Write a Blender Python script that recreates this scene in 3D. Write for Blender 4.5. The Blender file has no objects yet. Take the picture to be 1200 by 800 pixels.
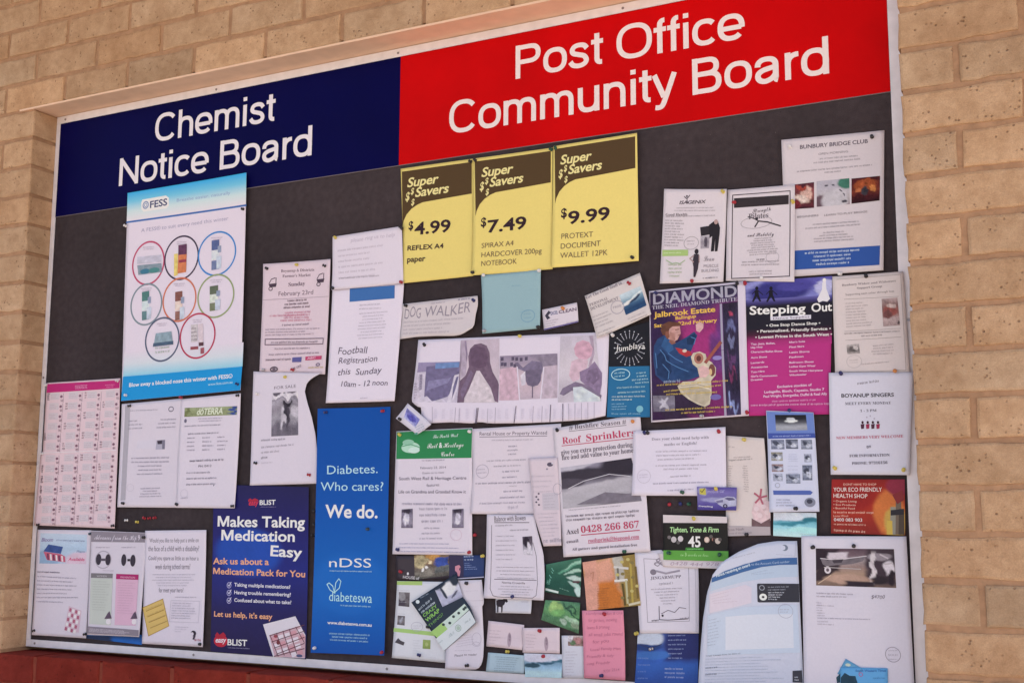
import bpy, bmesh, math, random
import numpy as np
from mathutils import Matrix, Vector
from mathutils.geometry import tessellate_polygon

SC = bpy.context.scene
COL = SC.collection
ZB = 2.72                      # height of the top edge of the pin board above the pavement; board face is the plane y = 0

# ------------------------------------------------------------------ camera, sky, sun, exposure
cam = bpy.data.cameras.new('camera')
cam.sensor_width = 36.0
cam.lens = 36.0 * 1416.66 / 1200.0
cam.clip_start, cam.clip_end = 0.05, 400.0
cam_ob = bpy.data.objects.new('camera', cam)
right = Vector((0.889424, 0.457065, 0.004137)); fwd = Vector((-0.452952, 0.880133, 0.142126)); up = Vector((0.061319, -0.128284, 0.989840))
cam_ob.matrix_world = Matrix(((right.x, up.x, -fwd.x, 2.7930), (right.y, up.y, -fwd.y, -2.4798), (right.z, up.z, -fwd.z, ZB - 1.1488), (0, 0, 0, 1)))
COL.objects.link(cam_ob)
SC.camera = cam_ob

SUN_EL, SUN_AZ = math.radians(50), math.radians(78)   # the sun stands behind the building: the board is in open shade
world = bpy.data.worlds.new('World'); SC.world = world; world.use_nodes = True
nt = world.node_tree
sky = nt.nodes.new('ShaderNodeTexSky'); sky.sky_type = 'NISHITA'; sky.sun_disc = False
sky.sun_elevation = SUN_EL; sky.sun_rotation = SUN_AZ; sky.air_density = 1.0; sky.dust_density = 3.0; sky.ozone_density = 0.6
bg = nt.nodes['Background']; bg.inputs[1].default_value = 0.15
nt.links.new(sky.outputs[0], bg.inputs[0])
sun = bpy.data.lights.new('sun', 'SUN'); sun.energy = 5.0; sun.angle = math.radians(0.6); sun.color = (1.0, 0.93, 0.84)
sun_ob = bpy.data.objects.new('sun', sun); COL.objects.link(sun_ob)
sd = Vector((math.sin(SUN_AZ) * math.cos(SUN_EL), math.cos(SUN_AZ) * math.cos(SUN_EL), math.sin(SUN_EL)))
sun_ob.rotation_euler = (-sd).to_track_quat('-Z', 'Y').to_euler()
sun_ob.location = (3, 6, 8)
SC.view_settings.view_transform = 'Standard'; SC.view_settings.look = 'None'
SC.view_settings.exposure = 1.02; SC.view_settings.gamma = 1.0; SC.view_settings.use_curve_mapping = False

# ------------------------------------------------------------------ helpers
rng = np.random.default_rng(7)
random.seed(7)

def lin(h):
    o = []
    for i, k in ((0, 1.21), (2, 1.31), (4, 1.33)):
        c = int(h[i:i+2], 16) / 255
        o.append(min((c / 12.92 if c <= .04045 else ((c + .055) / 1.055) ** 2.4) * k, .84))
    return tuple(o)

def nodes(m):
    m.use_nodes = True
    t = m.node_tree
    return t, t.nodes['Principled BSDF']

def ink_material(name, rough, spec, bump):
    "printed paper: the colour is the print itself; a fine fibre noise and soft handling creases"
    m = bpy.data.materials.new(name); t, b = nodes(m)
    at = t.nodes.new('ShaderNodeAttribute'); at.attribute_name = 'Col'
    tc = t.nodes.new('ShaderNodeTexCoord')
    n1 = t.nodes.new('ShaderNodeTexNoise'); n1.inputs['Scale'].default_value = 260; n1.inputs['Detail'].default_value = 3
    n2 = t.nodes.new('ShaderNodeTexNoise'); n2.inputs['Scale'].default_value = 14; n2.inputs['Detail'].default_value = 4
    mx = t.nodes.new('ShaderNodeMix'); mx.data_type = 'RGBA'; mx.blend_type = 'MULTIPLY'; mx.inputs[0].default_value = 1.0
    cr = t.nodes.new('ShaderNodeValToRGB'); cr.color_ramp.elements[0].position = .25; cr.color_ramp.elements[1].position = .75
    cr.color_ramp.elements[0].color = (.965, .965, .965, 1); cr.color_ramp.elements[1].color = (1.015, 1.015, 1.015, 1)
    for n in (n1, n2): t.links.new(tc.outputs['Object'], n.inputs['Vector'])
    t.links.new(n1.outputs[0], cr.inputs[0]); t.links.new(at.outputs['Color'], mx.inputs[6]); t.links.new(cr.outputs[0], mx.inputs[7])
    t.links.new(mx.outputs[2], b.inputs['Base Color'])
    bp = t.nodes.new('ShaderNodeBump'); bp.inputs['Strength'].default_value = bump; bp.inputs['Distance'].default_value = .02
    t.links.new(n2.outputs[0], bp.inputs['Height']); t.links.new(bp.outputs[0], b.inputs['Normal'])
    b.inputs['Roughness'].default_value = rough; b.inputs['Specular IOR Level'].default_value = spec
    return m

INK = ink_material('uncoated_paper', .75, .15, .16)
GLOSS = ink_material('coated_paper', .45, .18, .08)

def simple_material(name, col, rough=.6, spec=.3, metal=0.0, noise=0.0, scale=60, bump=0.0, bscale=200):
    m = bpy.data.materials.new(name); t, b = nodes(m)
    b.inputs['Base Color'].default_value = (*col, 1); b.inputs['Roughness'].default_value = rough
    b.inputs['Specular IOR Level'].default_value = spec; b.inputs['Metallic'].default_value = metal
    tc = t.nodes.new('ShaderNodeTexCoord')
    if noise:
        n = t.nodes.new('ShaderNodeTexNoise'); n.inputs['Scale'].default_value = scale; n.inputs['Detail'].default_value = 5
        r = t.nodes.new('ShaderNodeValToRGB')
        r.color_ramp.elements[0].position = .3; r.color_ramp.elements[1].position = .7
        r.color_ramp.elements[0].color = (*[c * (1 - noise) for c in col], 1); r.color_ramp.elements[1].color = (*[min(c * (1 + noise), 1) for c in col], 1)
        t.links.new(tc.outputs['Object'], n.inputs['Vector']); t.links.new(n.outputs[0], r.inputs[0]); t.links.new(r.outputs[0], b.inputs['Base Color'])
    if bump:
        n = t.nodes.new('ShaderNodeTexNoise'); n.inputs['Scale'].default_value = bscale; n.inputs['Detail'].default_value = 4
        bp = t.nodes.new('ShaderNodeBump'); bp.inputs['Strength'].default_value = bump; bp.inputs['Distance'].default_value = .004
        t.links.new(tc.outputs['Object'], n.inputs['Vector']); t.links.new(n.outputs[0], bp.inputs['Height']); t.links.new(bp.outputs[0], b.inputs['Normal'])
    return m

def link(name, me, parent=None, smooth=False):
    o = bpy.data.objects.new(name, me); COL.objects.link(o)
    if parent: o.parent = parent
    if smooth: me.shade_smooth()
    return o

def tag(o, label, cat, group=None, kind=None):
    if label: o['label'] = label
    if cat: o['category'] = cat
    if group: o['group'] = group
    if kind: o['kind'] = kind

def mesh_of(name, verts, faces, mat, cols=None):
    me = bpy.data.meshes.new(name); me.from_pydata([tuple(v) for v in verts], [], faces)
    if cols is not None:
        a = me.color_attributes.new('Col', 'FLOAT_COLOR', 'POINT')
        c = np.ones((len(verts), 4), np.float32); c[:, :3] = np.asarray(cols, np.float32)
        a.data.foreach_set('color', c.ravel())
    me.materials.append(mat)
    return me

def box(vs, fs, x0, x1, y0, y1, z0, z1):
    n = len(vs)
    vs += [(x0, y0, z0), (x1, y0, z0), (x1, y1, z0), (x0, y1, z0), (x0, y0, z1), (x1, y0, z1), (x1, y1, z1), (x0, y1, z1)]
    fs += [(n, n+3, n+2, n+1), (n+4, n+5, n+6, n+7), (n, n+1, n+5, n+4), (n+1, n+2, n+6, n+5), (n+2, n+3, n+7, n+6), (n+3, n, n+4, n+7)]

# lettering: glyph outlines of the built-in font, flattened to a mesh
_glyphs = {}
def _styled(c, st):
    up_, lo_, di_ = {'s': (0x1D400, 0x1D41A, 0x1D7CE), 'c': (0x1D4D0, 0x1D4EA, 48)}[st]      # serif and script letters
    return chr(up_ + ord(c) - 65) if c.isupper() else chr(lo_ + ord(c) - 97) if c.islower() else chr(di_ + int(c))
AZ = 'ABCDEFGHIJKLMNOPQRSTUVWXYZabcdefghijklmnopqrstuvwxyz0123456789'
def load_glyphs():
    "every letter once, each on its own line and doubled ('aa') so that its advance can be read off"
    sets = [('r', AZ + "$.,:;!?'&@®#/-•✓ō()%+", 0.0), ('b', AZ + "$.,:;!?'&@®#/-•ō", .022),
            ('s', 'ABCDEFGHIJLMNOPRSTUVWYabcdefghijklmnopqrstuvwxy0123456789', 0.0), ('c', 'ACDGHLRSTWabcdefghiklmnoprstuvwy', 0.0)]
    for st, chars, bold in sets:
        cu = bpy.data.curves.new('lettering', 'FONT'); cu.size = 1.0; cu.resolution_u = 3; cu.space_line = 4.0; cu.offset = bold
        cu.body = '\n'.join((_styled(c, st) if st in 'sc' else c) * 2 for c in chars)
        ob = bpy.data.objects.new('lettering', cu); me = ob.to_mesh()
        n = len(me.vertices); co = np.empty(n * 3, np.float32); me.vertices.foreach_get('co', co); co = co.reshape(-1, 3).astype(float)
        row = np.round((.3 - co[:, 1]) / 4.0).astype(int)
        byrow = {}
        for p in me.polygons: f = tuple(p.vertices); byrow.setdefault(row[f[0]], []).append(f)
        for r, ch in enumerate(chars):
            idx = np.nonzero(row == r)[0]
            if not len(idx): continue
            x = co[idx, 0]; half = len(idx) // 2
            adv = float(x[half:].min() - x[:half].min()); first = idx[:half]
            if adv <= 0: first = idx[half:]; adv = -adv
            m = {int(v): i for i, v in enumerate(first)}
            v = co[first].copy(); v[:, 1] += 4.0 * r
            f = [tuple(m[i] for i in q) for q in byrow.get(r, []) if all(i in m for i in q)]
            _glyphs[(ch, st)] = (v, f, adv)
            if st == 'b' and ch == 'M':
                o_ = [(.06, 0), (.06, .714), (.235, .714), (.435, .24), (.635, .714), (.81, .714), (.81, 0), (.675, 0), (.675, .45), (.49, 0), (.38, 0), (.195, .45), (.195, 0)]
                v = np.array([(a_, b_, 0) for a_, b_ in o_]); f = [tuple(q_) for q_ in tessellate_polygon([[Vector(c_) for c_ in v]])]; adv = .87
                f = [q_ if (v[q_[1]][0]-v[q_[0]][0])*(v[q_[2]][1]-v[q_[0]][1]) > (v[q_[1]][1]-v[q_[0]][1])*(v[q_[2]][0]-v[q_[0]][0]) else q_[::-1] for q_ in f]
                _glyphs[(ch, st)] = (v, f, adv)
            if st in 'rb':                                       # the slanted hand and the slanted bold
                w = v.copy(); w[:, 0] += w[:, 1] * (.16 if st == 'r' else .2)
                _glyphs[(ch, 'h' if st == 'r' else 'i')] = (w, f, adv * (1 if st == 'r' else .96))
        ob.to_mesh_clear(); bpy.data.objects.remove(ob); bpy.data.curves.remove(cu)

def glyph_mesh(s, st):
    if not _glyphs: load_glyphs()
    V, F, x = [], [], 0.0
    n = 0
    for ch in s:
        g = _glyphs.get((ch, st)) or _glyphs.get((ch, 'b' if st == 'c' else 'r'))
        if g is None: x += .26; continue
        V.append(g[0] + (x, 0, 0)); F += [tuple(i + n for i in f) for f in g[1]]; n += len(g[0]); x += g[2]
    return (np.concatenate(V) if V else np.zeros((0, 3))), F

# ------------------------------------------------------------------ pavement
vs, fs = [], []
n = 24
for i in range(n + 1):
    for j in range(n + 1):
        vs.append((-60 + 120 * i / n, -100 + 120 * j / n, 0))
fs = [(i*(n+1)+j, (i+1)*(n+1)+j, (i+1)*(n+1)+j+1, i*(n+1)+j+1) for i in range(n) for j in range(n)]
pav = simple_material('concrete_paving', (.46, .38, .30), .85, .2, noise=.18, scale=3, bump=.3, bscale=60)
tag(link('pavement', mesh_of('pavement', vs, fs, pav)), None, None, kind='structure')

# ------------------------------------------------------------------ brick wall with a recess for the board
D = 0.088                                   # depth of the recess
XL, XR = -0.0164, 2.4235                    # reveals
ZT, ZS = 0.024, -1.5215                     # lintel soffit, sill (relative to ZB)
CR, MOD = 0.086, 0.2427                     # course height, brick module

def brick_material(name, c0, c1, c2, pit):
    m = bpy.data.materials.new(name); t, b = nodes(m)
    at = t.nodes.new('ShaderNodeAttribute'); at.attribute_name = 'Col'
    tc = t.nodes.new('ShaderNodeTexCoord')
    def noise(s, d, rough=.6):
        q = t.nodes.new('ShaderNodeTexNoise'); q.inputs['Scale'].default_value = s; q.inputs['Detail'].default_value = d; q.inputs['Roughness'].default_value = rough
        t.links.new(tc.outputs['Object'], q.inputs['Vector']); return q
    def ramp(src, stops):
        r = t.nodes.new('ShaderNodeValToRGB'); e = r.color_ramp.elements
        e[0].position, e[0].color = stops[0][0], (*stops[0][1], 1); e[1].position, e[1].color = stops[-1][0], (*stops[-1][1], 1)
        for p, c in stops[1:-1]: q = e.new(p); q.color = (*c, 1)
        t.links.new(src, r.inputs[0]); return r
    def mul(a, bb, mode='MULTIPLY', fac=1.0):
        q = t.nodes.new('ShaderNodeMix'); q.data_type = 'RGBA'; q.blend_type = mode; q.inputs[0].default_value = fac
        t.links.new(a, q.inputs[6]); t.links.new(bb, q.inputs[7]); return q.outputs[2]
    big = ramp(noise(9, 6).outputs[0], [(.3, c0), (.5, c1), (.72, c2)])
    grain = ramp(noise(420, 4, .7).outputs[0], [(.25, (.80, .78, .76)), (.75, (1.14, 1.14, 1.14))])
    blot = ramp(noise(38, 5, .65).outputs[0], [(.3, (.86, .82, .78)), (.62, (1.06, 1.06, 1.06))])
    vo = t.nodes.new('ShaderNodeTexVoronoi'); vo.inputs['Scale'].default_value = 95; vo.inputs['Randomness'].default_value = 1
    t.links.new(tc.outputs['Object'], vo.inputs['Vector'])
    gate = ramp(noise(30, 3).outputs[0], [(.5, (0, 0, 0)), (.62, (1, 1, 1))])
    spot = ramp(vo.outputs['Distance'], [(.10, (1, 1, 1)), (.26, (0, 0, 0))])
    pits = mul(spot.outputs[0], gate.outputs[0])
    c = mul(mul(mul(big.outputs[0], at.outputs['Color']), grain.outputs[0]), blot.outputs[0])
    dark = t.nodes.new('ShaderNodeMix'); dark.data_type = 'RGBA'; dark.inputs[7].default_value = (*pit, 1)
    mt = t.nodes.new('ShaderNodeMath'); mt.operation = 'MULTIPLY'; mt.inputs[1].default_value = .55
    t.links.new(pits, mt.inputs[0]); t.links.new(mt.outputs[0], dark.inputs[0]); t.links.new(c, dark.inputs[6])
    t.links.new(dark.outputs[2], b.inputs['Base Color'])
    b.inputs['Roughness'].default_value = .9; b.inputs['Specular IOR Level'].default_value = .12
    h = t.nodes.new('ShaderNodeMath'); h.operation = 'MULTIPLY_ADD'; h.inputs[1].default_value = -1.4
    t.links.new(pits, h.inputs[0]); t.links.new(noise(110, 8, .72).outputs[0], h.inputs[2])
    bp = t.nodes.new('ShaderNodeBump'); bp.inputs['Strength'].default_value = .8; bp.inputs['Distance'].default_value = .004
    t.links.new(h.outputs[0], bp.inputs['Height']); t.links.new(bp.outputs[0], b.inputs['Normal'])
    return m

def brick(V, F, C, x0, x1, z0, z1, y0, y1, tint):
    "one brick: worn arrises, slightly uneven edges; front at y0"
    nx, nz = max(3, int((x1 - x0) / .026)), 3
    n0 = len(V)
    rings = [(0.0, y1), (0.0, y0 + .006), (.0014, y0 + .0018), (.006, y0)]
    per = []
    for i in range(nx): per.append((i / nx, 0))
    for i in range(nz): per.append((1, i / nz))
    for i in range(nx): per.append((1 - i / nx, 1))
    for i in range(nz): per.append((0, 1 - i / nz))
    jit = rng.normal(0, .0009, (len(per), 2)); ph = rng.uniform(0, 6, 4)
    tilt = rng.normal(0, .0006, 2); dy = rng.normal(0, .0007)
    for k, (ins, y) in enumerate(rings):
        for i, (u, v) in enumerate(per):
            ju, jv = jit[i] if k else (0, 0)
            w = .0008 * math.sin(u * 7 + ph[0]) * (1 if v == 0 else -1) if k else 0
            x = x0 + u * (x1 - x0) + (ins if u == 0 else -ins if u == 1 else 0) + (ju if u in (0, 1) else 0)
            z = z0 + v * (z1 - z0) + (ins if v == 0 else -ins if v == 1 else 0) + ((jv + w) if v in (0, 1) else 0)
            V.append((x, y + (dy + tilt[0] * (u - .5) * 2 + tilt[1] * (v - .5) * 2 if k else 0), z + ZB)); C.append(tint)
    m = len(per)
    for k in range(3):
        for i in range(m):
            a, b = n0 + k*m + i, n0 + k*m + (i+1) % m
            F.append((a, b, b + m, a + m))
    F.append(tuple(n0 + 3*m + i for i in range(m)))

cream = brick_material('cream_brick', (.445, .278, .166), (.515, .34, .212), (.58, .395, .258), (.22, .10, .055))
red = brick_material('red_brick', (.19, .022, .015), (.24, .030, .020), (.28, .040, .027), (.10, .03, .02))
mortar_m = simple_material('mortar', (.40, .235, .14), .95, .1, noise=.15, scale=40, bump=.5, bscale=180)

wall = bpy.data.objects.new('brick_wall', None); COL.objects.link(wall); wall.location = (1.2, 0, 0)
tag(wall, 'cream brick wall with a red brick base and a recess holding the notice board', 'brick wall')
WX0, WX1 = -2.6, 5.4
def put(name, me):
    o = link(name, me); o.parent = wall; o.matrix_parent_inverse = wall.matrix_basis.inverted(); return o
wall.location = (0, 0, 0)

V, F, C = [], [], []; RV, RF, RC = [], [], []
for r in range(-33, 19):
    z0 = .024 + r * CR + .005; z1 = z0 + CR - .010
    isred = z1 < ZS
    if isred and z0 < -2.72: z0 = -2.72
    if z1 < -2.72 + .01: continue
    ph = (.102 if r % 2 == 0 else .2233)
    if isred: ph = -.004 if r % 2 == 0 else .117
    k0 = int((WX0 - ph) / MOD) - 1
    for k in range(k0, k0 + 40):
        a, b = ph + k * MOD + .0052, ph + (k + 1) * MOD - .0052
        if a < WX0 or b > WX1: continue
        segs = [(a, b)]
        if ZS - .02 < z0 and z1 < ZT + .012:              # courses beside the opening
            segs = []
            if abs(b - XL) < .03: b = XL
            if a < XL - .01: segs.append((a, min(b, XL)))
            if b > XR + .01: segs.append((max(a, XR), b))
            if a > XL - .01 and b < XR + .01: continue
        for p, q in segs:
            if q - p < .02: continue
            tv = rng.normal(1.0, .065); wv = rng.normal(0, .022)
            tint = (tv * (1 + wv), tv, tv * (1 - wv))
            if isred: brick(RV, RF, RC, p, q, z0, z1, -D, .03, tint)
            else: brick(V, F, C, p, q, z0, z1, -D, .03, tint)
put('cream_brickwork', mesh_of('cream_brickwork', V, F, cream, C))
put('red_brickwork', mesh_of('red_brickwork', RV, RF, red, RC))
vs, fs = [], []
mf = -D + .0045
box(vs, fs, WX0 + .02, XL - .004, mf, .12, -2.72 + ZB + .002, 1.62 + ZB)
box(vs, fs, XR + .004, WX1 - .02, mf, .12, -2.72 + ZB + .002, 1.62 + ZB)
box(vs, fs, XL - .004, XR + .004, mf, .12, ZT + .012 + ZB, 1.62 + ZB)
box(vs, fs, XL - .004, XR + .004, .0215, .119, ZS - .003 + ZB, ZT + .012 + ZB)
put('mortar_bed', mesh_of('mortar_bed', vs, fs, mortar_m))
vs, fs = [], []
box(vs, fs, WX0 + .02, WX1 - .02, mf - .0012, .118, -2.72 + ZB + .002, ZS - .012 + ZB)
put('red_mortar_bed', mesh_of('red_mortar_bed', vs, fs, simple_material('red_tinted_mortar', (.24, .055, .035), .95, .1, noise=.2, scale=40, bump=.5, bscale=180)))
vs, fs = [], []
box(vs, fs, XL - .06, XR + .06, -D - .0015, .02, ZT + ZB, ZT + .0055 + ZB)
lint = simple_material('painted_steel_lintel', (.80, .56, .41), .6, .2, noise=.06, scale=20, bump=.1, bscale=80)
put('lintel', mesh_of('lintel', vs, fs, lint))

vs, fs = [], []
shade_roof = bpy.data.objects.new('added_shade_roof', None); COL.objects.link(shade_roof); shade_roof.location = (1.2, 0, 0)  # unseen roof, added to cut the sky light on the upper wall
tag(shade_roof, 'unseen boarded roof added to keep sky light off the upper brick wall', 'added roof')
vm = simple_material('shade_roof_paint', (.42, .36, .30), .7, .2, noise=.08, scale=4)
for k in range(11):
    box(vs, fs, WX0, WX1, -.10 - .165 * (k + 1) + .004, -.10 - .165 * k, 4.02 + .002 * (k % 2), 4.05)
box(vs, fs, WX0 - .02, WX1 + .02, -1.99, -1.922, 3.90, 4.10)
me = mesh_of('shade_roof_boards', vs, fs, vm); o = link('shade_roof_boards', me, shade_roof); o.matrix_parent_inverse = Matrix.Translation((-1.2, 0, 0))

# ------------------------------------------------------------------ notice board: backing, frame, two header panels
board = bpy.data.objects.new('notice_board', None); COL.objects.link(board); board.location = (1.2, 0, ZB - 1.5)
tag(board, 'wide framed notice board with navy and red header panels above a charcoal pin surface', 'notice board')
def bpart(name, me, parent=board):
    o = link(name, me); o.parent = parent
    o.matrix_parent_inverse = Matrix.Translation(-board.location); return o
W_, HB, HS = 2.3912, -1.4988, -0.2838
felt = simple_material('charcoal_pin_fabric', (.051, .041, .046), .95, .1, noise=.14, scale=60, bump=.5, bscale=700)
t_ = felt.node_tree; b_ = t_.nodes['Principled BSDF']; src = b_.inputs['Base Color'].links[0].from_socket
tc_ = t_.nodes.new('ShaderNodeTexCoord')
for scale_, p0, p1, colr, fac in ((70, .035, .06, (.006, .005, .006), .8), (33, .018, .035, (.20, .17, .18), .5)):
    vo_ = t_.nodes.new('ShaderNodeTexVoronoi'); vo_.inputs['Scale'].default_value = scale_; t_.links.new(tc_.outputs['Object'], vo_.inputs['Vector'])
    rp = t_.nodes.new('ShaderNodeValToRGB'); rp.color_ramp.elements[0].position = p0; rp.color_ramp.elements[0].color = (fac, fac, fac, 1); rp.color_ramp.elements[1].position = p1; rp.color_ramp.elements[1].color = (0, 0, 0, 1)
    mx_ = t_.nodes.new('ShaderNodeMix'); mx_.data_type = 'RGBA'; mx_.inputs[7].default_value = (*colr, 1)
    t_.links.new(vo_.outputs['Distance'], rp.inputs[0]); t_.links.new(rp.outputs[0], mx_.inputs[0]); t_.links.new(src, mx_.inputs[6]); src = mx_.outputs[2]
nz = t_.nodes.new('ShaderNodeTexNoise'); nz.inputs['Scale'].default_value = 2.2; nz.inputs['Detail'].default_value = 6; t_.links.new(tc_.outputs['Object'], nz.inputs['Vector'])
rp = t_.nodes.new('ShaderNodeValToRGB'); rp.color_ramp.elements[0].position = .35; rp.color_ramp.elements[0].color = (.85, .85, .85, 1); rp.color_ramp.elements[1].position = .7; rp.color_ramp.elements[1].color = (1.35, 1.3, 1.3, 1)
mx_ = t_.nodes.new('ShaderNodeMix'); mx_.data_type = 'RGBA'; mx_.blend_type = 'MULTIPLY'; mx_.inputs[0].default_value = 1
t_.links.new(nz.outputs[0], rp.inputs[0]); t_.links.new(src, mx_.inputs[6]); t_.links.new(rp.outputs[0], mx_.inputs[7]); t_.links.new(mx_.outputs[2], b_.inputs['Base Color'])
vs, fs = [], []; box(vs, fs, XL + .002, XR - .002, .0, .018, HB - .016 + ZB, ZT - .002 + ZB)
bpart('pin_surface', mesh_of('pin_surface', vs, fs, felt))
alu = simple_material('anodised_aluminium', (.78, .75, .80), .45, .35, metal=.1, noise=.08, scale=30, bump=.05, bscale=90)
FT = .0036
frame_parts = [('frame_rail', XL + .001, XR - .001, .0008, ZT - .0015), ('frame_rail', XL + .001, XR - .001, HB - .0195, HB),
               ('frame_rail', XL + .001, .0004, HB + .0004, .0004), ('frame_rail', W_ + .0002, XR - .001, HB + .0004, .0004)]
for nme, x0, x1, z0, z1 in frame_parts:
    bm = bmesh.new()
    mv = [bm.verts.new(c) for c in [(x0, -FT, z0+ZB), (x1, -FT, z0+ZB), (x1, -.0002, z0+ZB), (x0, -.0002, z0+ZB), (x0, -FT, z1+ZB), (x1, -FT, z1+ZB), (x1, -.0002, z1+ZB), (x0, -.0002, z1+ZB)]]
    for f in [(0, 3, 2, 1), (4, 5, 6, 7), (0, 1, 5, 4), (1, 2, 6, 5), (2, 3, 7, 6), (3, 0, 4, 7)]: bm.faces.new([mv[i] for i in f])
    bmesh.ops.bevel(bm, geom=list(bm.edges), offset=.0007, segments=2, affect='EDGES')
    me = bpy.data.meshes.new(nme); bm.to_mesh(me); bm.free(); me.materials.append(alu); bpart(nme, me)
steel = simple_material('dull_screw', (.30, .28, .30), .4, .5, metal=.8)
def disc_mesh(name, cx, cz, r, y0, y1, mat):
    vs, fs = [], []
    m = 14
    for rr, y in ((r, y0), (r * .8, y1), (r * .25, y1 + .0003)):
        for i in range(m): vs.append((cx + rr * math.cos(2*math.pi*i/m), y, cz + ZB + rr * math.sin(2*math.pi*i/m)))
    for k in range(2):
        for i in range(m): a, b = k*m+i, k*m+(i+1) % m; fs.append((a, b, b+m, a+m))
    fs.append(tuple(2*m+i for i in range(m)))
    return mesh_of(name, vs, fs, mat)
for x, z in ((.02, .011), (.597, .0105), (1.19, .0105), (1.803, .0105), (.02, -1.5085), (.5974, -1.5085), (1.1901, -1.5085), (1.803, -1.5085), (2.37, -1.5085), (-.0075, -.76), (2.408, -.76)):
    bpart('screw', disc_mesh('screw', x, z, .0034, -FT + .0001, -FT - .0016, steel))

# sign lettering: grotesque letters drawn as strokes (cap height 1)
SW, XH = .150, .735
def _arc(cx, cy, rx, ry, a0, a1, n=22, p=2.4):
    o = []
    for i in range(n + 1):
        t = math.radians(a0 + (a1 - a0) * i / n); c, s_ = math.cos(t), math.sin(t)
        o.append((cx + rx * math.copysign(abs(c) ** (2 / p), c), cy + ry * math.copysign(abs(s_) ** (2 / p), s_)))
    return o
def _spline(pts, n=7):
    P = [pts[0]] + pts + [pts[-1]]; o = []
    for i in range(1, len(P) - 2):
        for k in range(n):
            t = k / n
            o.append(tuple(.5 * (2*P[i][a] + (P[i+1][a]-P[i-1][a])*t + (2*P[i-1][a]-5*P[i][a]+4*P[i+1][a]-P[i+2][a])*t*t + (3*P[i][a]-P[i-1][a]-3*P[i+1][a]+P[i+2][a])*t**3) for a in (0, 1)))
    return o + [pts[-1]]
H_ = SW / 2
GROT = {
 'C': (1.0, [_arc(.52, .5, .40, .5 - H_ + .012, 38, 322)]),
 'O': (1.083, [_arc(.54, .5, .44, .5 - H_ + .012, 0, 360, 44)]),
 'o': (.774, [_arc(.387, XH/2, .292, XH/2 - H_ + .012, 0, 360, 40)]),
 'c': (.696, [_arc(.375, XH/2, .28, XH/2 - H_ + .012, 42, 318)]),
 'e': (.774, [_arc(.385, XH/2, .29, XH/2 - H_ + .012, -6, 318, 36), [(.14, .345), (.66, .345)]]),
 'd': (.774, [_arc(.365, XH/2, .275, XH/2 - H_ + .012, 0, 360, 40), [(.635, 0), (.635, 1)]]),
 'a': (.774, [[(.13, .47)] + _arc(.365, .47, .235, .2 - .011, 168, 0, 18) + [(.60, .12)] + _arc(.69, .11, .09, .055, 180, 250, 6), _spline([(.60, .425), (.45, .40), (.28, .365), (.165, .30), (.135, .20), (.185, .105), (.30, .06), (.43, .085), (.53, .145), (.60, .24)])]),
 'h': (.774, [[(.14, 0), (.14, 1)], _arc(.385, .42, .245, XH - H_ - .42 + .01, 172, 0, 18) + [(.63, 0)]]),
 'n': (.774, [[(.14, 0), (.14, XH - .005)], _arc(.385, .42, .245, XH - H_ - .42 + .01, 172, 0, 18) + [(.63, 0)]]),
 'm': (1.16, [[(.14, 0), (.14, XH - .005)], _arc(.36, .44, .22, XH - H_ - .44 + .01, 172, 0, 16) + [(.58, 0)], _arc(.80, .44, .22, XH - H_ - .44 + .01, 172, 0, 16) + [(1.02, 0)]]),
 'u': (.774, [[(.635, 0.005), (.635, XH)], [(.14, XH)] + _arc(.385, .31, .245, .31 - H_ + .01, 180, 352, 18)]),
 'r': (.464, [[(.14, 0), (.14, XH - .005)], _arc(.40, .40, .26, XH - H_ - .40, 172, 88, 12)]),
 'i': (.309, [[(.155, 0), (.155, XH)], [(.155, .865), (.155, 1.0)]]),
 't': (.387, [[(.19, .92), (.19, .2)] + _arc(.325, .2, .135, .135, 180, 275, 10), [(.02, XH - .058), (.375, XH - .058)]]),
 'f': (.387, [[(.195, 0), (.195, .80)] + _arc(.325, .80, .13, .13, 180, 88, 10), [(.02, XH - .058), (.375, XH - .058)]]),
 's': (.696, [_spline([(.585, .535), (.50, .637), (.345, .668), (.20, .632), (.14, .53), (.19, .44), (.345, .385), (.50, .325), (.57, .205), (.51, .100), (.35, .058), (.175, .097), (.085, .21)])]),
 'y': (.696, [[(.065, XH), (.335, .085)], [(.635, XH), (.37, .02), (.325, -.09)] + _spline([(.325, -.09), (.27, -.17), (.19, -.195), (.09, -.185)])[1:]]),
 'N': (1.0, [[(.15, 0), (.15, 1)], [(.85, 0), (.85, 1)], [(.15, 1 - .06), (.85, .06)]]),
 'P': (.929, [[(.15, 0), (.15, 1)], [(.15, 1 - H_), (.52, 1 - H_)] + _arc(.52, .705, .27, 1 - H_ - .705, 90, -90, 18) + [(.15, .485)]]),
 'B': (.929, [[(.15, 0), (.15, 1)], [(.15, 1 - H_), (.50, 1 - H_)] + _arc(.50, .735, .235, 1 - H_ - .735, 90, -90, 16) + [(.15, .541)], [(.15, .541), (.53, .541)] + _arc(.53, .306, .265, .235, 90, -90, 18) + [(.15, H_)]]),
 ' ': (.36, [])}
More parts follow.
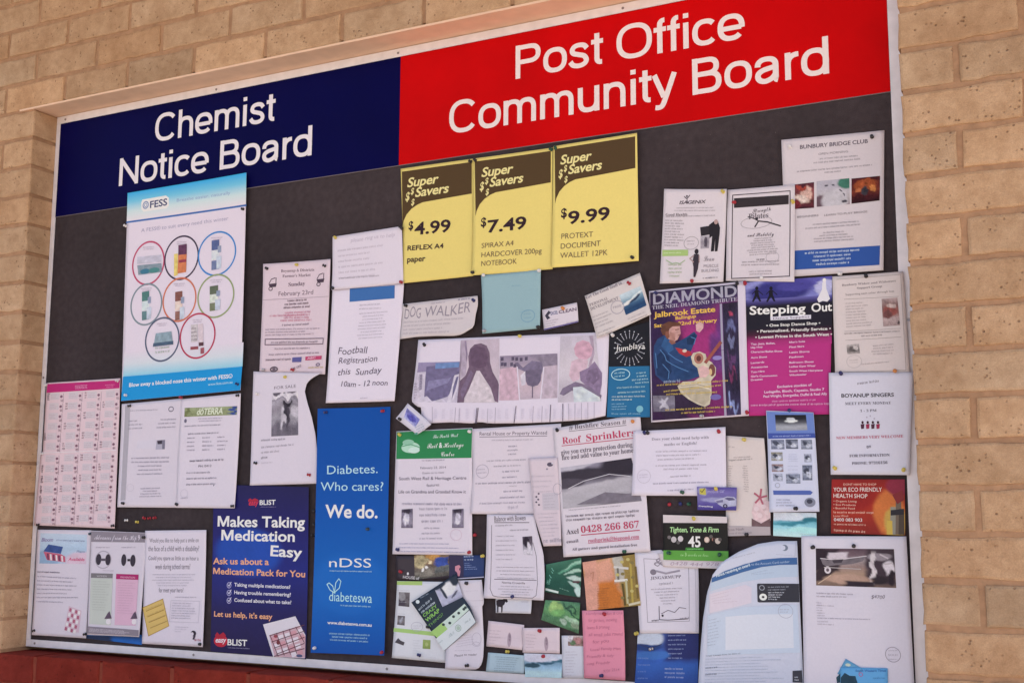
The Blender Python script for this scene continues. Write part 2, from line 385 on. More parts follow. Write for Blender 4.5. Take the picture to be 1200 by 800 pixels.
def grotesque(s):
    "stroke outlines of a line of sign lettering: verts (x, height, layer) and quads"
    V, F, x, lay = [], [], 0.0, 0
    for ch in s:
        adv, strokes = GROT[ch]
        for st in strokes:
            P = np.array([p for i, p in enumerate(st) if i == 0 or math.dist(p, st[i-1]) > 1e-4])
            closed = math.dist(P[0], P[-1]) < 1e-3
            T_ = np.diff(P, axis=0); T_ /= np.linalg.norm(T_, axis=1)[:, None]
            n0 = len(V)
            for i in range(len(P)):
                a, b = T_[max(i-1, 0)], T_[min(i, len(T_)-1)]
                if closed and i in (0, len(P)-1): a, b = T_[-1], T_[0]
                m = a + b; m /= np.linalg.norm(m); k = H_ / max(.5, float(np.dot(m, b)))
                horiz = .90 + .10 * abs(m[1])                    # horizontal strokes slightly lighter
                nn = np.array((-m[1], m[0])) * k * horiz
                for q in (P[i] + nn, P[i] - nn): V.append((x + q[0], q[1], lay % 4))
            for i in range(len(P) - 1): a = n0 + 2*i; F.append((a, a+1, a+3, a+2))
            lay += 1
        x += adv
    return np.array(V), F

def header(label, x0, x1, col, lines, lcol):
    vs, fs = [], []; box(vs, fs, x0, x1, -.003, -.0003, HS + ZB, -.0006 + ZB)
    m = simple_material('enamelled_sign_face', col, .55, .06, noise=.10, scale=5, bump=.02, bscale=12)
    p = bpart('header_panel', mesh_of('header_panel', vs, fs, m)); p['label'] = label
    lm = simple_material('white_vinyl', lcol, .5, .2)
    for s, bx0, bx1, bz, cap in lines:
        v, f = grotesque(s)
        xx = bx0 + (v[:, 0] - v[:, 0].min()) / (v[:, 0].max() - v[:, 0].min()) * (bx1 - bx0)
        link('lettering', mesh_of('lettering', [(a, -.0034 - .00004 * l, bz + ZB + h * cap) for a, h, l in zip(xx, v[:, 1], v[:, 2])], f, lm), p)
header('navy header panel', .0006, 1.1972, (.0012, .001, .055), [('Chemist', .3783, .8039, -.1095, .0815), ('Notice Board', .2492, .928, -.2215, .0815)], (.80, .76, .82))
header('red header panel', 1.1976, 2.3908, (.56, .0008, .002), [('Post Office', 1.5251, 2.0889, -.1142, .083), ('Community Board', 1.3421, 2.2685, -.225, .083)], (.84, .74, .74))  # white letters tinted pink: the red panel's spill is in their colour
vs, fs = [], []; box(vs, fs, .001, 2.3902, -.0034, -.0003, HS - .0018 + ZB, HS - .0004 + ZB)
bpart('joint_strip', mesh_of('joint_strip', vs, fs, simple_material('dull_edge_strip', (.20, .17, .19), .5, .2)))

# ------------------------------------------------------------------ printed sheets
SURF = []

def tri_split(tris, mx=.012):
    out, st = [], list(tris)
    while st:
        a, b, c = st.pop()
        la, lb, lc = math.dist(a, b), math.dist(b, c), math.dist(c, a)
        m = max(la, lb, lc)
        if m <= mx: out.append((a, b, c)); continue
        if m == lb: a, b, c = b, c, a
        elif m == lc: a, b, c = c, a, b
        h = ((a[0]+b[0])/2, (a[1]+b[1])/2)
        st += [(a, h, c), (h, b, c)]
    return out

def sheet(name, label, cat, group, org, quad, y, col, lift, edges, gloss, els):
    """one pinned paper.  Coordinates in the list are 0.1 mm from its top left corner, on the board's plane (x right, z up).
    The paper bends away from the board by lift; its print is laid on the bent surface."""
    ox, oz = org
    q = np.array(quad, float).reshape(4, 2) * 1e-4
    tl, tr, br, bl = q
    ph = rng.uniform(0, 6.28, 4)
    w = lift.get('w', .002)
    auto = rng.uniform(0, 1, 4) ** 3 * .004
    fold = (rng.choice((0, 0, 1)) * rng.uniform(.0008, .0018)) if np.linalg.norm(q[3] - q[0]) > .25 else 0
    shade = rng.normal(1, .022)
    def st_of(P):
        P = np.asarray(P, float); s = np.full(len(P), .5); t = np.full(len(P), .5)
        for _ in range(6):
            X = (1-s)[:, None]*(1-t)[:, None]*tl + s[:, None]*(1-t)[:, None]*tr + s[:, None]*t[:, None]*br + (1-s)[:, None]*t[:, None]*bl
            ds = (1-t)[:, None]*(tr-tl) + t[:, None]*(br-bl); dt = (1-s)[:, None]*(bl-tl) + s[:, None]*(br-tr)
            R = P - X; det = ds[:, 0]*dt[:, 1] - ds[:, 1]*dt[:, 0]
            s = s + (R[:, 0]*dt[:, 1] - R[:, 1]*dt[:, 0]) / det; t = t + (ds[:, 0]*R[:, 1] - ds[:, 1]*R[:, 0]) / det
        return np.clip(s, -.1, 1.1), np.clip(t, -.1, 1.1)
    def off(P):
        s, t = st_of(P)
        f = w * (.5 + .25*np.sin(4.5*s + 2*t + ph[0]) + .25*np.sin(5*t - 1.5*s + ph[1]))
        f = f + (lift.get('tl', 0) + auto[0]) * (np.clip(1-s, 0, 1)*np.clip(1-t, 0, 1))**2.2 + (lift.get('tr', 0) + auto[1]) * (np.clip(s, 0, 1)*np.clip(1-t, 0, 1))**2.2
        f = f + (lift.get('br', 0) + auto[2]) * (np.clip(s, 0, 1)*np.clip(t, 0, 1))**2.2 + (lift.get('bl', 0) + auto[3]) * (np.clip(1-s, 0, 1)*np.clip(t, 0, 1))**2.2
        f = f + fold * (1 - abs(2 * np.clip(t, 0, 1) - 1))
        f = f + lift.get('l', 0) * np.clip(1-s, 0, 1)**2
        return y + f
    def to3(P, extra):
        P = np.asarray(P, float).reshape(-1, 2)
        return np.stack([P[:, 0], -(off(P) + extra), P[:, 1]], 1)
    org3 = np.array((ox, 0, oz + ZB))
    mat = GLOSS if gloss >= .35 else INK
    # --- the sheet itself: a Coons patch between its four edges, with real thickness
    def edge(key, a, b):
        p = np.array(edges[key], float).reshape(-1, 2) * 1e-4 if key in edges else np.array([a, b])
        p = p.copy(); p[0], p[-1] = a, b
        L = np.r_[0, np.cumsum(np.linalg.norm(np.diff(p, axis=0), axis=1))]; L /= L[-1]
        return lambda u: np.stack([np.interp(u, L, p[:, 0]), np.interp(u, L, p[:, 1])], -1)
    eT, eB, eL, eR = edge('t', tl, tr), edge('b', bl, br), edge('l', tl, bl), edge('r', tr, br)
    wd, ht = np.linalg.norm(tr - tl), np.linalg.norm(bl - tl)
    nx, ny = int(max(6, min(34, wd / .009))), int(max(6, min(44, ht / .009)))
    u, v = np.meshgrid(np.linspace(0, 1, nx+1), np.linspace(0, 1, ny+1))
    uf, vf = u.ravel(), v.ravel()
    U1, V1 = uf[:, None], vf[:, None]
    P = (1-V1)*eT(uf) + V1*eB(uf) + (1-U1)*eL(vf) + U1*eR(vf) - ((1-U1)*(1-V1)*tl + U1*(1-V1)*tr + U1*V1*br + (1-U1)*V1*bl)
    fr = to3(P, 0); bk = to3(P, -.00022)
    N = len(fr); F = []
    for j in range(ny):
        for i in range(nx):
            a = j*(nx+1)+i
            F.append((a, a+nx+1, a+nx+2, a+1)); F.append((N+a, N+a+1, N+a+nx+2, N+a+nx+1))
    rim = [i for i in range(nx+1)] + [j*(nx+1)+nx for j in range(1, ny+1)] + [ny*(nx+1)+i for i in range(nx-1, -1, -1)] + [j*(nx+1) for j in range(ny-1, 0, -1)]
    for a, b in zip(rim, rim[1:] + rim[:1]): F.append((a, b, N+b, N+a))
    root = link(name, mesh_of(name, np.r_[fr, bk], F, mat, np.tile(np.array(lin(col)) * shade, (2*N, 1))), None, True)
    root.location = org3
    tag(root, label, cat, group)
    SURF.append((org, q, st_of, off))
    # --- its print, gathered by part
    parts = {}; order = 0
    def add(part, P, F, c, ex):
        v = to3(P, ex)
        lo, hi = v.min(0) - .008, v.max(0) + .008
        parts.setdefault(part, []).append([lo, hi, [(v, F, np.tile(c, (len(P), 1)) if np.ndim(c) == 1 else c)]])
    def poly(part, pts, c, ex, mx=None, amp=0):
        tr_ = tessellate_polygon([[Vector((a, b, 0)) for a, b in pts]])
        tris = tri_split([tuple(tuple(pts[i]) for i in t_) for t_ in tr_], mx or .007 if max(lift.values(), default=0) > .01 else .013)
        PP = [p for t_ in tris for p in t_]
        FF = []
        for i in range(len(tris)):
            a, b, c_ = tris[i]
            s = (b[0]-a[0])*(c_[1]-a[1]) - (b[1]-a[1])*(c_[0]-a[0])
            FF.append((3*i, 3*i+1, 3*i+2) if s > 0 else (3*i, 3*i+2, 3*i+1))
        c = np.array(c)
        if amp:
            A_ = np.array(PP); f_ = rng.uniform(90, 420, (6, 2)) * rng.choice((-1, 1), (6, 2)); p_ = rng.uniform(0, 6.28, 6)
            m_ = sum(np.sin(A_ @ f_[i] + p_[i]) for i in range(6)) / 6 ** .5
            c = np.clip(c[None, :] * (1 + amp * m_)[:, None] * np.clip(rng.normal(1, .05, len(A_)), .8, 1.2)[:, None], 0, .86)
        add(part, PP, FF, c, ex)
    for e in els:
        k, part = e[0], e[1]
        order += 1
        ex = .0002 + order * min(.00004, .0011 / len(els))
        if k == 'T':
            _, _, s, x0, z0, x1, z1, h, hx, st = e
            v, f = glyph_mesh(s, st)
            if not len(v): continue
            A = np.array((x0, z0)) * 1e-4; B = np.array((x1, z1)) * 1e-4; h *= 1e-4
            d = B - A; nrm = np.array((-d[1], d[0])) / np.linalg.norm(d)
            gx = (v[:, 0] - v[:, 0].min()) / max(v[:, 0].max() - v[:, 0].min(), 1e-6)
            sc = h / (.714 if max(c.isupper() or c.isdigit() for c in s) else .56)
            gy = v[:, 1] * sc
            if st == 'h': gy = gy + .10 * h * np.sin(gx * 9 + len(s))
            PP = A + gx[:, None]*d + gy[:, None]*nrm
            add(part, PP, f, np.array(lin(hx)), ex)
        elif k == 'L':
            _, _, a0, a1, b0, b1, c0, c1, d0, d1, nl, h, hx, al, fill = e
            h *= 1e-4; PP, FF = [], []
            for i in range(nl):
                t = i / max(nl-1, 1)
                A = (np.array((a0, a1))*(1-t) + np.array((c0, c1))*t)*1e-4; B = (np.array((b0, b1))*(1-t) + np.array((d0, d1))*t)*1e-4
                d = B - A; Ln = np.linalg.norm(d)
                if Ln < 1e-5: continue
                d = d / Ln; nrm = np.array((-d[1], d[0]))
                if d[0] < 0: nrm = -nrm
                ll = Ln * (1.0 if fill >= .999 else min(1, fill * random.uniform(.72, 1.08)))
                x = 0 if al == 'l' else (Ln - ll)/2 if al == 'c' else Ln - ll
                end = x + ll; word = random.randint(2, 9)
                def bar(xa, xb, za, zb):
                    n = len(PP); p0, p1 = A + d*xa, A + d*xb
                    PP.extend([p0 + nrm*za, p1 + nrm*za, p1 + nrm*zb, p0 + nrm*zb]); FF.append((n, n+1, n+2, n+3))
                k_ = h * .17
                while x < end:
                    kind = random.choice('noecalitdpsr'); cw = h * (.2 if kind in 'li' else .36 if kind in 'trs' else .55)
                    if x + cw > end + h: break
                    top = h if kind in 'ltd' else h * .7; bot = -.25 * h if kind == 'p' else 0
                    bar(x, x + k_, bot if kind in 'p' else 0, top if kind != 'd' else h * .7)
                    if kind in 'noapd': bar(x + cw - k_, x + cw, 0, h if kind == 'd' else h * .66)
                    if kind in 'noecapsrt': bar(x + k_ * .6, x + cw - k_ * .4, h * .7 - k_, h * .7)
                    if kind in 'oecadps': bar(x + k_ * .6, x + cw - k_ * .4, 0, k_)
                    if kind in 'eas': bar(x + k_ * .6, x + cw - k_ * .4, h * .34, h * .34 + k_)
                    x += cw + h * .15; word -= 1
                    if word <= 0: x += h * .42; word = random.randint(2, 9)
            if PP: add(part, PP, FF, .92*np.array(lin(hx)) + .08*np.array(lin(col)), ex)
        elif k == 'P':
            poly(part, (np.array(e[2], float).reshape(-1, 2)*1e-4).tolist(), lin(e[3]), ex)
        elif k == 'N':                                   # a printed photographic shape: tone varies across it
            poly(part, (np.array(e[2], float).reshape(-1, 2)*1e-4).tolist(), lin(e[3]), ex, .0034, .13)
        elif k == 'E':
            _, _, cx, cz, rx, rz, hx = e
            poly(part, [(1e-4*(cx + rx*math.cos(a)), 1e-4*(cz + rz*math.sin(a))) for a in np.linspace(0, 2*math.pi, 22, endpoint=False)], lin(hx), ex)
        elif k == 'O':
            _, _, cx, cz, rx, rz, wd_, hx = e
            m = 40; PP, FF = [], []
            for i in range(m):
                a = 2*math.pi*i/m
                PP += [(1e-4*(cx + rx*math.cos(a)), 1e-4*(cz + rz*math.sin(a))), (1e-4*(cx + (rx-wd_)*math.cos(a)), 1e-4*(cz + (rz-wd_)*math.sin(a)))]
            for i in range(m): a, b = 2*i, 2*((i+1) % m); FF.append((a, b, b+1, a+1))
            add(part, PP, FF, np.array(lin(hx)), ex)
        elif k == 'W':
            pts = np.array(e[2], float).reshape(-1, 2)*1e-4; hw = e[3]*.5e-4
            PP, FF = [], []
            for A, B in zip(pts[:-1], pts[1:]):
                d = B - A; Ln = np.linalg.norm(d)
                if Ln < 1e-6: continue
                d /= Ln; nn = np.array((-d[1], d[0]))*hw; m = max(1, int(Ln/.014))
                A = A - d*hw*.6; B = B + d*hw*.6
                for i in range(m):
                    a, b = A + (B-A)*i/m, A + (B-A)*(i+1)/m
                    n = len(PP); PP += [a - nn, b - nn, b + nn, a + nn]; FF.append((n, n+1, n+2, n+3))
            if PP: add(part, PP, FF, np.array(lin(e[4])), ex)
        elif k == 'G':
            Q4 = np.array(e[2], float).reshape(4, 2)*1e-4; cs = np.array([lin(c) for c in e[3].split()]); bl_, ns = e[4], e[5]
            wq, hq = np.linalg.norm(Q4[1]-Q4[0]), np.linalg.norm(Q4[3]-Q4[0])
            gx, gy = int(max(8, min(64, wq/.0017))), int(max(8, min(72, hq/.0017)))
            if not bl_ and ns < .03: gx, gy = int(max(3, wq/.01)), int(max(8, min(48, hq/.004)))
            a, b = np.meshgrid(np.linspace(0, 1, gx+1), np.linspace(0, 1, gy+1)); a, b = a.ravel(), b.ravel()
            A1, B1 = a[:, None], b[:, None]
            PP = (1-A1)*(1-B1)*Q4[0] + A1*(1-B1)*Q4[1] + A1*B1*Q4[2] + (1-A1)*B1*Q4[3]
            c = np.stack([np.interp(b, np.linspace(0, 1, len(cs)), cs[:, i]) for i in range(3)], 1)
            asp = wq / hq
            ua, vb = a, b
            if ns >= .04:                                # uneven outlines inside the picture
                for sc_, am in ((5, .3 * min(ns, .14)), (13, .14 * min(ns, .14))):
                    g1, g2 = rng.normal(0, 1, (2, 15, 15)); iu, iv = a*sc_*.999, b*sc_*.999
                    i0, j0 = iu.astype(int), iv.astype(int); fu, fv = iu-i0, iv-j0; fu = fu*fu*(3-2*fu); fv = fv*fv*(3-2*fv)
                    bil = lambda g: g[j0, i0]*(1-fu)*(1-fv) + g[j0, i0+1]*fu*(1-fv) + g[j0+1, i0]*(1-fu)*fv + g[j0+1, i0+1]*fu*fv
                    ua = ua + am*bil(g1); vb = vb + am*bil(g2)
                c = np.stack([np.interp(vb, np.linspace(0, 1, len(cs)), cs[:, i]) for i in range(3)], 1)
            for bb in bl_:
                kind, bu, bv, ru, rv, hx = bb[:6]; ro = math.radians(bb[6]) if len(bb) > 6 else 0
                du, dv = (ua - bu)*asp, vb - bv
                x = (du*math.cos(ro) + dv*math.sin(ro)) / (ru*asp); z = (-du*math.sin(ro) + dv*math.cos(ro)) / rv
                r = np.sqrt(x*x + z*z) if kind == 'e' else np.maximum(abs(x), abs(z))
                m = np.clip((1.18 - r) / .36, 0, 1)[:, None]; m = m*m*(3 - 2*m)
                c = c*(1-m) + np.array(lin(hx))*m
            if ns >= .03:
                lo = rng.normal(0, 1, (9, 9)); iu = a*7.99; iv = b*7.99
                i0, j0 = iu.astype(int), iv.astype(int); fu, fv = iu-i0, iv-j0
                ln_ = lo[j0, i0]*(1-fu)*(1-fv) + lo[j0, i0+1]*fu*(1-fv) + lo[j0+1, i0]*(1-fu)*fv + lo[j0+1, i0+1]*fu*fv
                c = c * np.clip(1 + ns*(1.0*ln_ + .8*rng.normal(0, 1, len(a))), .2, 2)[:, None]
            FF = [(j*(gx+1)+i, (j+1)*(gx+1)+i, (j+1)*(gx+1)+i+1, j*(gx+1)+i+1) for j in range(gy) for i in range(gx)]
            add(part, PP, FF, np.clip(c, 0, .86), ex)
    for part, items in parts.items():
        groups = []                                     # print that lies together is one part; a second block elsewhere is another
        for it in items:
            lo, hi, pc = it
            while True:
                hit = next((g for g in groups if all(g[0][a] <= hi[a] and lo[a] <= g[1][a] for a in (0, 2))), None)
                if hit is None: break
                groups = [g for g in groups if g is not hit]; lo = np.minimum(lo, hit[0]); hi = np.maximum(hi, hit[1]); pc = hit[2] + pc
            groups.append([lo, hi, pc])
        for lo, hi, pc in groups:
            vv, ff, cc, n = [], [], [], 0
            for v, F, c in pc:
                vv.append(v); cc.append(c); ff.extend([tuple(i + n for i in f) for f in F]); n += len(v)
            link(part, mesh_of(part, np.concatenate(vv), ff, mat, np.concatenate(cc)), root)
    return root

sheet('listing_poster', 'tall pale pink contact list with magenta header band at the far left edge', 'poster', None,
  (0.0102,-0.7765),[0,0,2889,-4,2954,-4125,-148,-4059],0.0047,'cfb4bb',{'tr':0.004,'br':0.003,'w':0.002},{'l':[0,0,26,-2003,-56,-2029,-148,-4059]},0.25,[
('P','header_band',[26,-35,2878,-58,2871,-283,24,-291],'b02a6c'),
('L','header_text',1134,-146,1769,-147,1156,-229,1626,-228,3,27.5,'e0a8c4','l',0.9),
('L','header_text',2307,-182,2757,-181,2355,-238,2746,-234,2,21.7,'d890b4','l',0.9),
('P','list_row',[172,-303,541,-313,549,-506,172,-497],'c6b6bd'),
('E','list_mark',626,-421,50,39,'7a5868'),
('L','list_text',604,-530,711,-535,607,-564,713,-568,2,38.7,'80606c','l',0.9),
('L','list_text',200,-370,507,-372,208,-471,515,-472,3,22.3,'a58c98','l',0.9),
('P','list_row',[913,-312,1275,-322,1282,-513,913,-504],'c6b6bd'),
('E','list_mark',1358,-429,49,38,'7a5868'),
('L','list_text',1337,-537,1441,-542,1339,-570,1444,-574,2,38.3,'80606c','l',0.9),
('L','list_text',941,-379,1242,-381,949,-478,1250,-479,3,22,'a58c98','l',0.9),
('P','list_row',[1641,-321,1996,-331,2002,-521,1640,-511],'c6b6bd'),
('E','list_mark',2077,-437,48,38,'7a5868'),
('L','list_text',2055,-544,2158,-548,2058,-577,2160,-581,2,37.9,'80606c','l',0.9),
('L','list_text',1668,-387,1963,-389,1675,-486,1970,-487,3,21.8,'a58c98','l',0.9),
('L','list_text',1540,-371,1630,-375,1543,-513,1633,-517,3,49.2,'6c5460','l',0.9),
('P','list_row',[2354,-330,2703,-340,2708,-528,2353,-519],'c6b6bd'),
('E','list_mark',2782,-445,47,38,'7a5868'),
('L','list_text',2760,-551,2861,-555,2763,-583,2863,-587,2,37.6,'80606c','l',0.9),
('L','list_text',2381,-396,2671,-397,2387,-493,2677,-494,3,21.6,'a58c98','l',0.9),
('W','list_rule',[703,-336,715,-590],15.3,'9a808c'),
('W','list_rule',[1434,-345,1446,-596],15,'9a808c'),
('W','list_rule',[2174,-355,2184,-603],14.7,'9a808c'),
('L','list_text',67,-343,144,-346,73,-509,150,-513,4,61.3,'50404a','l',0.9),
('P','list_row',[168,-591,537,-599,545,-792,169,-784],'c6b6bd'),
('E','list_mark',622,-707,50,39,'7a5868'),
('L','list_text',600,-816,707,-820,603,-849,709,-853,2,38.6,'80606c','l',0.9),
('L','list_text',197,-658,504,-659,205,-758,512,-758,3,22.2,'a58c98','l',0.9),
('P','list_row',[909,-597,1271,-606,1278,-797,909,-789],'c6b6bd'),
('E','list_mark',1354,-713,49,38,'7a5868'),
('L','list_text',1332,-821,1437,-824,1334,-853,1439,-857,2,38.2,'80606c','l',0.9),
('L','list_text',937,-664,1238,-665,945,-763,1245,-763,3,22,'a58c98','l',0.9),
('L','list_text',807,-648,898,-652,811,-791,902,-794,3,49.6,'6c5460','l',0.9),
('P','list_row',[1636,-604,1990,-612,1997,-801,1635,-794],'c6b6bd'),
('E','list_mark',2071,-718,48,38,'7a5868'),
('L','list_text',2050,-825,2152,-829,2052,-857,2155,-861,2,37.9,'80606c','l',0.9),
('L','list_text',1663,-670,1958,-670,1670,-768,1965,-768,3,21.8,'a58c98','l',0.9),
('P','list_row',[2348,-610,2696,-618,2702,-806,2347,-798],'c6b6bd'),
('E','list_mark',2776,-723,47,38,'7a5868'),
('L','list_text',2754,-829,2855,-833,2756,-861,2857,-865,2,37.5,'80606c','l',0.9),
('L','list_text',2375,-675,2664,-676,2382,-772,2671,-772,3,21.6,'a58c98','l',0.9),
('L','list_text',2250,-660,2338,-663,2253,-800,2340,-803,3,48.6,'6c5460','l',0.9),
('W','list_rule',[699,-622,711,-875],15.2,'9a808c'),
('W','list_rule',[1429,-628,1441,-879],14.9,'9a808c'),
('W','list_rule',[2168,-635,2178,-883],14.7,'9a808c'),
('P','list_row',[165,-878,533,-885,541,-1078,165,-1071],'c6b6bd'),
('E','list_mark',618,-993,50,39,'7a5868'),
('L','list_text',596,-1102,703,-1105,599,-1135,705,-1138,2,38.5,'80606c','l',0.9),
('L','list_text',193,-945,500,-945,201,-1045,508,-1044,3,22.1,'a58c98','l',0.9),
('P','list_row',[905,-882,1266,-889,1273,-1080,905,-1073],'c6b6bd'),
('E','list_mark',1349,-995,49,38,'7a5868'),
('L','list_text',1327,-1103,1432,-1107,1330,-1136,1434,-1139,2,38.1,'80606c','l',0.9),
('L','list_text',933,-949,1233,-948,940,-1047,1241,-1046,3,21.9,'a58c98','l',0.9),
('P','list_row',[1631,-886,1985,-893,1991,-1081,1630,-1075],'c6b6bd'),
('E','list_mark',2066,-998,48,38,'7a5868'),
('L','list_text',2044,-1105,2147,-1108,2047,-1137,2149,-1140,2,37.8,'80606c','l',0.9),
('L','list_text',1658,-951,1952,-951,1665,-1049,1960,-1048,3,21.7,'a58c98','l',0.9),
('L','list_text',1530,-936,1620,-939,1534,-1077,1623,-1080,3,49,'6c5460','l',0.9),
('P','list_row',[2343,-889,2690,-896,2696,-1083,2341,-1077],'c6b6bd'),
('E','list_mark',2769,-1000,47,37,'7a5868'),
('L','list_text',2748,-1106,2849,-1109,2750,-1138,2851,-1141,2,37.4,'80606c','l',0.9),
('L','list_text',2369,-954,2658,-954,2376,-1051,2665,-1050,3,21.5,'a58c98','l',0.9),
('W','list_rule',[695,-908,707,-1160],15.2,'9a808c'),
('W','list_rule',[1424,-911,1436,-1161],14.9,'9a808c'),
('W','list_rule',[2162,-915,2173,-1163],14.6,'9a808c'),
('P','list_row',[161,-1165,529,-1171,537,-1363,162,-1358],'c6b6bd'),
('E','list_mark',614,-1278,49,38,'7a5868'),
('L','list_text',592,-1386,699,-1389,595,-1419,701,-1422,2,38.4,'80606c','l',0.9),
('L','list_text',190,-1232,496,-1230,198,-1331,504,-1329,3,22.1,'a58c98','l',0.9),
('P','list_row',[900,-1166,1261,-1172,1268,-1362,900,-1357],'c6b6bd'),
('E','list_mark',1344,-1277,49,38,'7a5868'),
('L','list_text',1322,-1385,1427,-1388,1325,-1418,1429,-1421,2,38,'80606c','l',0.9),
('L','list_text',928,-1232,1228,-1231,936,-1331,1236,-1328,3,21.9,'a58c98','l',0.9),
('L','list_text',799,-1217,890,-1220,802,-1360,893,-1362,3,49.3,'6c5460','l',0.9),
('P','list_row',[1625,-1167,1980,-1173,1986,-1361,1625,-1356],'c6b6bd'),
('E','list_mark',2060,-1277,48,38,'7a5868'),
('L','list_text',2039,-1384,2141,-1387,2041,-1416,2144,-1419,2,37.7,'80606c','l',0.9),
('L','list_text',1653,-1233,1947,-1231,1660,-1330,1954,-1328,3,21.7,'a58c98','l',0.9),
('P','list_row',[2337,-1168,2684,-1173,2690,-1360,2336,-1355],'c6b6bd'),
('E','list_mark',2763,-1277,47,37,'7a5868'),
('L','list_text',2742,-1383,2842,-1386,2744,-1415,2844,-1418,2,37.3,'80606c','l',0.9),
('L','list_text',2363,-1233,2652,-1231,2370,-1329,2659,-1327,3,21.5,'a58c98','l',0.9),
('L','list_text',2239,-1218,2326,-1221,2241,-1358,2329,-1360,3,48.4,'6c5460','l',0.9),
('W','list_rule',[691,-1192,703,-1444],15.2,'9a808c'),
('W','list_rule',[1420,-1193,1431,-1442],14.9,'9a808c'),
('W','list_rule',[2157,-1194,2167,-1441],14.6,'9a808c'),
('P','list_row',[158,-1451,525,-1456,533,-1647,158,-1644],'c6b6bd'),
('E','list_mark',610,-1562,49,38,'7a5868'),
('L','list_text',588,-1670,695,-1673,591,-1703,697,-1706,2,38.3,'80606c','l',0.9),
('L','list_text',186,-1518,492,-1515,194,-1617,500,-1614,3,22,'a58c98','l',0.9),
('P','list_row',[896,-1449,1257,-1454,1264,-1644,896,-1640],'c6b6bd'),
('E','list_mark',1339,-1559,48,38,'7a5868'),
('L','list_text',1318,-1667,1422,-1669,1320,-1699,1424,-1702,2,37.9,'80606c','l',0.9),
('L','list_text',924,-1515,1224,-1513,932,-1614,1231,-1610,3,21.8,'a58c98','l',0.9),
('P','list_row',[1620,-1448,1974,-1452,1980,-1640,1620,-1636],'c6b6bd'),
('E','list_mark',2055,-1556,48,38,'7a5868'),
('L','list_text',2033,-1663,2136,-1665,2036,-1695,2138,-1697,2,37.6,'80606c','l',0.9),
('L','list_text',1647,-1513,1942,-1510,1655,-1610,1949,-1607,3,21.6,'a58c98','l',0.9),
('L','list_text',1521,-1499,1610,-1501,1524,-1639,1613,-1641,3,48.7,'6c5460','l',0.9),
('P','list_row',[2331,-1446,2678,-1450,2684,-1636,2330,-1633],'c6b6bd'),
('E','list_mark',2757,-1553,47,37,'7a5868'),
('L','list_text',2736,-1659,2836,-1661,2738,-1691,2838,-1693,2,37.2,'80606c','l',0.9),
('L','list_text',2357,-1511,2646,-1508,2364,-1607,2653,-1604,3,21.4,'a58c98','l',0.9),
('W','list_rule',[687,-1476,699,-1728],15.2,'9a808c'),
('W','list_rule',[1415,-1474,1426,-1723],14.9,'9a808c'),
('W','list_rule',[2151,-1473,2161,-1719],14.6,'9a808c'),
('L','list_text',38,-1492,115,-1494,44,-1657,121,-1659,4,60.7,'50404a','l',0.9),
('P','list_row',[154,-1737,521,-1740,529,-1931,155,-1929],'c6b6bd'),
('E','list_mark',606,-1845,49,38,'7a5868'),
('L','list_text',584,-1954,691,-1956,587,-1987,693,-1989,2,38.2,'80606c','l',0.9),
('L','list_text',183,-1803,488,-1799,191,-1902,496,-1898,3,22,'a58c98','l',0.9),
('P','list_row',[892,-1732,1252,-1735,1259,-1925,892,-1922],'c6b6bd'),
('E','list_mark',1335,-1840,48,38,'7a5868'),
('L','list_text',1313,-1947,1417,-1949,1315,-1980,1420,-1982,2,37.8,'80606c','l',0.9),
('L','list_text',920,-1798,1219,-1794,927,-1896,1227,-1891,3,21.8,'a58c98','l',0.9),
('L','list_text',790,-1784,881,-1786,794,-1926,885,-1927,3,49.1,'6c5460','l',0.9),
('P','list_row',[1615,-1728,1969,-1731,1975,-1918,1615,-1916],'c6b6bd'),
('E','list_mark',2049,-1834,48,37,'7a5868'),
('L','list_text',2028,-1941,2130,-1943,2030,-1973,2132,-1975,2,37.5,'80606c','l',0.9),
('L','list_text',1642,-1793,1936,-1789,1650,-1890,1943,-1885,3,21.6,'a58c98','l',0.9),
('P','list_row',[2325,-1723,2672,-1726,2678,-1912,2324,-1910],'c6b6bd'),
('E','list_mark',2751,-1829,47,37,'7a5868'),
('L','list_text',2729,-1934,2830,-1936,2732,-1966,2832,-1968,2,37.1,'80606c','l',0.9),
('L','list_text',2352,-1788,2640,-1784,2358,-1884,2647,-1880,3,21.3,'a58c98','l',0.9),
('L','list_text',2227,-1774,2315,-1776,2230,-1913,2317,-1915,3,48.1,'6c5460','l',0.9),
('W','list_rule',[683,-1760,695,-2011],15.2,'9a808c'),
('W','list_rule',[1410,-1755,1421,-2003],14.9,'9a808c'),
('W','list_rule',[2146,-1751,2156,-1997],14.6,'9a808c'),
('P','list_row',[156,-2082,522,-2083,530,-2274,156,-2273],'c6b6bd'),
('E','list_mark',607,-2188,49,38,'7a5868'),
('L','list_text',585,-2296,691,-2298,588,-2329,694,-2331,2,38.1,'80606c','l',0.9),
('L','list_text',184,-2148,489,-2143,192,-2247,497,-2241,3,21.9,'a58c98','l',0.9),
('P','list_row',[892,-2074,1252,-2075,1259,-2264,892,-2264],'c6b6bd'),
('E','list_mark',1334,-2179,48,38,'7a5868'),
('L','list_text',1313,-2287,1417,-2288,1315,-2319,1419,-2321,2,37.7,'80606c','l',0.9),
('L','list_text',920,-2140,1219,-2134,928,-2237,1227,-2231,3,21.7,'a58c98','l',0.9),
('P','list_row',[1615,-2066,1968,-2068,1974,-2255,1614,-2254],'c6b6bd'),
('E','list_mark',2048,-2171,47,37,'7a5868'),
('L','list_text',2027,-2277,2129,-2279,2029,-2309,2131,-2311,2,37.4,'80606c','l',0.9),
('L','list_text',1642,-2131,1935,-2126,1649,-2228,1942,-2222,3,21.5,'a58c98','l',0.9),
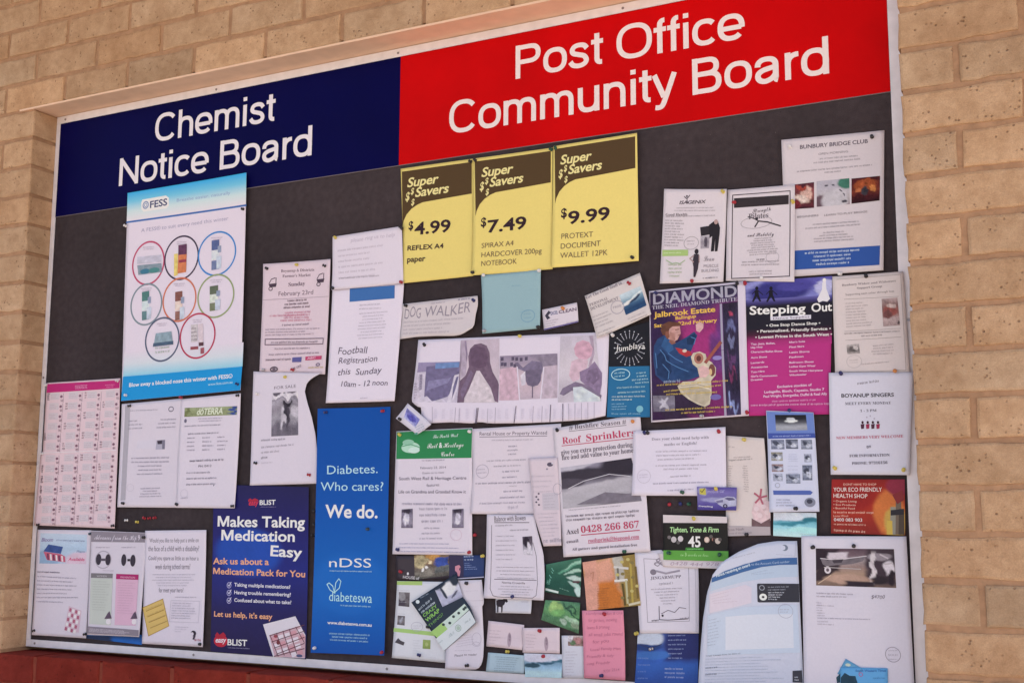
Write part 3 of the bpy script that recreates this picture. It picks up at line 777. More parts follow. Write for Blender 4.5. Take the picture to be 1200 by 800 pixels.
('L','list_text',1515,-2118,1604,-2120,1518,-2258,1607,-2259,3,48.4,'6c5460','l',0.9),
('P','list_row',[2324,-2059,2670,-2060,2676,-2245,2322,-2245],'c6b6bd'),
('E','list_mark',2749,-2162,47,37,'7a5868'),
('L','list_text',2727,-2267,2827,-2269,2729,-2299,2830,-2301,2,37,'80606c','l',0.9),
('L','list_text',2350,-2123,2638,-2118,2357,-2219,2645,-2213,3,21.3,'a58c98','l',0.9),
('W','list_rule',[683,-2103,696,-2352],15.2,'9a808c'),
('W','list_rule',[1410,-2095,1421,-2342],14.9,'9a808c'),
('W','list_rule',[2144,-2087,2155,-2332],14.6,'9a808c'),
('P','list_row',[153,-2372,519,-2372,527,-2562,153,-2562],'c6b6bd'),
('E','list_mark',603,-2476,49,38,'7a5868'),
('L','list_text',582,-2584,688,-2585,584,-2616,690,-2618,2,38,'80606c','l',0.9),
('L','list_text',181,-2437,486,-2431,189,-2536,494,-2529,3,21.8,'a58c98','l',0.9),
('P','list_row',[888,-2361,1248,-2361,1255,-2549,888,-2550],'c6b6bd'),
('E','list_mark',1330,-2464,48,38,'7a5868'),
('L','list_text',1309,-2571,1413,-2573,1311,-2604,1415,-2605,2,37.6,'80606c','l',0.9),
('L','list_text',916,-2426,1215,-2420,924,-2523,1222,-2516,3,21.6,'a58c98','l',0.9),
('L','list_text',787,-2413,878,-2415,791,-2554,881,-2555,3,48.8,'6c5460','l',0.9),
('P','list_row',[1610,-2350,1963,-2350,1969,-2537,1609,-2538],'c6b6bd'),
('E','list_mark',2043,-2453,47,37,'7a5868'),
('L','list_text',2022,-2559,2124,-2560,2024,-2591,2126,-2592,2,37.3,'80606c','l',0.9),
('L','list_text',1637,-2415,1930,-2409,1644,-2511,1937,-2505,3,21.4,'a58c98','l',0.9),
('P','list_row',[2318,-2340,2664,-2340,2670,-2525,2317,-2526],'c6b6bd'),
('E','list_mark',2743,-2442,47,37,'7a5868'),
('L','list_text',2721,-2547,2822,-2548,2724,-2578,2824,-2580,2,36.9,'80606c','l',0.9),
('L','list_text',2345,-2404,2632,-2398,2351,-2500,2639,-2493,3,21.2,'a58c98','l',0.9),
('L','list_text',2221,-2392,2308,-2393,2223,-2530,2310,-2531,3,47.8,'6c5460','l',0.9),
('W','list_rule',[680,-2390,692,-2639],15.1,'9a808c'),
('W','list_rule',[1405,-2379,1417,-2626],14.8,'9a808c'),
('W','list_rule',[2139,-2369,2149,-2614],14.6,'9a808c'),
('L','list_text',22,-2413,99,-2414,28,-2577,105,-2578,4,60.2,'50404a','l',0.9),
('P','list_row',[150,-2660,516,-2659,523,-2849,150,-2851],'c6b6bd'),
('E','list_mark',600,-2763,49,38,'7a5868'),
('L','list_text',578,-2871,684,-2872,581,-2903,687,-2904,2,37.9,'80606c','l',0.9),
('L','list_text',178,-2726,482,-2718,186,-2824,490,-2816,3,21.8,'a58c98','l',0.9),
('P','list_row',[885,-2647,1244,-2646,1251,-2833,884,-2836],'c6b6bd'),
('E','list_mark',1326,-2748,48,38,'7a5868'),
('L','list_text',1304,-2855,1408,-2856,1307,-2887,1411,-2888,2,37.5,'80606c','l',0.9),
('L','list_text',912,-2712,1211,-2704,920,-2809,1218,-2801,3,21.6,'a58c98','l',0.9),
('P','list_row',[1606,-2634,1958,-2633,1964,-2819,1605,-2821],'c6b6bd'),
('E','list_mark',2038,-2734,47,37,'7a5868'),
('L','list_text',2017,-2840,2119,-2841,2019,-2872,2121,-2873,2,37.2,'80606c','l',0.9),
('L','list_text',1633,-2698,1925,-2691,1640,-2794,1932,-2786,3,21.4,'a58c98','l',0.9),
('L','list_text',1506,-2686,1595,-2687,1509,-2825,1598,-2826,3,48.2,'6c5460','l',0.9),
('P','list_row',[2313,-2621,2659,-2620,2664,-2804,2312,-2806],'c6b6bd'),
('E','list_mark',2737,-2721,46,37,'7a5868'),
('L','list_text',2716,-2825,2816,-2826,2718,-2857,2818,-2858,2,36.8,'80606c','l',0.9),
('L','list_text',2339,-2685,2627,-2677,2346,-2780,2633,-2772,3,21.2,'a58c98','l',0.9),
('W','list_rule',[676,-2677,688,-2926],15.1,'9a808c'),
('W','list_rule',[1401,-2664,1412,-2910],14.8,'9a808c'),
('W','list_rule',[2134,-2651,2144,-2894],14.5,'9a808c'),
('L','list_text',15,-2703,92,-2703,21,-2866,98,-2867,4,60.1,'50404a','l',0.9),
('P','list_row',[147,-2949,512,-2946,520,-3135,147,-3139],'c6b6bd'),
('E','list_mark',596,-3049,49,38,'7a5868'),
('L','list_text',575,-3157,680,-3157,577,-3189,683,-3190,2,37.8,'80606c','l',0.9),
('L','list_text',175,-3014,479,-3005,183,-3112,487,-3102,3,21.7,'a58c98','l',0.9),
('P','list_row',[881,-2932,1239,-2930,1246,-3117,881,-3121],'c6b6bd'),
('E','list_mark',1321,-3032,48,37,'7a5868'),
('L','list_text',1300,-3139,1404,-3139,1302,-3171,1406,-3171,2,37.4,'80606c','l',0.9),
('L','list_text',908,-2997,1207,-2988,916,-3094,1214,-3085,3,21.5,'a58c98','l',0.9),
('L','list_text',780,-2986,870,-2986,783,-3125,874,-3126,3,48.5,'6c5460','l',0.9),
('P','list_row',[1601,-2917,1953,-2914,1959,-3100,1600,-3103],'c6b6bd'),
('E','list_mark',2033,-3015,47,37,'7a5868'),
('L','list_text',2012,-3121,2113,-3122,2014,-3153,2116,-3153,2,37.1,'80606c','l',0.9),
('L','list_text',1628,-2981,1921,-2972,1635,-3077,1928,-3068,3,21.3,'a58c98','l',0.9),
('P','list_row',[2308,-2901,2653,-2898,2658,-3082,2306,-3086],'c6b6bd'),
('E','list_mark',2731,-2999,46,37,'7a5868'),
('L','list_text',2710,-3104,2810,-3104,2712,-3135,2812,-3136,2,36.7,'80606c','l',0.9),
('L','list_text',2334,-2964,2621,-2956,2341,-3059,2628,-3051,3,21.1,'a58c98','l',0.9),
('L','list_text',2210,-2953,2297,-2954,2213,-3090,2300,-3091,3,47.6,'6c5460','l',0.9),
('W','list_rule',[672,-2963,685,-3211],15.1,'9a808c'),
('W','list_rule',[1397,-2947,1408,-3193],14.8,'9a808c'),
('W','list_rule',[2129,-2931,2139,-3174],14.5,'9a808c'),
('L','list_text',8,-2991,85,-2992,14,-3154,91,-3155,4,59.9,'50404a','l',0.9),
('P','list_row',[144,-3236,509,-3232,516,-3421,144,-3426],'c6b6bd'),
('E','list_mark',593,-3335,49,38,'7a5868'),
('L','list_text',571,-3442,677,-3442,574,-3475,679,-3475,2,37.7,'80606c','l',0.9),
('L','list_text',172,-3301,476,-3291,180,-3399,484,-3388,3,21.7,'a58c98','l',0.9),
('P','list_row',[877,-3217,1235,-3213,1242,-3400,877,-3405],'c6b6bd'),
('E','list_mark',1317,-3315,48,37,'7a5868'),
('L','list_text',1296,-3422,1399,-3422,1298,-3453,1402,-3454,2,37.3,'80606c','l',0.9),
('L','list_text',905,-3282,1203,-3272,912,-3378,1210,-3368,3,21.5,'a58c98','l',0.9),
('P','list_row',[1596,-3199,1948,-3195,1954,-3380,1596,-3385],'c6b6bd'),
('E','list_mark',2028,-3296,47,37,'7a5868'),
('L','list_text',2007,-3401,2108,-3401,2009,-3433,2111,-3433,2,37,'80606c','l',0.9),
('L','list_text',1623,-3263,1916,-3253,1631,-3358,1923,-3348,3,21.3,'a58c98','l',0.9),
('L','list_text',1497,-3252,1586,-3252,1500,-3390,1589,-3390,3,47.9,'6c5460','l',0.9),
('P','list_row',[2302,-3180,2647,-3177,2653,-3360,2301,-3365],'c6b6bd'),
('E','list_mark',2726,-3277,46,37,'7a5868'),
('L','list_text',2704,-3381,2804,-3381,2706,-3413,2806,-3413,2,36.6,'80606c','l',0.9),
('L','list_text',2329,-3244,2615,-3234,2335,-3338,2622,-3329,3,21.1,'a58c98','l',0.9),
('W','list_rule',[669,-3249,681,-3496],15.1,'9a808c'),
('W','list_rule',[1392,-3230,1403,-3475],14.8,'9a808c'),
('W','list_rule',[2124,-3211,2134,-3454],14.5,'9a808c'),
('L','list_text',2,-3279,78,-3279,8,-3442,84,-3442,4,59.7,'50404a','l',0.9),
('P','list_row',[141,-3523,505,-3518,513,-3706,141,-3712],'c6b6bd'),
('E','list_mark',589,-3620,49,38,'7a5868'),
('L','list_text',568,-3727,673,-3727,570,-3759,676,-3759,2,37.6,'80606c','l',0.9),
('L','list_text',169,-3588,472,-3577,177,-3685,480,-3674,3,21.6,'a58c98','l',0.9),
('P','list_row',[873,-3501,1231,-3496,1238,-3682,873,-3689],'c6b6bd'),
('E','list_mark',1313,-3597,48,37,'7a5868'),
('L','list_text',1292,-3704,1395,-3703,1294,-3736,1397,-3735,2,37.2,'80606c','l',0.9),
('L','list_text',901,-3566,1198,-3555,908,-3662,1206,-3651,3,21.4,'a58c98','l',0.9),
('L','list_text',772,-3555,863,-3555,776,-3694,866,-3694,3,48.3,'6c5460','l',0.9),
('P','list_row',[1592,-3480,1943,-3475,1949,-3660,1591,-3666],'c6b6bd'),
('E','list_mark',2023,-3575,47,37,'7a5868'),
('L','list_text',2002,-3681,2103,-3680,2004,-3712,2106,-3712,2,36.9,'80606c','l',0.9),
('L','list_text',1619,-3544,1911,-3533,1626,-3639,1918,-3628,3,21.2,'a58c98','l',0.9),
('P','list_row',[2297,-3459,2641,-3454,2647,-3637,2296,-3643],'c6b6bd'),
('E','list_mark',2720,-3554,46,37,'7a5868'),
('L','list_text',2699,-3658,2798,-3658,2701,-3689,2800,-3689,2,36.5,'80606c','l',0.9),
('L','list_text',2323,-3522,2610,-3512,2330,-3617,2616,-3606,3,21,'a58c98','l',0.9),
('L','list_text',2200,-3512,2286,-3512,2202,-3649,2289,-3648,3,47.4,'6c5460','l',0.9),
('W','list_rule',[665,-3534,678,-3780],15.1,'9a808c'),
('W','list_rule',[1388,-3512,1399,-3756],14.8,'9a808c'),
('W','list_rule',[2118,-3491,2129,-3733],14.5,'9a808c'),
('P','list_row',[138,-3809,502,-3802,510,-3990,138,-3998],'c6b6bd'),
('E','list_mark',586,-3904,49,37,'7a5868'),
('L','list_text',564,-4011,670,-4011,567,-4043,672,-4043,2,37.5,'80606c','l',0.9),
('L','list_text',166,-3874,469,-3862,174,-3971,477,-3958,3,21.6,'a58c98','l',0.9),
('P','list_row',[869,-3785,1227,-3778,1234,-3964,869,-3972],'c6b6bd'),
('E','list_mark',1309,-3879,48,37,'7a5868'),
('L','list_text',1287,-3985,1391,-3984,1290,-4017,1393,-4016,2,37.1,'80606c','l',0.9),
('L','list_text',897,-3849,1194,-3837,905,-3945,1202,-3933,3,21.3,'a58c98','l',0.9),
('P','list_row',[1587,-3761,1938,-3755,1944,-3939,1587,-3946],'c6b6bd'),
('E','list_mark',2018,-3854,47,37,'7a5868'),
('L','list_text',1997,-3959,2098,-3959,1999,-3991,2100,-3990,2,36.8,'80606c','l',0.9),
('L','list_text',1614,-3824,1906,-3813,1621,-3920,1913,-3907,3,21.1,'a58c98','l',0.9),
('L','list_text',1488,-3814,1577,-3814,1491,-3952,1580,-3952,3,47.7,'6c5460','l',0.9),
('P','list_row',[2292,-3738,2636,-3731,2641,-3914,2291,-3921],'c6b6bd'),
('E','list_mark',2714,-3830,46,36,'7a5868'),
('L','list_text',2693,-3934,2792,-3934,2695,-3966,2795,-3965,2,36.4,'80606c','l',0.9),
('L','list_text',2318,-3800,2604,-3789,2325,-3895,2611,-3883,3,21,'a58c98','l',0.9),
('W','list_rule',[662,-3818,674,-4064],15.1,'9a808c'),
('W','list_rule',[1383,-3794,1395,-4037],14.8,'9a808c'),
('W','list_rule',[2113,-3770,2124,-4011],14.5,'9a808c'),
('W','fold_line',[35,-2014,2866,-1995],19.3,'dcccd2')])
sheet('health_poster', 'tall white nasal spray poster with a blue top, blue bottom band and eight coloured rings', 'poster', None,
  (0.2943,-0.2491),[0,0,4271,47,4364,-5805,180,-5923],0.0089,'d2c3d0',{'bl':0.004,'br':0.004,'w':0.003},{},0.35,[
('G','header_band',[0,0,4271,47,4289,-818,20,-820],'2f9ad2 6fb4dc c0cde2 d6cad8',[],0.01),
('G','footer_band',[191,-4582,4397,-4548,4396,-5187,202,-5251],'d2c4d2 c6c8de 86bcdf',[],0.01),
('W','header_rule',[22,-854,4291,-851],51.4,'3a62a4'),
('P','logo_badge',[569,-259,1432,-240,1546,-322,1559,-545,1476,-612,637,-620,542,-532,530,-340],'dcd8e6'),
('T','logo_text','FESS',865,-534,1492,-520,198.4,'3c4166','b'),
('O','logo_text',703,-430,112,113,33.7,'7484a8'),
('O','logo_text',703,-430,56,61,22.5,'7484a8'),
('T','slogan','Breathe easier, naturally',1837,-467,3734,-481,92.8,'8494b8','r'),
('T','slogan','A FESS® to suit every need this winter',584,-1199,3696,-1187,109.9,'9c92ac','r'),
('O','product_ring',908,-2108,594,629,49.9,'b04062'),
('L','product_caption',613,-1655,1146,-1682,684,-1713,1083,-1735,2,34.4,'a898a8','c',0.9),
('O','product_ring',2099,-2068,617,627,48.3,'3c2e44'),
('L','product_caption',1816,-1622,2332,-1649,1884,-1679,2271,-1701,2,33.8,'a898a8','c',0.9),
('O','product_ring',3348,-2072,667,616,46.6,'3478ba'),
('L','product_caption',3077,-1633,3575,-1659,3143,-1689,3516,-1711,2,33.2,'a898a8','c',0.9),
('O','product_ring',914,-3273,580,597,49.6,'78828c'),
('L','product_caption',621,-2828,1151,-2847,691,-2885,1088,-2900,2,34,'a898a8','c',0.9),
('O','product_ring',2101,-3231,604,620,48,'c06a50'),
('L','product_caption',1819,-2794,2332,-2812,1887,-2849,2271,-2865,2,33.5,'a898a8','c',0.9),
('O','product_ring',3375,-3233,643,601,46.3,'8a9468'),
('L','product_caption',3106,-2803,3601,-2821,3171,-2858,3542,-2873,2,32.9,'a898a8','c',0.9),
('O','product_ring',1552,-4290,621,619,48.6,'50546c'),
('L','product_caption',1267,-3858,1785,-3868,1335,-3912,1724,-3922,2,33.4,'a898a8','c',0.9),
('O','product_ring',2799,-4271,630,625,46.9,'ac2c4c'),
('L','product_caption',2525,-3846,3026,-3856,2591,-3899,2966,-3909,2,32.8,'a898a8','c',0.9),
('N','product_picture',[3143,-1697,3412,-1692,3425,-1964,3157,-1971],'525c88'),
('N','product_picture',[3157,-1979,3426,-1972,3439,-2236,3171,-2244],'c8c8dc'),
('N','product_picture',[3172,-2260,3440,-2252,3452,-2507,3185,-2516],'6c7498'),
('N','product_picture',[3367,-1868,3487,-1864,3496,-2045,3376,-2050],'8a90a8'),
('N','product_picture',[3341,-2153,3515,-2153,3518,-2497,3358,-2498],'b8bccc'),
('N','product_picture',[737,-2914,1001,-2901,1017,-3169,754,-3182],'4c7470'),
('N','product_picture',[755,-3190,1018,-3177,1034,-3435,771,-3450],'c4ccd2'),
('N','product_picture',[772,-3466,1035,-3452,1050,-3701,788,-3716],'5c787c'),
('N','product_picture',[959,-3076,1077,-3069,1088,-3247,970,-3254],'8a90a8'),
('N','product_picture',[937,-3356,1108,-3353,1115,-3690,958,-3695],'b8bccc'),
('N','product_picture',[1939,-3011,2194,-2999,2208,-3261,1954,-3275],'7c4c44'),
('N','product_picture',[1954,-3283,2209,-3269,2223,-3524,1969,-3538],'d8bcb4'),
('N','product_picture',[1970,-3554,2224,-3539,2238,-3785,1984,-3800],'885c54'),
('N','product_picture',[2152,-3171,2267,-3164,2276,-3339,2162,-3346],'8a90a8'),
('N','product_picture',[2130,-3446,2295,-3443,2300,-3774,2148,-3779],'b8bccc'),
('N','product_picture',[3155,-2955,3443,-2946,3454,-3172,3167,-3182],'5c6250'),
('N','product_picture',[3167,-3189,3455,-3179,3466,-3398,3178,-3408],'c8ccc0'),
('N','product_picture',[3179,-3422,3466,-3411,3477,-3623,3190,-3634],'70745c'),
('N','product_picture',[3393,-3095,3522,-3092,3529,-3242,3401,-3245],'8a90a8'),
('N','product_picture',[3362,-3331,3548,-3332,3548,-3617,3376,-3618],'b8bccc'),
('N','product_picture',[495,-1900,1378,-1916,1390,-2119,508,-2106],'b8b0c0'),
('N','product_picture',[511,-2140,1392,-2153,1429,-2409,573,-2418],'7c8894'),
('E','product_picture',812,-2337,177,77,'3c6c84'),
('E','product_picture',1141,-2333,198,76,'4a7c7c'),
('N','product_picture',[1972,-1705,2271,-1701,2286,-1986,1987,-1983],'5c3450'),
('N','product_picture',[1987,-1983,2286,-1986,2293,-2485,1995,-2501],'c4724c'),
('N','product_picture',[1835,-1943,1963,-1938,1998,-2542,1870,-2565],'d8bc6c'),
('N','product_picture',[2017,-2127,2283,-2127,2288,-2203,2021,-2203],'8c3448'),
('N','product_picture',[1315,-4110,1873,-4088,1931,-4371,1267,-4396],'8494a0'),
('N','product_picture',[1244,-4378,1952,-4356,1958,-4455,1229,-4477],'46566c'),
('L','product_picture',1320,-4548,1941,-4536,1327,-4664,1905,-4648,2,66.3,'98a494','l',0.9),
('N','product_picture',[2563,-3954,2792,-3954,2817,-4426,2589,-4436],'bcb0b4'),
('L','product_picture',2580,-4086,2778,-4083,2597,-4396,2795,-4392,4,57.3,'706068','l',0.9),
('N','product_picture',[2813,-3955,2979,-3950,3016,-4471,2851,-4477],'ccb8c0'),
('N','product_picture',[2861,-4461,3026,-4455,3031,-4552,2866,-4558],'54343c'),
('N','product_picture',[2574,-4557,2845,-4557,2849,-4638,2579,-4639],'88444c'),
('N','product_picture',[2931,-4611,3054,-4602,3063,-4764,2939,-4773],'98505a'),
('P','footer_band',[202,-5251,4396,-5187,4364,-5805,180,-5923],'1486c4'),
('T','footer_text','Blow away a blocked nose this winter with FESS®',443,-5545,4081,-5470,105.3,'dce6f2','b'),
('T','footer_text','www.fess.com.au',3251,-5638,4087,-5612,55.6,'bcd8ee','r')])
sheet('notice_sheet', 'white typed notice with a painted grey curl shadow down its left side, under the nasal spray poster', 'notice', None,
  (0.3094,-0.8494),[0,0,2155,74,2128,-2833,56,-2819],0.0047,'cdc0cb',{'tl':0.004,'bl':0.006,'w':0.002},{},0.25,[
('P','side_strip',[126,-53,307,-43,318,-2629,150,-2640],'a59ca6'),  # shadow of the curled left edge, painted in as a grey strip
('L','body_text',307,-210,1509,-214,307,-210,1509,-214,1,39.8,'9a90a0','l',0.9),
('O','stamp',1769,-200,97,74,25.6,'706878'),
('L','body_text',273,-495,695,-492,265,-705,995,-694,3,43.7,'8a8092','l',0.9),
('L','body_text',1216,-489,1944,-493,1177,-703,1955,-695,3,43.2,'8a8092','r',0.9),
('P','picture',[624,-1030,1289,-1011,1293,-1240,618,-1253],'cabfcb'),
('P','picture',[1311,-1027,1618,-1015,1623,-1274,1295,-1275],'a8a0b0'),
('P','picture',[1332,-1043,1506,-1031,1512,-1132,1358,-1137],'403844'),
('P','picture',[1506,-1031,1608,-1026,1618,-1274,1531,-1272],'787080'),
('L','body_text',319,-1514,1901,-1519,579,-1949,1662,-1946,5,43.3,'8c8296','c',0.85),
('L','body_text',760,-2339,1583,-2321,722,-2552,1647,-2536,4,34.9,'8c8296','c',0.8),
('O','stamp',470,-2298,126,101,10.5,'bcb0bc')])
sheet('notice_sheet', 'white typed price notice with an olive green banner at its top', 'notice', None,
  (0.5218,-0.844),[0,0,2069,68,2015,-2900,3,-2887],0.0068,'cdc0cb',{'tr':0.005,'br':0.004,'w':0.002},{},0.25,[
('G','banner',[140,-242,1960,-263,1951,-489,143,-482],'8c9070 848864',[['b',0.05,0.5,0.06,0.6,'6c704c'],['b',0.95,0.5,0.06,0.6,'3c4a84']],0.14),
('T','banner_text','dōTERRA',576,-442,1468,-446,168.2,'d0d0bc','i'),
('L','body_text',557,-561,1537,-566,635,-628,1443,-631,2,34.6,'94889c','c',0.9),
('L','body_text',168,-752,1882,-742,168,-752,1882,-742,1,46.3,'8a8092','l',0.9),
('E','picture',194,-591,45,54,'6c6478'),
('L','body_text',305,-964,1604,-953,305,-964,1604,-953,1,46.1,'6c6478','l',0.9),
('L','body_text',286,-1070,535,-1069,286,-1070,535,-1069,1,42.2,'8a8092','l',1),
('L','body_text',807,-1072,1052,-1070,807,-1072,1052,-1070,1,41.9,'8a8092','l',1),
('L','body_text',1315,-1073,1557,-1072,1315,-1073,1557,-1072,1,41.6,'8a8092','l',1),
('L','body_text',292,-1178,540,-1176,292,-1178,540,-1176,1,42.2,'8a8092','l',1),
('L','body_text',812,-1178,1116,-1178,812,-1178,1116,-1178,1,41.9,'8a8092','l',1),
('L','body_text',1320,-1179,1677,-1180,1320,-1179,1677,-1180,1,41.6,'8a8092','l',1),
('L','body_text',298,-1285,546,-1283,298,-1285,546,-1283,1,42.1,'8a8092','l',1),
('L','body_text',818,-1285,1180,-1285,818,-1285,1180,-1285,1,41.8,'8a8092','l',1),
('L','body_text',1325,-1285,1625,-1284,1325,-1285,1625,-1284,1,41.5,'8a8092','l',1),
('L','body_text',304,-1392,552,-1389,304,-1392,552,-1389,1,42.1,'8a8092','l',1),
('L','body_text',823,-1391,1068,-1389,823,-1391,1068,-1389,1,41.8,'8a8092','l',1),
('L','body_text',1331,-1390,1572,-1388,1331,-1390,1572,-1388,1,41.5,'8a8092','l',1),
('L','body_text',414,-1684,1542,-1665,414,-1684,1542,-1665,1,53.3,'5c5468','l',1),
('T','body_text','PH: 0412',724,-1833,1163,-1824,60.4,'5c5468','r'),
('L','body_text',322,-1994,1389,-1984,329,-2298,1404,-2283,3,45.6,'756b7e','l',0.9),
('O','stamp',266,-2517,129,113,9.9,'bcb0bc'),
('L','body_text',150,-2660,397,-2638,150,-2660,397,-2638,1,37.9,'a89cac','l',1)])
sheet('leaflet', 'white leaflet with a blue book picture and tilted pill chart, bottom left corner', 'leaflet', None,
  (0.0081,-1.1945),[0,0,2094,2,2114,-2906,29,-2913],0.0047,'cdc0cb',{'bl':0.003,'w':0.002},{},0.25,[
('G','header_picture',[132,-95,1943,-119,1967,-919,153,-941],'b8c0d2 a8b8cc b4b8ca',[['e',0.15,0.85,0.3,0.3,'8aa0bc'],['e',0.9,0.9,0.35,0.3,'ccb0c0']],0.04),
('N','book_picture',[467,-405,1034,-466,965,-657,286,-599],'3c4f84'),
('N','book_picture',[287,-608,965,-665,1140,-731,1164,-885,441,-840],'b85a72'),
('N','book_picture',[427,-658,495,-665,527,-838,459,-831],'6a3a54'),
('N','book_picture',[538,-669,606,-676,638,-844,570,-837],'d8ccd6'),
('N','book_picture',[649,-680,717,-687,749,-851,681,-844],'6a3a54'),
('N','book_picture',[760,-691,828,-698,859,-857,791,-850],'d8ccd6'),
('N','book_picture',[871,-702,938,-709,969,-864,901,-856],'6a3a54'),
('N','book_picture',[981,-713,1048,-720,1078,-870,1011,-863],'d8ccd6'),
('T','header_text','Bloom',183,-331,645,-324,104.5,'8a7ca0','i'),
('L','header_text',766,-305,1880,-316,766,-305,1880,-316,1,47.6,'7c84a4','l',1),
('T','header_text','Pharm',1575,-612,1903,-615,68.2,'8c94b0','i'),
('T','header_text','Available',1263,-840,1901,-836,85.3,'c45a7c','i'),
('L','body_text',88,-1195,946,-1191,88,-1195,946,-1191,1,47.7,'5c5266','l',1),
('L','body_text',98,-1316,1867,-1333,122,-1899,1905,-1839,6,39,'968c9c','l',0.85),
('L','body_text',132,-2007,1143,-1996,132,-2007,1143,-1996,1,38.7,'9c92a2','l',1),
('P','pill_chart',[1389,-2068,1883,-2176,1828,-2766,1260,-2720],'c6a8b6'),
('P','pill_chart',[1423,-2122,1507,-2136,1490,-2225,1406,-2211],'a0586e'),
('P','pill_chart',[1537,-2143,1622,-2157,1605,-2246,1520,-2232],'dccfd8'),
('P','pill_chart',[1652,-2164,1736,-2178,1719,-2267,1635,-2253],'a0586e'),
('P','pill_chart',[1766,-2185,1850,-2198,1833,-2287,1749,-2274],'dccfd8'),
('P','pill_chart',[1391,-2250,1475,-2264,1458,-2353,1374,-2340],'dccfd8'),
('P','pill_chart',[1506,-2271,1590,-2284,1573,-2374,1489,-2360],'a0586e'),
('P','pill_chart',[1620,-2292,1704,-2305,1687,-2394,1603,-2381],'dccfd8'),
('P','pill_chart',[1734,-2312,1818,-2326,1801,-2415,1717,-2401],'a0586e'),
('P','pill_chart',[1359,-2378,1443,-2392,1427,-2481,1342,-2468],'a0586e'),
('P','pill_chart',[1474,-2399,1558,-2412,1541,-2501,1457,-2488],'dccfd8'),
('P','pill_chart',[1588,-2419,1672,-2433,1655,-2522,1571,-2508],'a0586e'),
('P','pill_chart',[1703,-2440,1786,-2453,1769,-2542,1686,-2529],'dccfd8'),
('P','pill_chart',[1327,-2506,1412,-2520,1395,-2609,1310,-2596],'dccfd8'),
('P','pill_chart',[1442,-2527,1526,-2540,1509,-2629,1425,-2616],'a0586e'),
('P','pill_chart',[1557,-2547,1641,-2560,1624,-2649,1540,-2636],'dccfd8'),
('P','pill_chart',[1671,-2567,1755,-2580,1738,-2669,1654,-2656],'a0586e'),
('P','pill_chart',[1295,-2634,1380,-2647,1363,-2737,1278,-2724],'a0586e'),
('P','pill_chart',[1410,-2654,1495,-2668,1478,-2757,1393,-2744],'dccfd8'),
('P','pill_chart',[1525,-2675,1609,-2688,1592,-2777,1508,-2764],'a0586e'),
('P','pill_chart',[1639,-2695,1723,-2708,1706,-2796,1622,-2784],'dccfd8')])
sheet('leaflet', 'narrow white leaflet with two black shoe prints over grey green and pink columns', 'leaflet', None,
  (0.2231,-1.1951),[0,0,1996,-39,1984,-2758,30,-2802],0.0089,'cdc0cb',{'tl':0.003,'br':0.005,'w':0.002},{},0.25,[
('P','header_band',[1,-17,1986,-48,1996,-296,16,-306],'857a84'),
('T','header_text','Advances from the Hip 9',123,-237,1785,-241,142.7,'c8bcc8','c'),
('L','caption',198,-469,720,-465,198,-469,720,-465,1,42.3,'a598a6','l',1),
('L','caption',1132,-454,1642,-450,1132,-454,1642,-450,1,41.8,'a598a6','l',1),
('O','print_picture',494,-780,300,243,28.9,'a89ca8'),
('E','print_picture',325,-775,99,151,'3c343e'),
('E','print_picture',667,-776,98,151,'3c343e'),
('P','print_picture',[393,-748,596,-744,600,-811,398,-815],'5a505c'),
('E','print_picture',489,-633,116,50,'c8bcc8'),
('E','print_picture',1239,-773,91,158,'3c343e'),
('E','print_picture',1568,-783,95,157,'3c343e'),
('P','print_picture',[1367,-741,1463,-740,1467,-802,1372,-804],'2c262e'),
('L','caption',504,-1082,907,-1080,504,-1082,907,-1080,1,33.5,'a89ca8','l',1),
('P','column_panel',[78,-1147,877,-1144,873,-1265,81,-1273],'756e72'),
('P','column_panel',[81,-1277,874,-1273,891,-2506,96,-2508],'b8b8b2'),
('P','column_panel',[997,-1145,1804,-1145,1807,-1281,1000,-1282],'a02c62'),
('P','column_panel',[1001,-1286,1807,-1285,1817,-2474,1032,-2492],'cda3b8'),
('T','caption','WOMEN',295,-1246,659,-1241,50.2,'b8b0b4','r'),
('T','caption','PREVENTION',1158,-1253,1682,-1251,49.5,'d8a8bc','r'),
('L','body_text',164,-1376,812,-1375,184,-2129,807,-2126,12,25.2,'a2a29c','l',0.9),
('L','body_text',1087,-1383,1746,-1381,1107,-2176,1714,-2173,13,24.8,'b88aa2','l',0.9),
('N','figure_picture',[760,-2190,825,-2138,918,-2328,645,-2352],'5c4a5c'),
('E','figure_picture',799,-2416,91,74,'d8ccd8'),
('N','figure_picture',[1718,-2152,1782,-2101,1872,-2289,1606,-2312],'5c4a5c'),
('E','figure_picture',1755,-2375,89,73,'d8ccd8'),
('P','footer_band',[30,-2573,1962,-2581,1972,-2735,33,-2761],'847882'),
('L','footer_text',123,-2648,1856,-2651,111,-2715,1860,-2716,3,33.2,'b8acb6','l',0.9)])
sheet('leaflet', 'thin dark blue strip of a leaflet showing beneath the shoe print leaflet', 'leaflet', None,
  (0.2152,-1.4722),[0,0,2033,55,2038,-204,21,-132],0.0026,'2a5a9c',{'w':0.001},{},0.25,[
('G','print',[33,-61,2020,5,2032,-197,39,-131],'2a4a80 2a62b0',[['b',0.15,0.5,0.3,0.9,'2a3450']],0.05)])
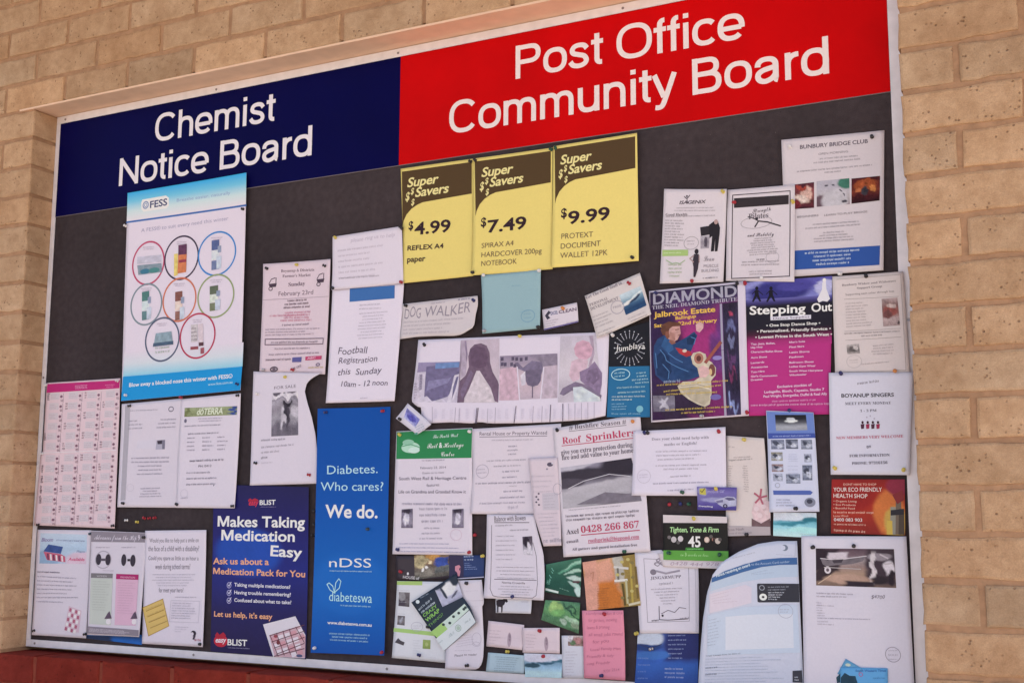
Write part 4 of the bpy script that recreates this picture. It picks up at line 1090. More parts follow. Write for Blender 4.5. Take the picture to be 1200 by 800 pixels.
sheet('leaflet', 'white letter printed with a tilted gold card, beside the navy medication poster', 'leaflet', None,
  (0.4204,-1.1937),[0,0,2083,40,2122,-2932,36,-2951],0.0068,'cdc0cb',{'tl':0.006,'w':0.003},{},0.25,[
('T','headline','Would you like to help put a smile on',158,-308,1836,-277,114.2,'6a606e','r'),
('T','headline','the face of a child with a disability?',128,-536,1859,-507,114,'6a606e','r'),
('T','headline','Could you spare as little as an hour a',142,-770,1850,-744,113.7,'6a606e','r'),
('T','headline','week during school terms?',394,-1003,1582,-975,113.5,'6a606e','r'),
('T','headline','for meet your hero?',556,-1601,1386,-1575,96.7,'6a606e','r'),
('L','body_text',277,-1161,1775,-1122,261,-1447,1738,-1404,5,32.7,'a89eac','c',0.9),
('P','card_picture',[21,-2018,708,-1766,953,-2449,264,-2738],'c9a866'),
('W','card_picture',[148,-2103,694,-1908],19.3,'a07c3c'),
('L','card_picture',130,-2091,747,-1874,130,-2091,747,-1874,1,36.5,'a8874c','l',1),
('W','card_picture',[206,-2247,752,-2051],19.2,'a07c3c'),
('L','card_picture',190,-2243,804,-2025,190,-2243,804,-2025,1,36.4,'a8874c','l',1),
('W','card_picture',[265,-2390,809,-2194],19.2,'a07c3c'),
('L','card_picture',248,-2395,862,-2176,248,-2395,862,-2176,1,36.3,'a8874c','l',1),
('W','card_picture',[323,-2533,866,-2336],19.1,'a07c3c'),
('L','card_picture',307,-2546,919,-2326,307,-2546,919,-2326,1,36.3,'a8874c','l',1),
('W','card_picture',[21,-2018,708,-1766,953,-2449,264,-2738,21,-2018],16.6,'a07c3c'),
('L','body_text',1116,-1720,1833,-1704,1116,-1720,1833,-1704,1,36.1,'a89eac','l',1),
('W','box_rule',[985,-1797,1958,-1783,1934,-2327,963,-2340,985,-1797],10.8,'b4aab6'),
('L','body_text',1044,-1875,1920,-1864,1012,-2258,1861,-2243,7,36.1,'a89eac','l',0.9),
('L','body_text',1159,-2480,1742,-2466,1165,-2591,1432,-2587,3,31.9,'b8aeba','l',0.9),
('E','emblem',1791,-2602,89,71,'352c38'),
('E','emblem',1750,-2620,52,47,'cdc0cb'),
('P','emblem',[1804,-2641,1868,-2653,1831,-2758,1768,-2753],'453a48'),
('L','emblem',1844,-2789,2021,-2788,1844,-2789,2021,-2788,1,62.9,'a04a5c','l',1)])
sheet('medication_poster', 'deep navy poster with white and orange slogans and a tilted pill calendar picture', 'poster', None,
  (0.6466,-1.0727),[0,0,3057,-87,3100,-4267,95,-4237],0.0047,'1c1a50',{'tr':0.003,'w':0.002},{},0.45,[
('G','glow_print',[0,0,3057,-87,3100,-4267,95,-4237],'1c184a 1b185c 1a2270 1c1850 1c1444',[['e',0.38,0.4,0.34,0.14,'1a429a']],0.03),
('T','logo_text','easy',1175,-538,1489,-525,104,'c83040','i'),
('T','logo_text','BLIST',1521,-525,2027,-518,122.7,'d8d0e0','b'),
('L','logo_text',1557,-583,2046,-582,1557,-583,2046,-582,1,19.4,'9c90b8','l',1),
('P','logo_picture',[1152,-394,1217,-355,1268,-394,1366,-356,1467,-395,1485,-434,1154,-446],'a02038'),
('T','headline','Makes Taking',174,-1078,2958,-1081,270.7,'e4dcea','b'),
('T','headline','Medication',310,-1430,2655,-1432,270.1,'e4dcea','b'),
('T','headline','Easy',1900,-1793,2890,-1831,265.5,'e4dcea','b'),
('T','slogan','Ask us about a',68,-2036,1861,-2022,161,'d99a76','b'),
('T','slogan','Medication Pack for You',81,-2289,3000,-2297,159.1,'d99a76','b'),
('T','bullet_text','Taking multiple medications?',786,-2580,2555,-2591,88.7,'d0c8dc','b'),
('O','bullet_text',618,-2560,75,77,20.9,'9c94bc'),
('W','bullet_text',[584,-2548,619,-2585,681,-2481],20.9,'c8c0dc'),
('T','bullet_text','Having trouble remembering?',795,-2773,2578,-2777,88.5,'d0c8dc','b'),
('O','bullet_text',627,-2753,75,77,20.9,'9c94bc'),
('W','bullet_text',[593,-2741,628,-2778,690,-2673],20.9,'c8c0dc'),
('T','bullet_text','Confused about what to take?',804,-2965,2601,-2964,88.3,'d0c8dc','b'),
('O','bullet_text',636,-2945,75,77,20.8,'9c94bc'),
('W','bullet_text',[602,-2933,637,-2971,699,-2866],20.9,'c8c0dc'),
('T','slogan',"Let us help, it's easy",168,-3355,2028,-3354,133.2,'d99a76','b'),
('E','logo_picture',417,-3959,225,153,'b02038'),
('P','logo_picture',[226,-3827,289,-3748,376,-3807,490,-3738,577,-3811,547,-3876,263,-3890],'a01c34'),
('T','logo_text','easy',252,-4005,602,-3988,101.8,'e8c8d4','i'),
('T','logo_text','BLIST',639,-4049,1265,-4043,151.5,'e0d8e8','b'),
('L','logo_text',659,-4125,1333,-4115,659,-4125,1333,-4115,1,25.3,'a098b8','l',1),
('P','calendar_picture',[1744,-3492,2737,-3250,3065,-3693,3068,-4244,2096,-4261],'cdc2cb'),
('P','calendar_picture',[1948,-3746,2870,-3474,3066,-3730,3076,-4231,2144,-4258],'c09aa4'),
('P','calendar_picture',[2014,-3805,2172,-3760,2216,-3864,2067,-3914],'c48c96'),
('P','calendar_picture',[2211,-3747,2368,-3702,2412,-3806,2263,-3856],'d6c6ce'),
('P','calendar_picture',[2407,-3689,2563,-3645,2606,-3748,2459,-3798],'d6c6ce'),
('P','calendar_picture',[2602,-3632,2757,-3588,2800,-3690,2653,-3741],'c48c96'),
('P','calendar_picture',[2796,-3575,2950,-3531,2993,-3633,2847,-3683],'d6c6ce'),
('P','calendar_picture',[2092,-3957,2249,-3912,2293,-4015,2144,-4066],'d6c6ce'),
('P','calendar_picture',[2289,-3898,2445,-3853,2488,-3956,2340,-4007],'c48c96'),
('P','calendar_picture',[2484,-3840,2639,-3796,2682,-3899,2535,-3949],'d6c6ce'),
('P','calendar_picture',[2678,-3783,2833,-3738,2876,-3841,2729,-3891],'d6c6ce'),
('P','calendar_picture',[2871,-3725,3025,-3681,3068,-3783,2922,-3834],'c48c96'),
('P','calendar_picture',[2170,-4108,2327,-4063,2370,-4165,2222,-4217],'d6c6ce'),
('P','calendar_picture',[2366,-4049,2522,-4004,2565,-4107,2417,-4158],'d6c6ce'),
('P','calendar_picture',[2560,-3991,2716,-3946,2758,-4049,2612,-4099],'c48c96'),
('P','calendar_picture',[2754,-3933,2908,-3888,2951,-3991,2805,-4041],'d6c6ce'),
('P','calendar_picture',[2637,-4141,2791,-4096,2834,-4198,2688,-4249],'d6c6ce'),
('P','calendar_picture',[2830,-4083,2984,-4038,3026,-4140,2880,-4191],'c48c96'),
('W','calendar_picture',[1964,-3757,3025,-3448],20,'5a3440'),
('W','calendar_picture',[2042,-3903,3030,-3596],19.9,'5a3440'),
('W','calendar_picture',[2120,-4049,3035,-3743],19.9,'5a3440'),
('W','calendar_picture',[2197,-4193,3040,-3890],19.8,'5a3440'),
('W','calendar_picture',[2128,-4247,3045,-4013],19.8,'5a3440'),
('W','calendar_picture',[1980,-3744,2254,-4240],20,'5a3440'),
('W','calendar_picture',[2177,-3685,2443,-4205],19.9,'5a3440'),
('W','calendar_picture',[2373,-3626,2630,-4170],19.7,'5a3440'),
('W','calendar_picture',[2568,-3568,2816,-4135],19.6,'5a3440'),
('W','calendar_picture',[2762,-3509,3040,-3866],19.5,'5a3440'),
('E','calendar_picture',2241,-3906,55,56,'6c3038'),
('E','calendar_picture',2156,-3761,64,37,'8c3c48'),
('E','calendar_picture',2904,-4192,93,37,'4a4e70')])
sheet('diabetes_brochure', 'tall bright blue brochure with white lettering and a butterfly line logo', 'brochure', None,
  (0.9788,-0.8868),[0,0,2111,-27,2110,-5899,-58,-5956],0.0068,'00489a',{'tl':0.003,'br':0.006,'w':0.003},{},0.4,[
('G','glow_print',[0,0,2111,-27,2110,-5899,-58,-5956],'004494 004696 004a9c 0454a4 0858a8 00489a',[['e',0.5,0.72,0.5,0.12,'105cac']],0.02),
('T','headline','Diabetes.',300,-1631,1785,-1620,217.9,'a9c8ea','r'),
('T','headline','Who cares?',114,-2035,1957,-2045,217,'a9c8ea','r'),
('T','headline','We do.',263,-2691,1810,-2696,317.9,'e0e6f2','b'),
('T','logo_text','nDSS',411,-3889,1655,-3873,220.2,'dfe6f2','r'),
('L','logo_text',429,-3993,1658,-3982,429,-3993,1658,-3982,1,30.8,'b8d0ea','l',1),
('T','logo_text','diabeteswa',436,-4700,1705,-4703,181.9,'a8cdec','r'),
('L','logo_text',780,-4810,1678,-4806,780,-4810,1678,-4806,1,36.5,'a8cdec','l',1),
('W','butterfly_logo',[582,-4499,459,-4442,363,-4309,423,-4271,532,-4341,589,-4499,620,-4265,708,-4165,770,-4224,730,-4384,589,-4499],22.7,'a8cdec'),
('T','web_text','www.diabeteswa.com.au',408,-5251,1718,-5254,60.3,'d8e4f2','b'),
('L','footer_text',233,-5490,1898,-5472,450,-5638,1691,-5624,3,42.6,'9cc0e4','c',0.9)])
sheet('market_notice', 'pale pink farmers market notice with cart drawings, right of the nasal spray poster', 'notice', None,
  (0.7902,-0.5005),[0,0,2132,-62,2036,-3004,-51,-2815],0.0068,'cdb8c2',{'tl':0.003,'tr':0.003,'w':0.003},{},0.25,[
('T','headline','Boyanup & Districts',563,-264,1614,-320,74.4,'6a5462','s'),
('T','headline',"Farmer's Market",614,-405,1500,-445,74.3,'6a5462','s'),
('T','headline','Sunday',805,-656,1329,-663,105,'5c4656','s'),
('T','headline','February 23rd',496,-879,1589,-917,117.2,'6c5866','r'),
('P','cart_picture',[177,-542,437,-539,410,-636,211,-632],'4a3a48'),
('O','cart_picture',243,-672,69,56,23.1,'4a3a48'),
('W','cart_picture',[192,-531,264,-424,385,-397],23.1,'5a4a58'),
('W','cart_picture',[407,-561,416,-400],23,'5a4a58'),
('P','cart_picture',[1695,-547,1944,-544,1917,-640,1727,-636],'4a3a48'),
('O','cart_picture',1758,-675,66,55,22.1,'4a3a48'),
('W','cart_picture',[1709,-536,1779,-433,1895,-406],22.1,'5a4a58'),
('W','cart_picture',[1915,-566,1925,-409],22,'5a4a58'),
('W','rule',[-14,-950,2082,-1017],12.4,'a08c9a'),
('L','body_text',677,-1054,1462,-1065,456,-1222,1689,-1253,3,55.7,'58444f','c',0.9),
('L','body_text',651,-1360,1546,-1388,431,-1547,1700,-1605,4,55.6,'c27c92','c',0.9),
('L','body_text',235,-1410,1842,-1470,238,-1472,1844,-1525,1,55.9,'c27c92','l',0.9),
('L','body_text',633,-1678,1483,-1699,633,-1678,1483,-1699,1,49.2,'807080','l',1),
('L','body_text',104,-1753,1890,-1836,110,-1902,1873,-1967,3,43.4,'9c8a98','l',0.9),
('W','rule',[114,-1989,1949,-2080,1939,-2223,112,-2136,114,-1989],23,'6c5a68'),
('L','body_text',302,-2111,1792,-2178,302,-2111,1792,-2178,1,55.4,'7a6876','l',1),
('L','body_text',308,-2277,1651,-2326,147,-2421,1911,-2461,2,49.2,'8a7886','c',0.9),
('L','body_text',145,-2556,937,-2575,145,-2556,937,-2575,1,55.3,'6c5a68','l',1),
('P','sponsor_logo',[995,-2517,1291,-2516,1281,-2648,992,-2638],'5a568c'),
('P','sponsor_logo',[1409,-2516,1920,-2521,1916,-2617,1405,-2613],'b04468'),
('T','sponsor_logo','ABC',1470,-2586,1733,-2583,48.1,'dcb4c4','b'),
('O','sponsor_logo',420,-2791,129,73,37.9,'5a4c58'),
('E','sponsor_logo',420,-2791,53,31,'6a5a68'),
('L','sponsor_logo',1021,-2833,1285,-2775,1021,-2833,1285,-2775,1,72.6,'80707e','l',1),
('L','sponsor_logo',1507,-2822,1988,-2835,1507,-2822,1988,-2835,1,42.1,'b09850','l',1),
('O','sponsor_logo',1811,-2742,65,42,21.8,'6a5a78')])
sheet('notice_sheet', 'white sheet with faint handwriting, pinned over the football registration page', 'notice', None,
  (1.0068,-0.449),[0,0,2074,55,2157,-1382,35,-1384],0.0068,'cfc2ce',{'tl':0.002,'tr':0.003,'bl':0.006,'br':0.003,'w':0.004},{},0.25,[
('T','handwriting','please ring us to help',561,-197,1880,-175,78.3,'b4a6b6','h'),
('L','handwriting',171,-401,1829,-396,229,-1116,1708,-1125,6,55,'b8aab8','l',0.8),
('L','handwriting',243,-1118,1431,-1143,243,-1118,1431,-1143,1,36.4,'8c808e','l',1)])
sheet('registration_page', 'white handwritten football registration page with a solid blue rectangle', 'notice', None,
  (1.0086,-0.5827),[0,0,2125,-17,1962,-2938,-82,-2905],0.0047,'d0c3d1',{'br':0.006,'bl':0.004,'w':0.003},{},0.25,[
('P','blue_panel',[519,-43,1861,-65,1861,-394,521,-379],'3d659f'),
('L','body_text',787,-501,1485,-518,789,-596,1488,-624,2,35.8,'a195a5','c',0.9),
('L','body_text',792,-715,1697,-722,739,-1340,1608,-1348,9,29.8,'a195a5','c',0.9),
('T','handwriting','Football',224,-1700,1112,-1704,177.4,'55495c','h'),
('T','handwriting','Registration',245,-1927,1408,-1943,153,'55495c','h'),
('T','handwriting','this  Sunday',240,-2223,1553,-2240,158.3,'55495c','h'),
('T','handwriting','10am - 12 noon',348,-2522,1737,-2538,140,'55495c','h'),
('L','body_text',933,-2839,1127,-2836,933,-2839,1127,-2836,1,34.9,'a89cab','l',1)])
sheet('for_sale_notice', 'white for sale sheet with a grey photo and curling edge under the market notice', 'notice', None,
  (0.7634,-0.7812),[0,0,2318,-182,2140,-2915,37,-2946],0.0047,'cdc0cc',{'tr':0.022,'bl':0.003,'w':0.003},{'r':[2318,-182,2002,-280,1809,-390,1729,-596,1804,-867,1948,-1258,2056,-1674,2126,-2262,2140,-2915]},0.25,[
('T','headline','FOR SALE',715,-504,1438,-488,78.6,'6c6070','r'),
('G','photo',[651,-598,1508,-587,1519,-1696,665,-1709],'5c5460 9c929e 847a84 98909a 665e6a 6c6470',[['e',0.55,0.28,0.14,0.1,'302a34'],['e',0.5,0.5,0.09,0.22,'3c3640'],['e',0.42,0.62,0.06,0.25,'b8aeb8'],['e',0.6,0.62,0.05,0.24,'4a434e'],['e',0.85,0.45,0.16,0.12,'b4aab4'],['b',0.5,0.06,0.6,0.05,'d0c4ce']],0.14),
('L','body_text',338,-1821,1102,-1804,338,-1821,1102,-1804,1,54.3,'8a7e8c','l',1),
('L','body_text',346,-2002,1681,-1936,351,-2135,1077,-2101,2,54.2,'968a98','l',0.9),
('L','body_text',357,-2279,553,-2258,357,-2279,553,-2258,1,60.1,'7c707e','l',1),
('L','body_text',362,-2399,723,-2381,362,-2399,723,-2381,1,42,'b8acb8','l',1)])
sheet('price_sheet', 'yellow price sheet priced 4.99, leftmost of the three', 'price sheet', 'yellow price sheets under the red header',
  (1.205,-0.2948),[0,0,2082,-18,2099,-2902,174,-2927],0.0047,'d8c172',{'bl':0.005,'w':0.002},{},0.2,[
('P','brown_banner',[40,-80,2034,-95,2042,-880,659,-937,501,-983,343,-1063,204,-1187,117,-1345,88,-1480],'4d3a26'),
('T','banner_text','Super',203,-500,1118,-501,235.9,'d8c88c','i'),
('T','banner_text','Savers',440,-776,1409,-773,234.3,'d8c88c','i'),
('T','banner_text','$',159,-839,287,-838,169,'d8c88c','i'),
('T','banner_text','$',310,-692,412,-692,123.8,'d8c88c','i'),
('T','banner_text','$',328,-973,430,-972,123.4,'d8c88c','i'),
('T','price','$',269,-1585,403,-1588,167.5,'33222a','b'),
('T','price','4.99',438,-1730,1459,-1754,309.4,'33222a','b'),
('T','product_text','REFLEX A4',254,-2111,1272,-2145,121.3,'3c2a2c','b'),
('T','product_text','paper',259,-2405,772,-2420,110.4,'3c2a2c','b')])
sheet('price_sheet', 'yellow price sheet priced 7.49, between the other two yellow sheets', 'price sheet', 'yellow price sheets under the red header',
  (1.415,-0.2979),[0,0,2108,-11,2100,-2899,10,-2876],0.0068,'d8c172',{'bl':0.005,'w':0.002},{},0.2,[
('P','brown_banner',[37,-78,2062,-85,2062,-844,609,-905,460,-950,311,-1027,180,-1148,97,-1302,68,-1432],'4d3a26'),
('T','banner_text','Super',223,-483,1080,-481,228.2,'d8c88c','i'),
('T','banner_text','Savers',441,-749,1349,-743,226.7,'d8c88c','i'),
('T','banner_text','$',177,-811,298,-810,163.5,'d8c88c','i'),
('T','banner_text','$',320,-668,416,-668,119.8,'d8c88c','i'),
('T','banner_text','$',335,-940,431,-939,119.4,'d8c88c','i'),
('T','price','$',215,-1699,359,-1703,172.7,'33222a','b'),
('T','price','7.49',396,-1863,1428,-1870,298.9,'33222a','b'),
('T','product_text','SPIRAX A4',244,-2229,1093,-2243,122.7,'6a5644','r'),
('T','product_text','HARDCOVER 200pg',246,-2454,1824,-2499,127,'6a5644','r'),
('T','product_text','NOTEBOOK',248,-2668,1182,-2690,127.4,'6a5644','r')])
sheet('price_sheet', 'yellow price sheet priced 9.99, rightmost of the three', 'price sheet', 'yellow price sheets under the red header',
  (1.6285,-0.2968),[0,0,2095,13,2093,-2920,-30,-2893],0.0089,'d8c172',{'bl':0.005,'w':0.002},{},0.2,[
('P','brown_banner',[34,-74,2051,-59,2043,-792,561,-868,421,-913,281,-989,157,-1108,78,-1257,50,-1383],'4d3a26'),
('T','banner_text','Super',181,-465,983,-454,220.7,'d8c88c','i'),
('T','banner_text','Savers',382,-720,1233,-705,219.3,'d8c88c','i'),
('T','banner_text','$',135,-782,248,-780,158.1,'d8c88c','i'),
('T','banner_text','$',270,-643,360,-641,115.8,'d8c88c','i'),
('T','banner_text','$',281,-905,371,-904,115.5,'d8c88c','i'),
('T','price','$',201,-1732,346,-1733,172,'33222a','b'),
('T','price','9.99',379,-1902,1408,-1896,299,'33222a','b'),
('T','product_text','PROTEXT',211,-2238,994,-2261,128.9,'6a5644','r'),
('T','product_text','DOCUMENT',200,-2470,1177,-2489,128.4,'6a5644','r'),
('T','product_text','WALLET 12PK',188,-2686,1348,-2714,128,'6a5644','r')])
sheet('handwritten_slip', 'torn white slip with DOG WALKER pencilled across it', 'note', None,
  (1.2171,-0.6385),[0,0,2112,42,2015,-733,-16,-867],0.0047,'c3b6ba',{'br':0.006,'bl':0.002,'w':0.003},{'b':[-16,-867,452,-841,997,-854,1533,-888,1720,-867,2015,-733],'r':[2112,42,2121,-178,2061,-420,2057,-638,2015,-733]},0.25,[
('T','handwriting','DOG',66,-355,547,-356,259.1,'8a7f8c','h'),
('T','handwriting','WALKER',670,-376,1913,-354,255.1,'8a7f8c','h'),
('L','handwriting',55,-473,1963,-495,60,-754,1532,-794,4,50.8,'a99da6','l',0.85),
('L','handwriting',1585,-33,1897,-24,1585,-33,1897,-24,1,49.8,'6a6480','l',1),
('L','handwriting',825,-63,1208,-59,825,-63,1208,-59,1,39.2,'9c90a0','l',1)])
sheet('blue_note', 'plain pale blue sheet with a faint round stamp, below the yellow sheets', 'note', None,
  (1.4395,-0.5867),[0,0,1560,3,1538,-1371,49,-1402],0.0068,'8ea8b0',{'bl':0.004,'tl':0.002,'w':0.002},{},0.25,[
('O','stamp',1227,-1057,182,149,14.7,'6e90a6'),
('L','stamp',1115,-1023,1339,-1017,1139,-1115,1327,-1107,2,26.8,'6e90a6','l',0.9),
('L','faint_text',1020,-962,1233,-956,1020,-962,1233,-956,1,26.8,'7a9eb2','l',1),
('L','faint_text',809,-331,1018,-333,809,-331,1018,-333,1,21.7,'7a9eb2','l',1)])
sheet('business_card', 'small white business card with a checked logo and orange pin, below the yellow sheets', 'card', None,
  (1.5975,-0.6803),[0,0,890,97,927,-356,47,-481],0.0047,'c9bcc6',{'br':0.003},{},0.25,[
('P','logo',[75,-144,168,-34,226,-80,157,-149,214,-207,133,-243],'3e3a48'),
('T','logo_text','EXCEL',226,-144,410,-126,79.3,'5c6088','b'),
('T','logo_text','CLEAN',433,-127,878,-86,73.6,'5a4660','b'),
('L','body_text',99,-294,565,-247,99,-410,364,-381,3,31.8,'9c909c','l',0.9),
('P','edge_band',[52,-449,928,-330,927,-356,47,-481],'5c5288'),
('L','body_text',621,-361,911,-329,621,-361,911,-329,1,26.2,'a498a4','l',1)])
sheet('course_card', 'tilted white personal development card with a mountain picture', 'card', None,
  (1.7079,-0.6581),[0,0,1339,410,1605,-544,312,-993],0.011,'cabdbd',{'bl':0.004,'br':0.006,'tl':0.002,'w':0.001},{},0.25,[
('T','headline','Get The Good Stuff in...',39,-77,969,211,72.6,'6e626e','s'),
('T','headline','PERSONAL',128,-250,572,-118,67.4,'7a6e76','s'),
('T','headline','DEVELOPMENT',149,-345,824,-138,72.4,'7a6e76','s'),
('G','picture',[836,-46,1346,118,1491,-333,994,-510],'b8c0c8 a8b6c0 7890a2 3c5878 263f62 2a466a',[['e',0.3,0.5,0.4,0.07,'d8d8da',-10],['e',0.75,0.3,0.3,0.05,'c8ccd2',-15],['e',0.6,0.45,0.3,0.06,'243450',-20]],0.05),
('O','stamp',790,-316,163,154,16.4,'a094a0'),
('T','stamp','FREE',691,-344,888,-308,51.4,'988c98','r'),
('L','body_text',193,-515,636,-381,275,-758,798,-588,4,36.3,'a0949a','l',0.9),
('L','body_text',335,-886,742,-759,335,-886,742,-759,1,36,'a0949a','l',1),
('L','body_text',356,-960,665,-866,356,-960,665,-866,1,36,'988c94','l',1),
('L','body_text',1047,-616,1500,-471,1122,-672,1552,-540,2,30.6,'a0949a','l',0.9)])
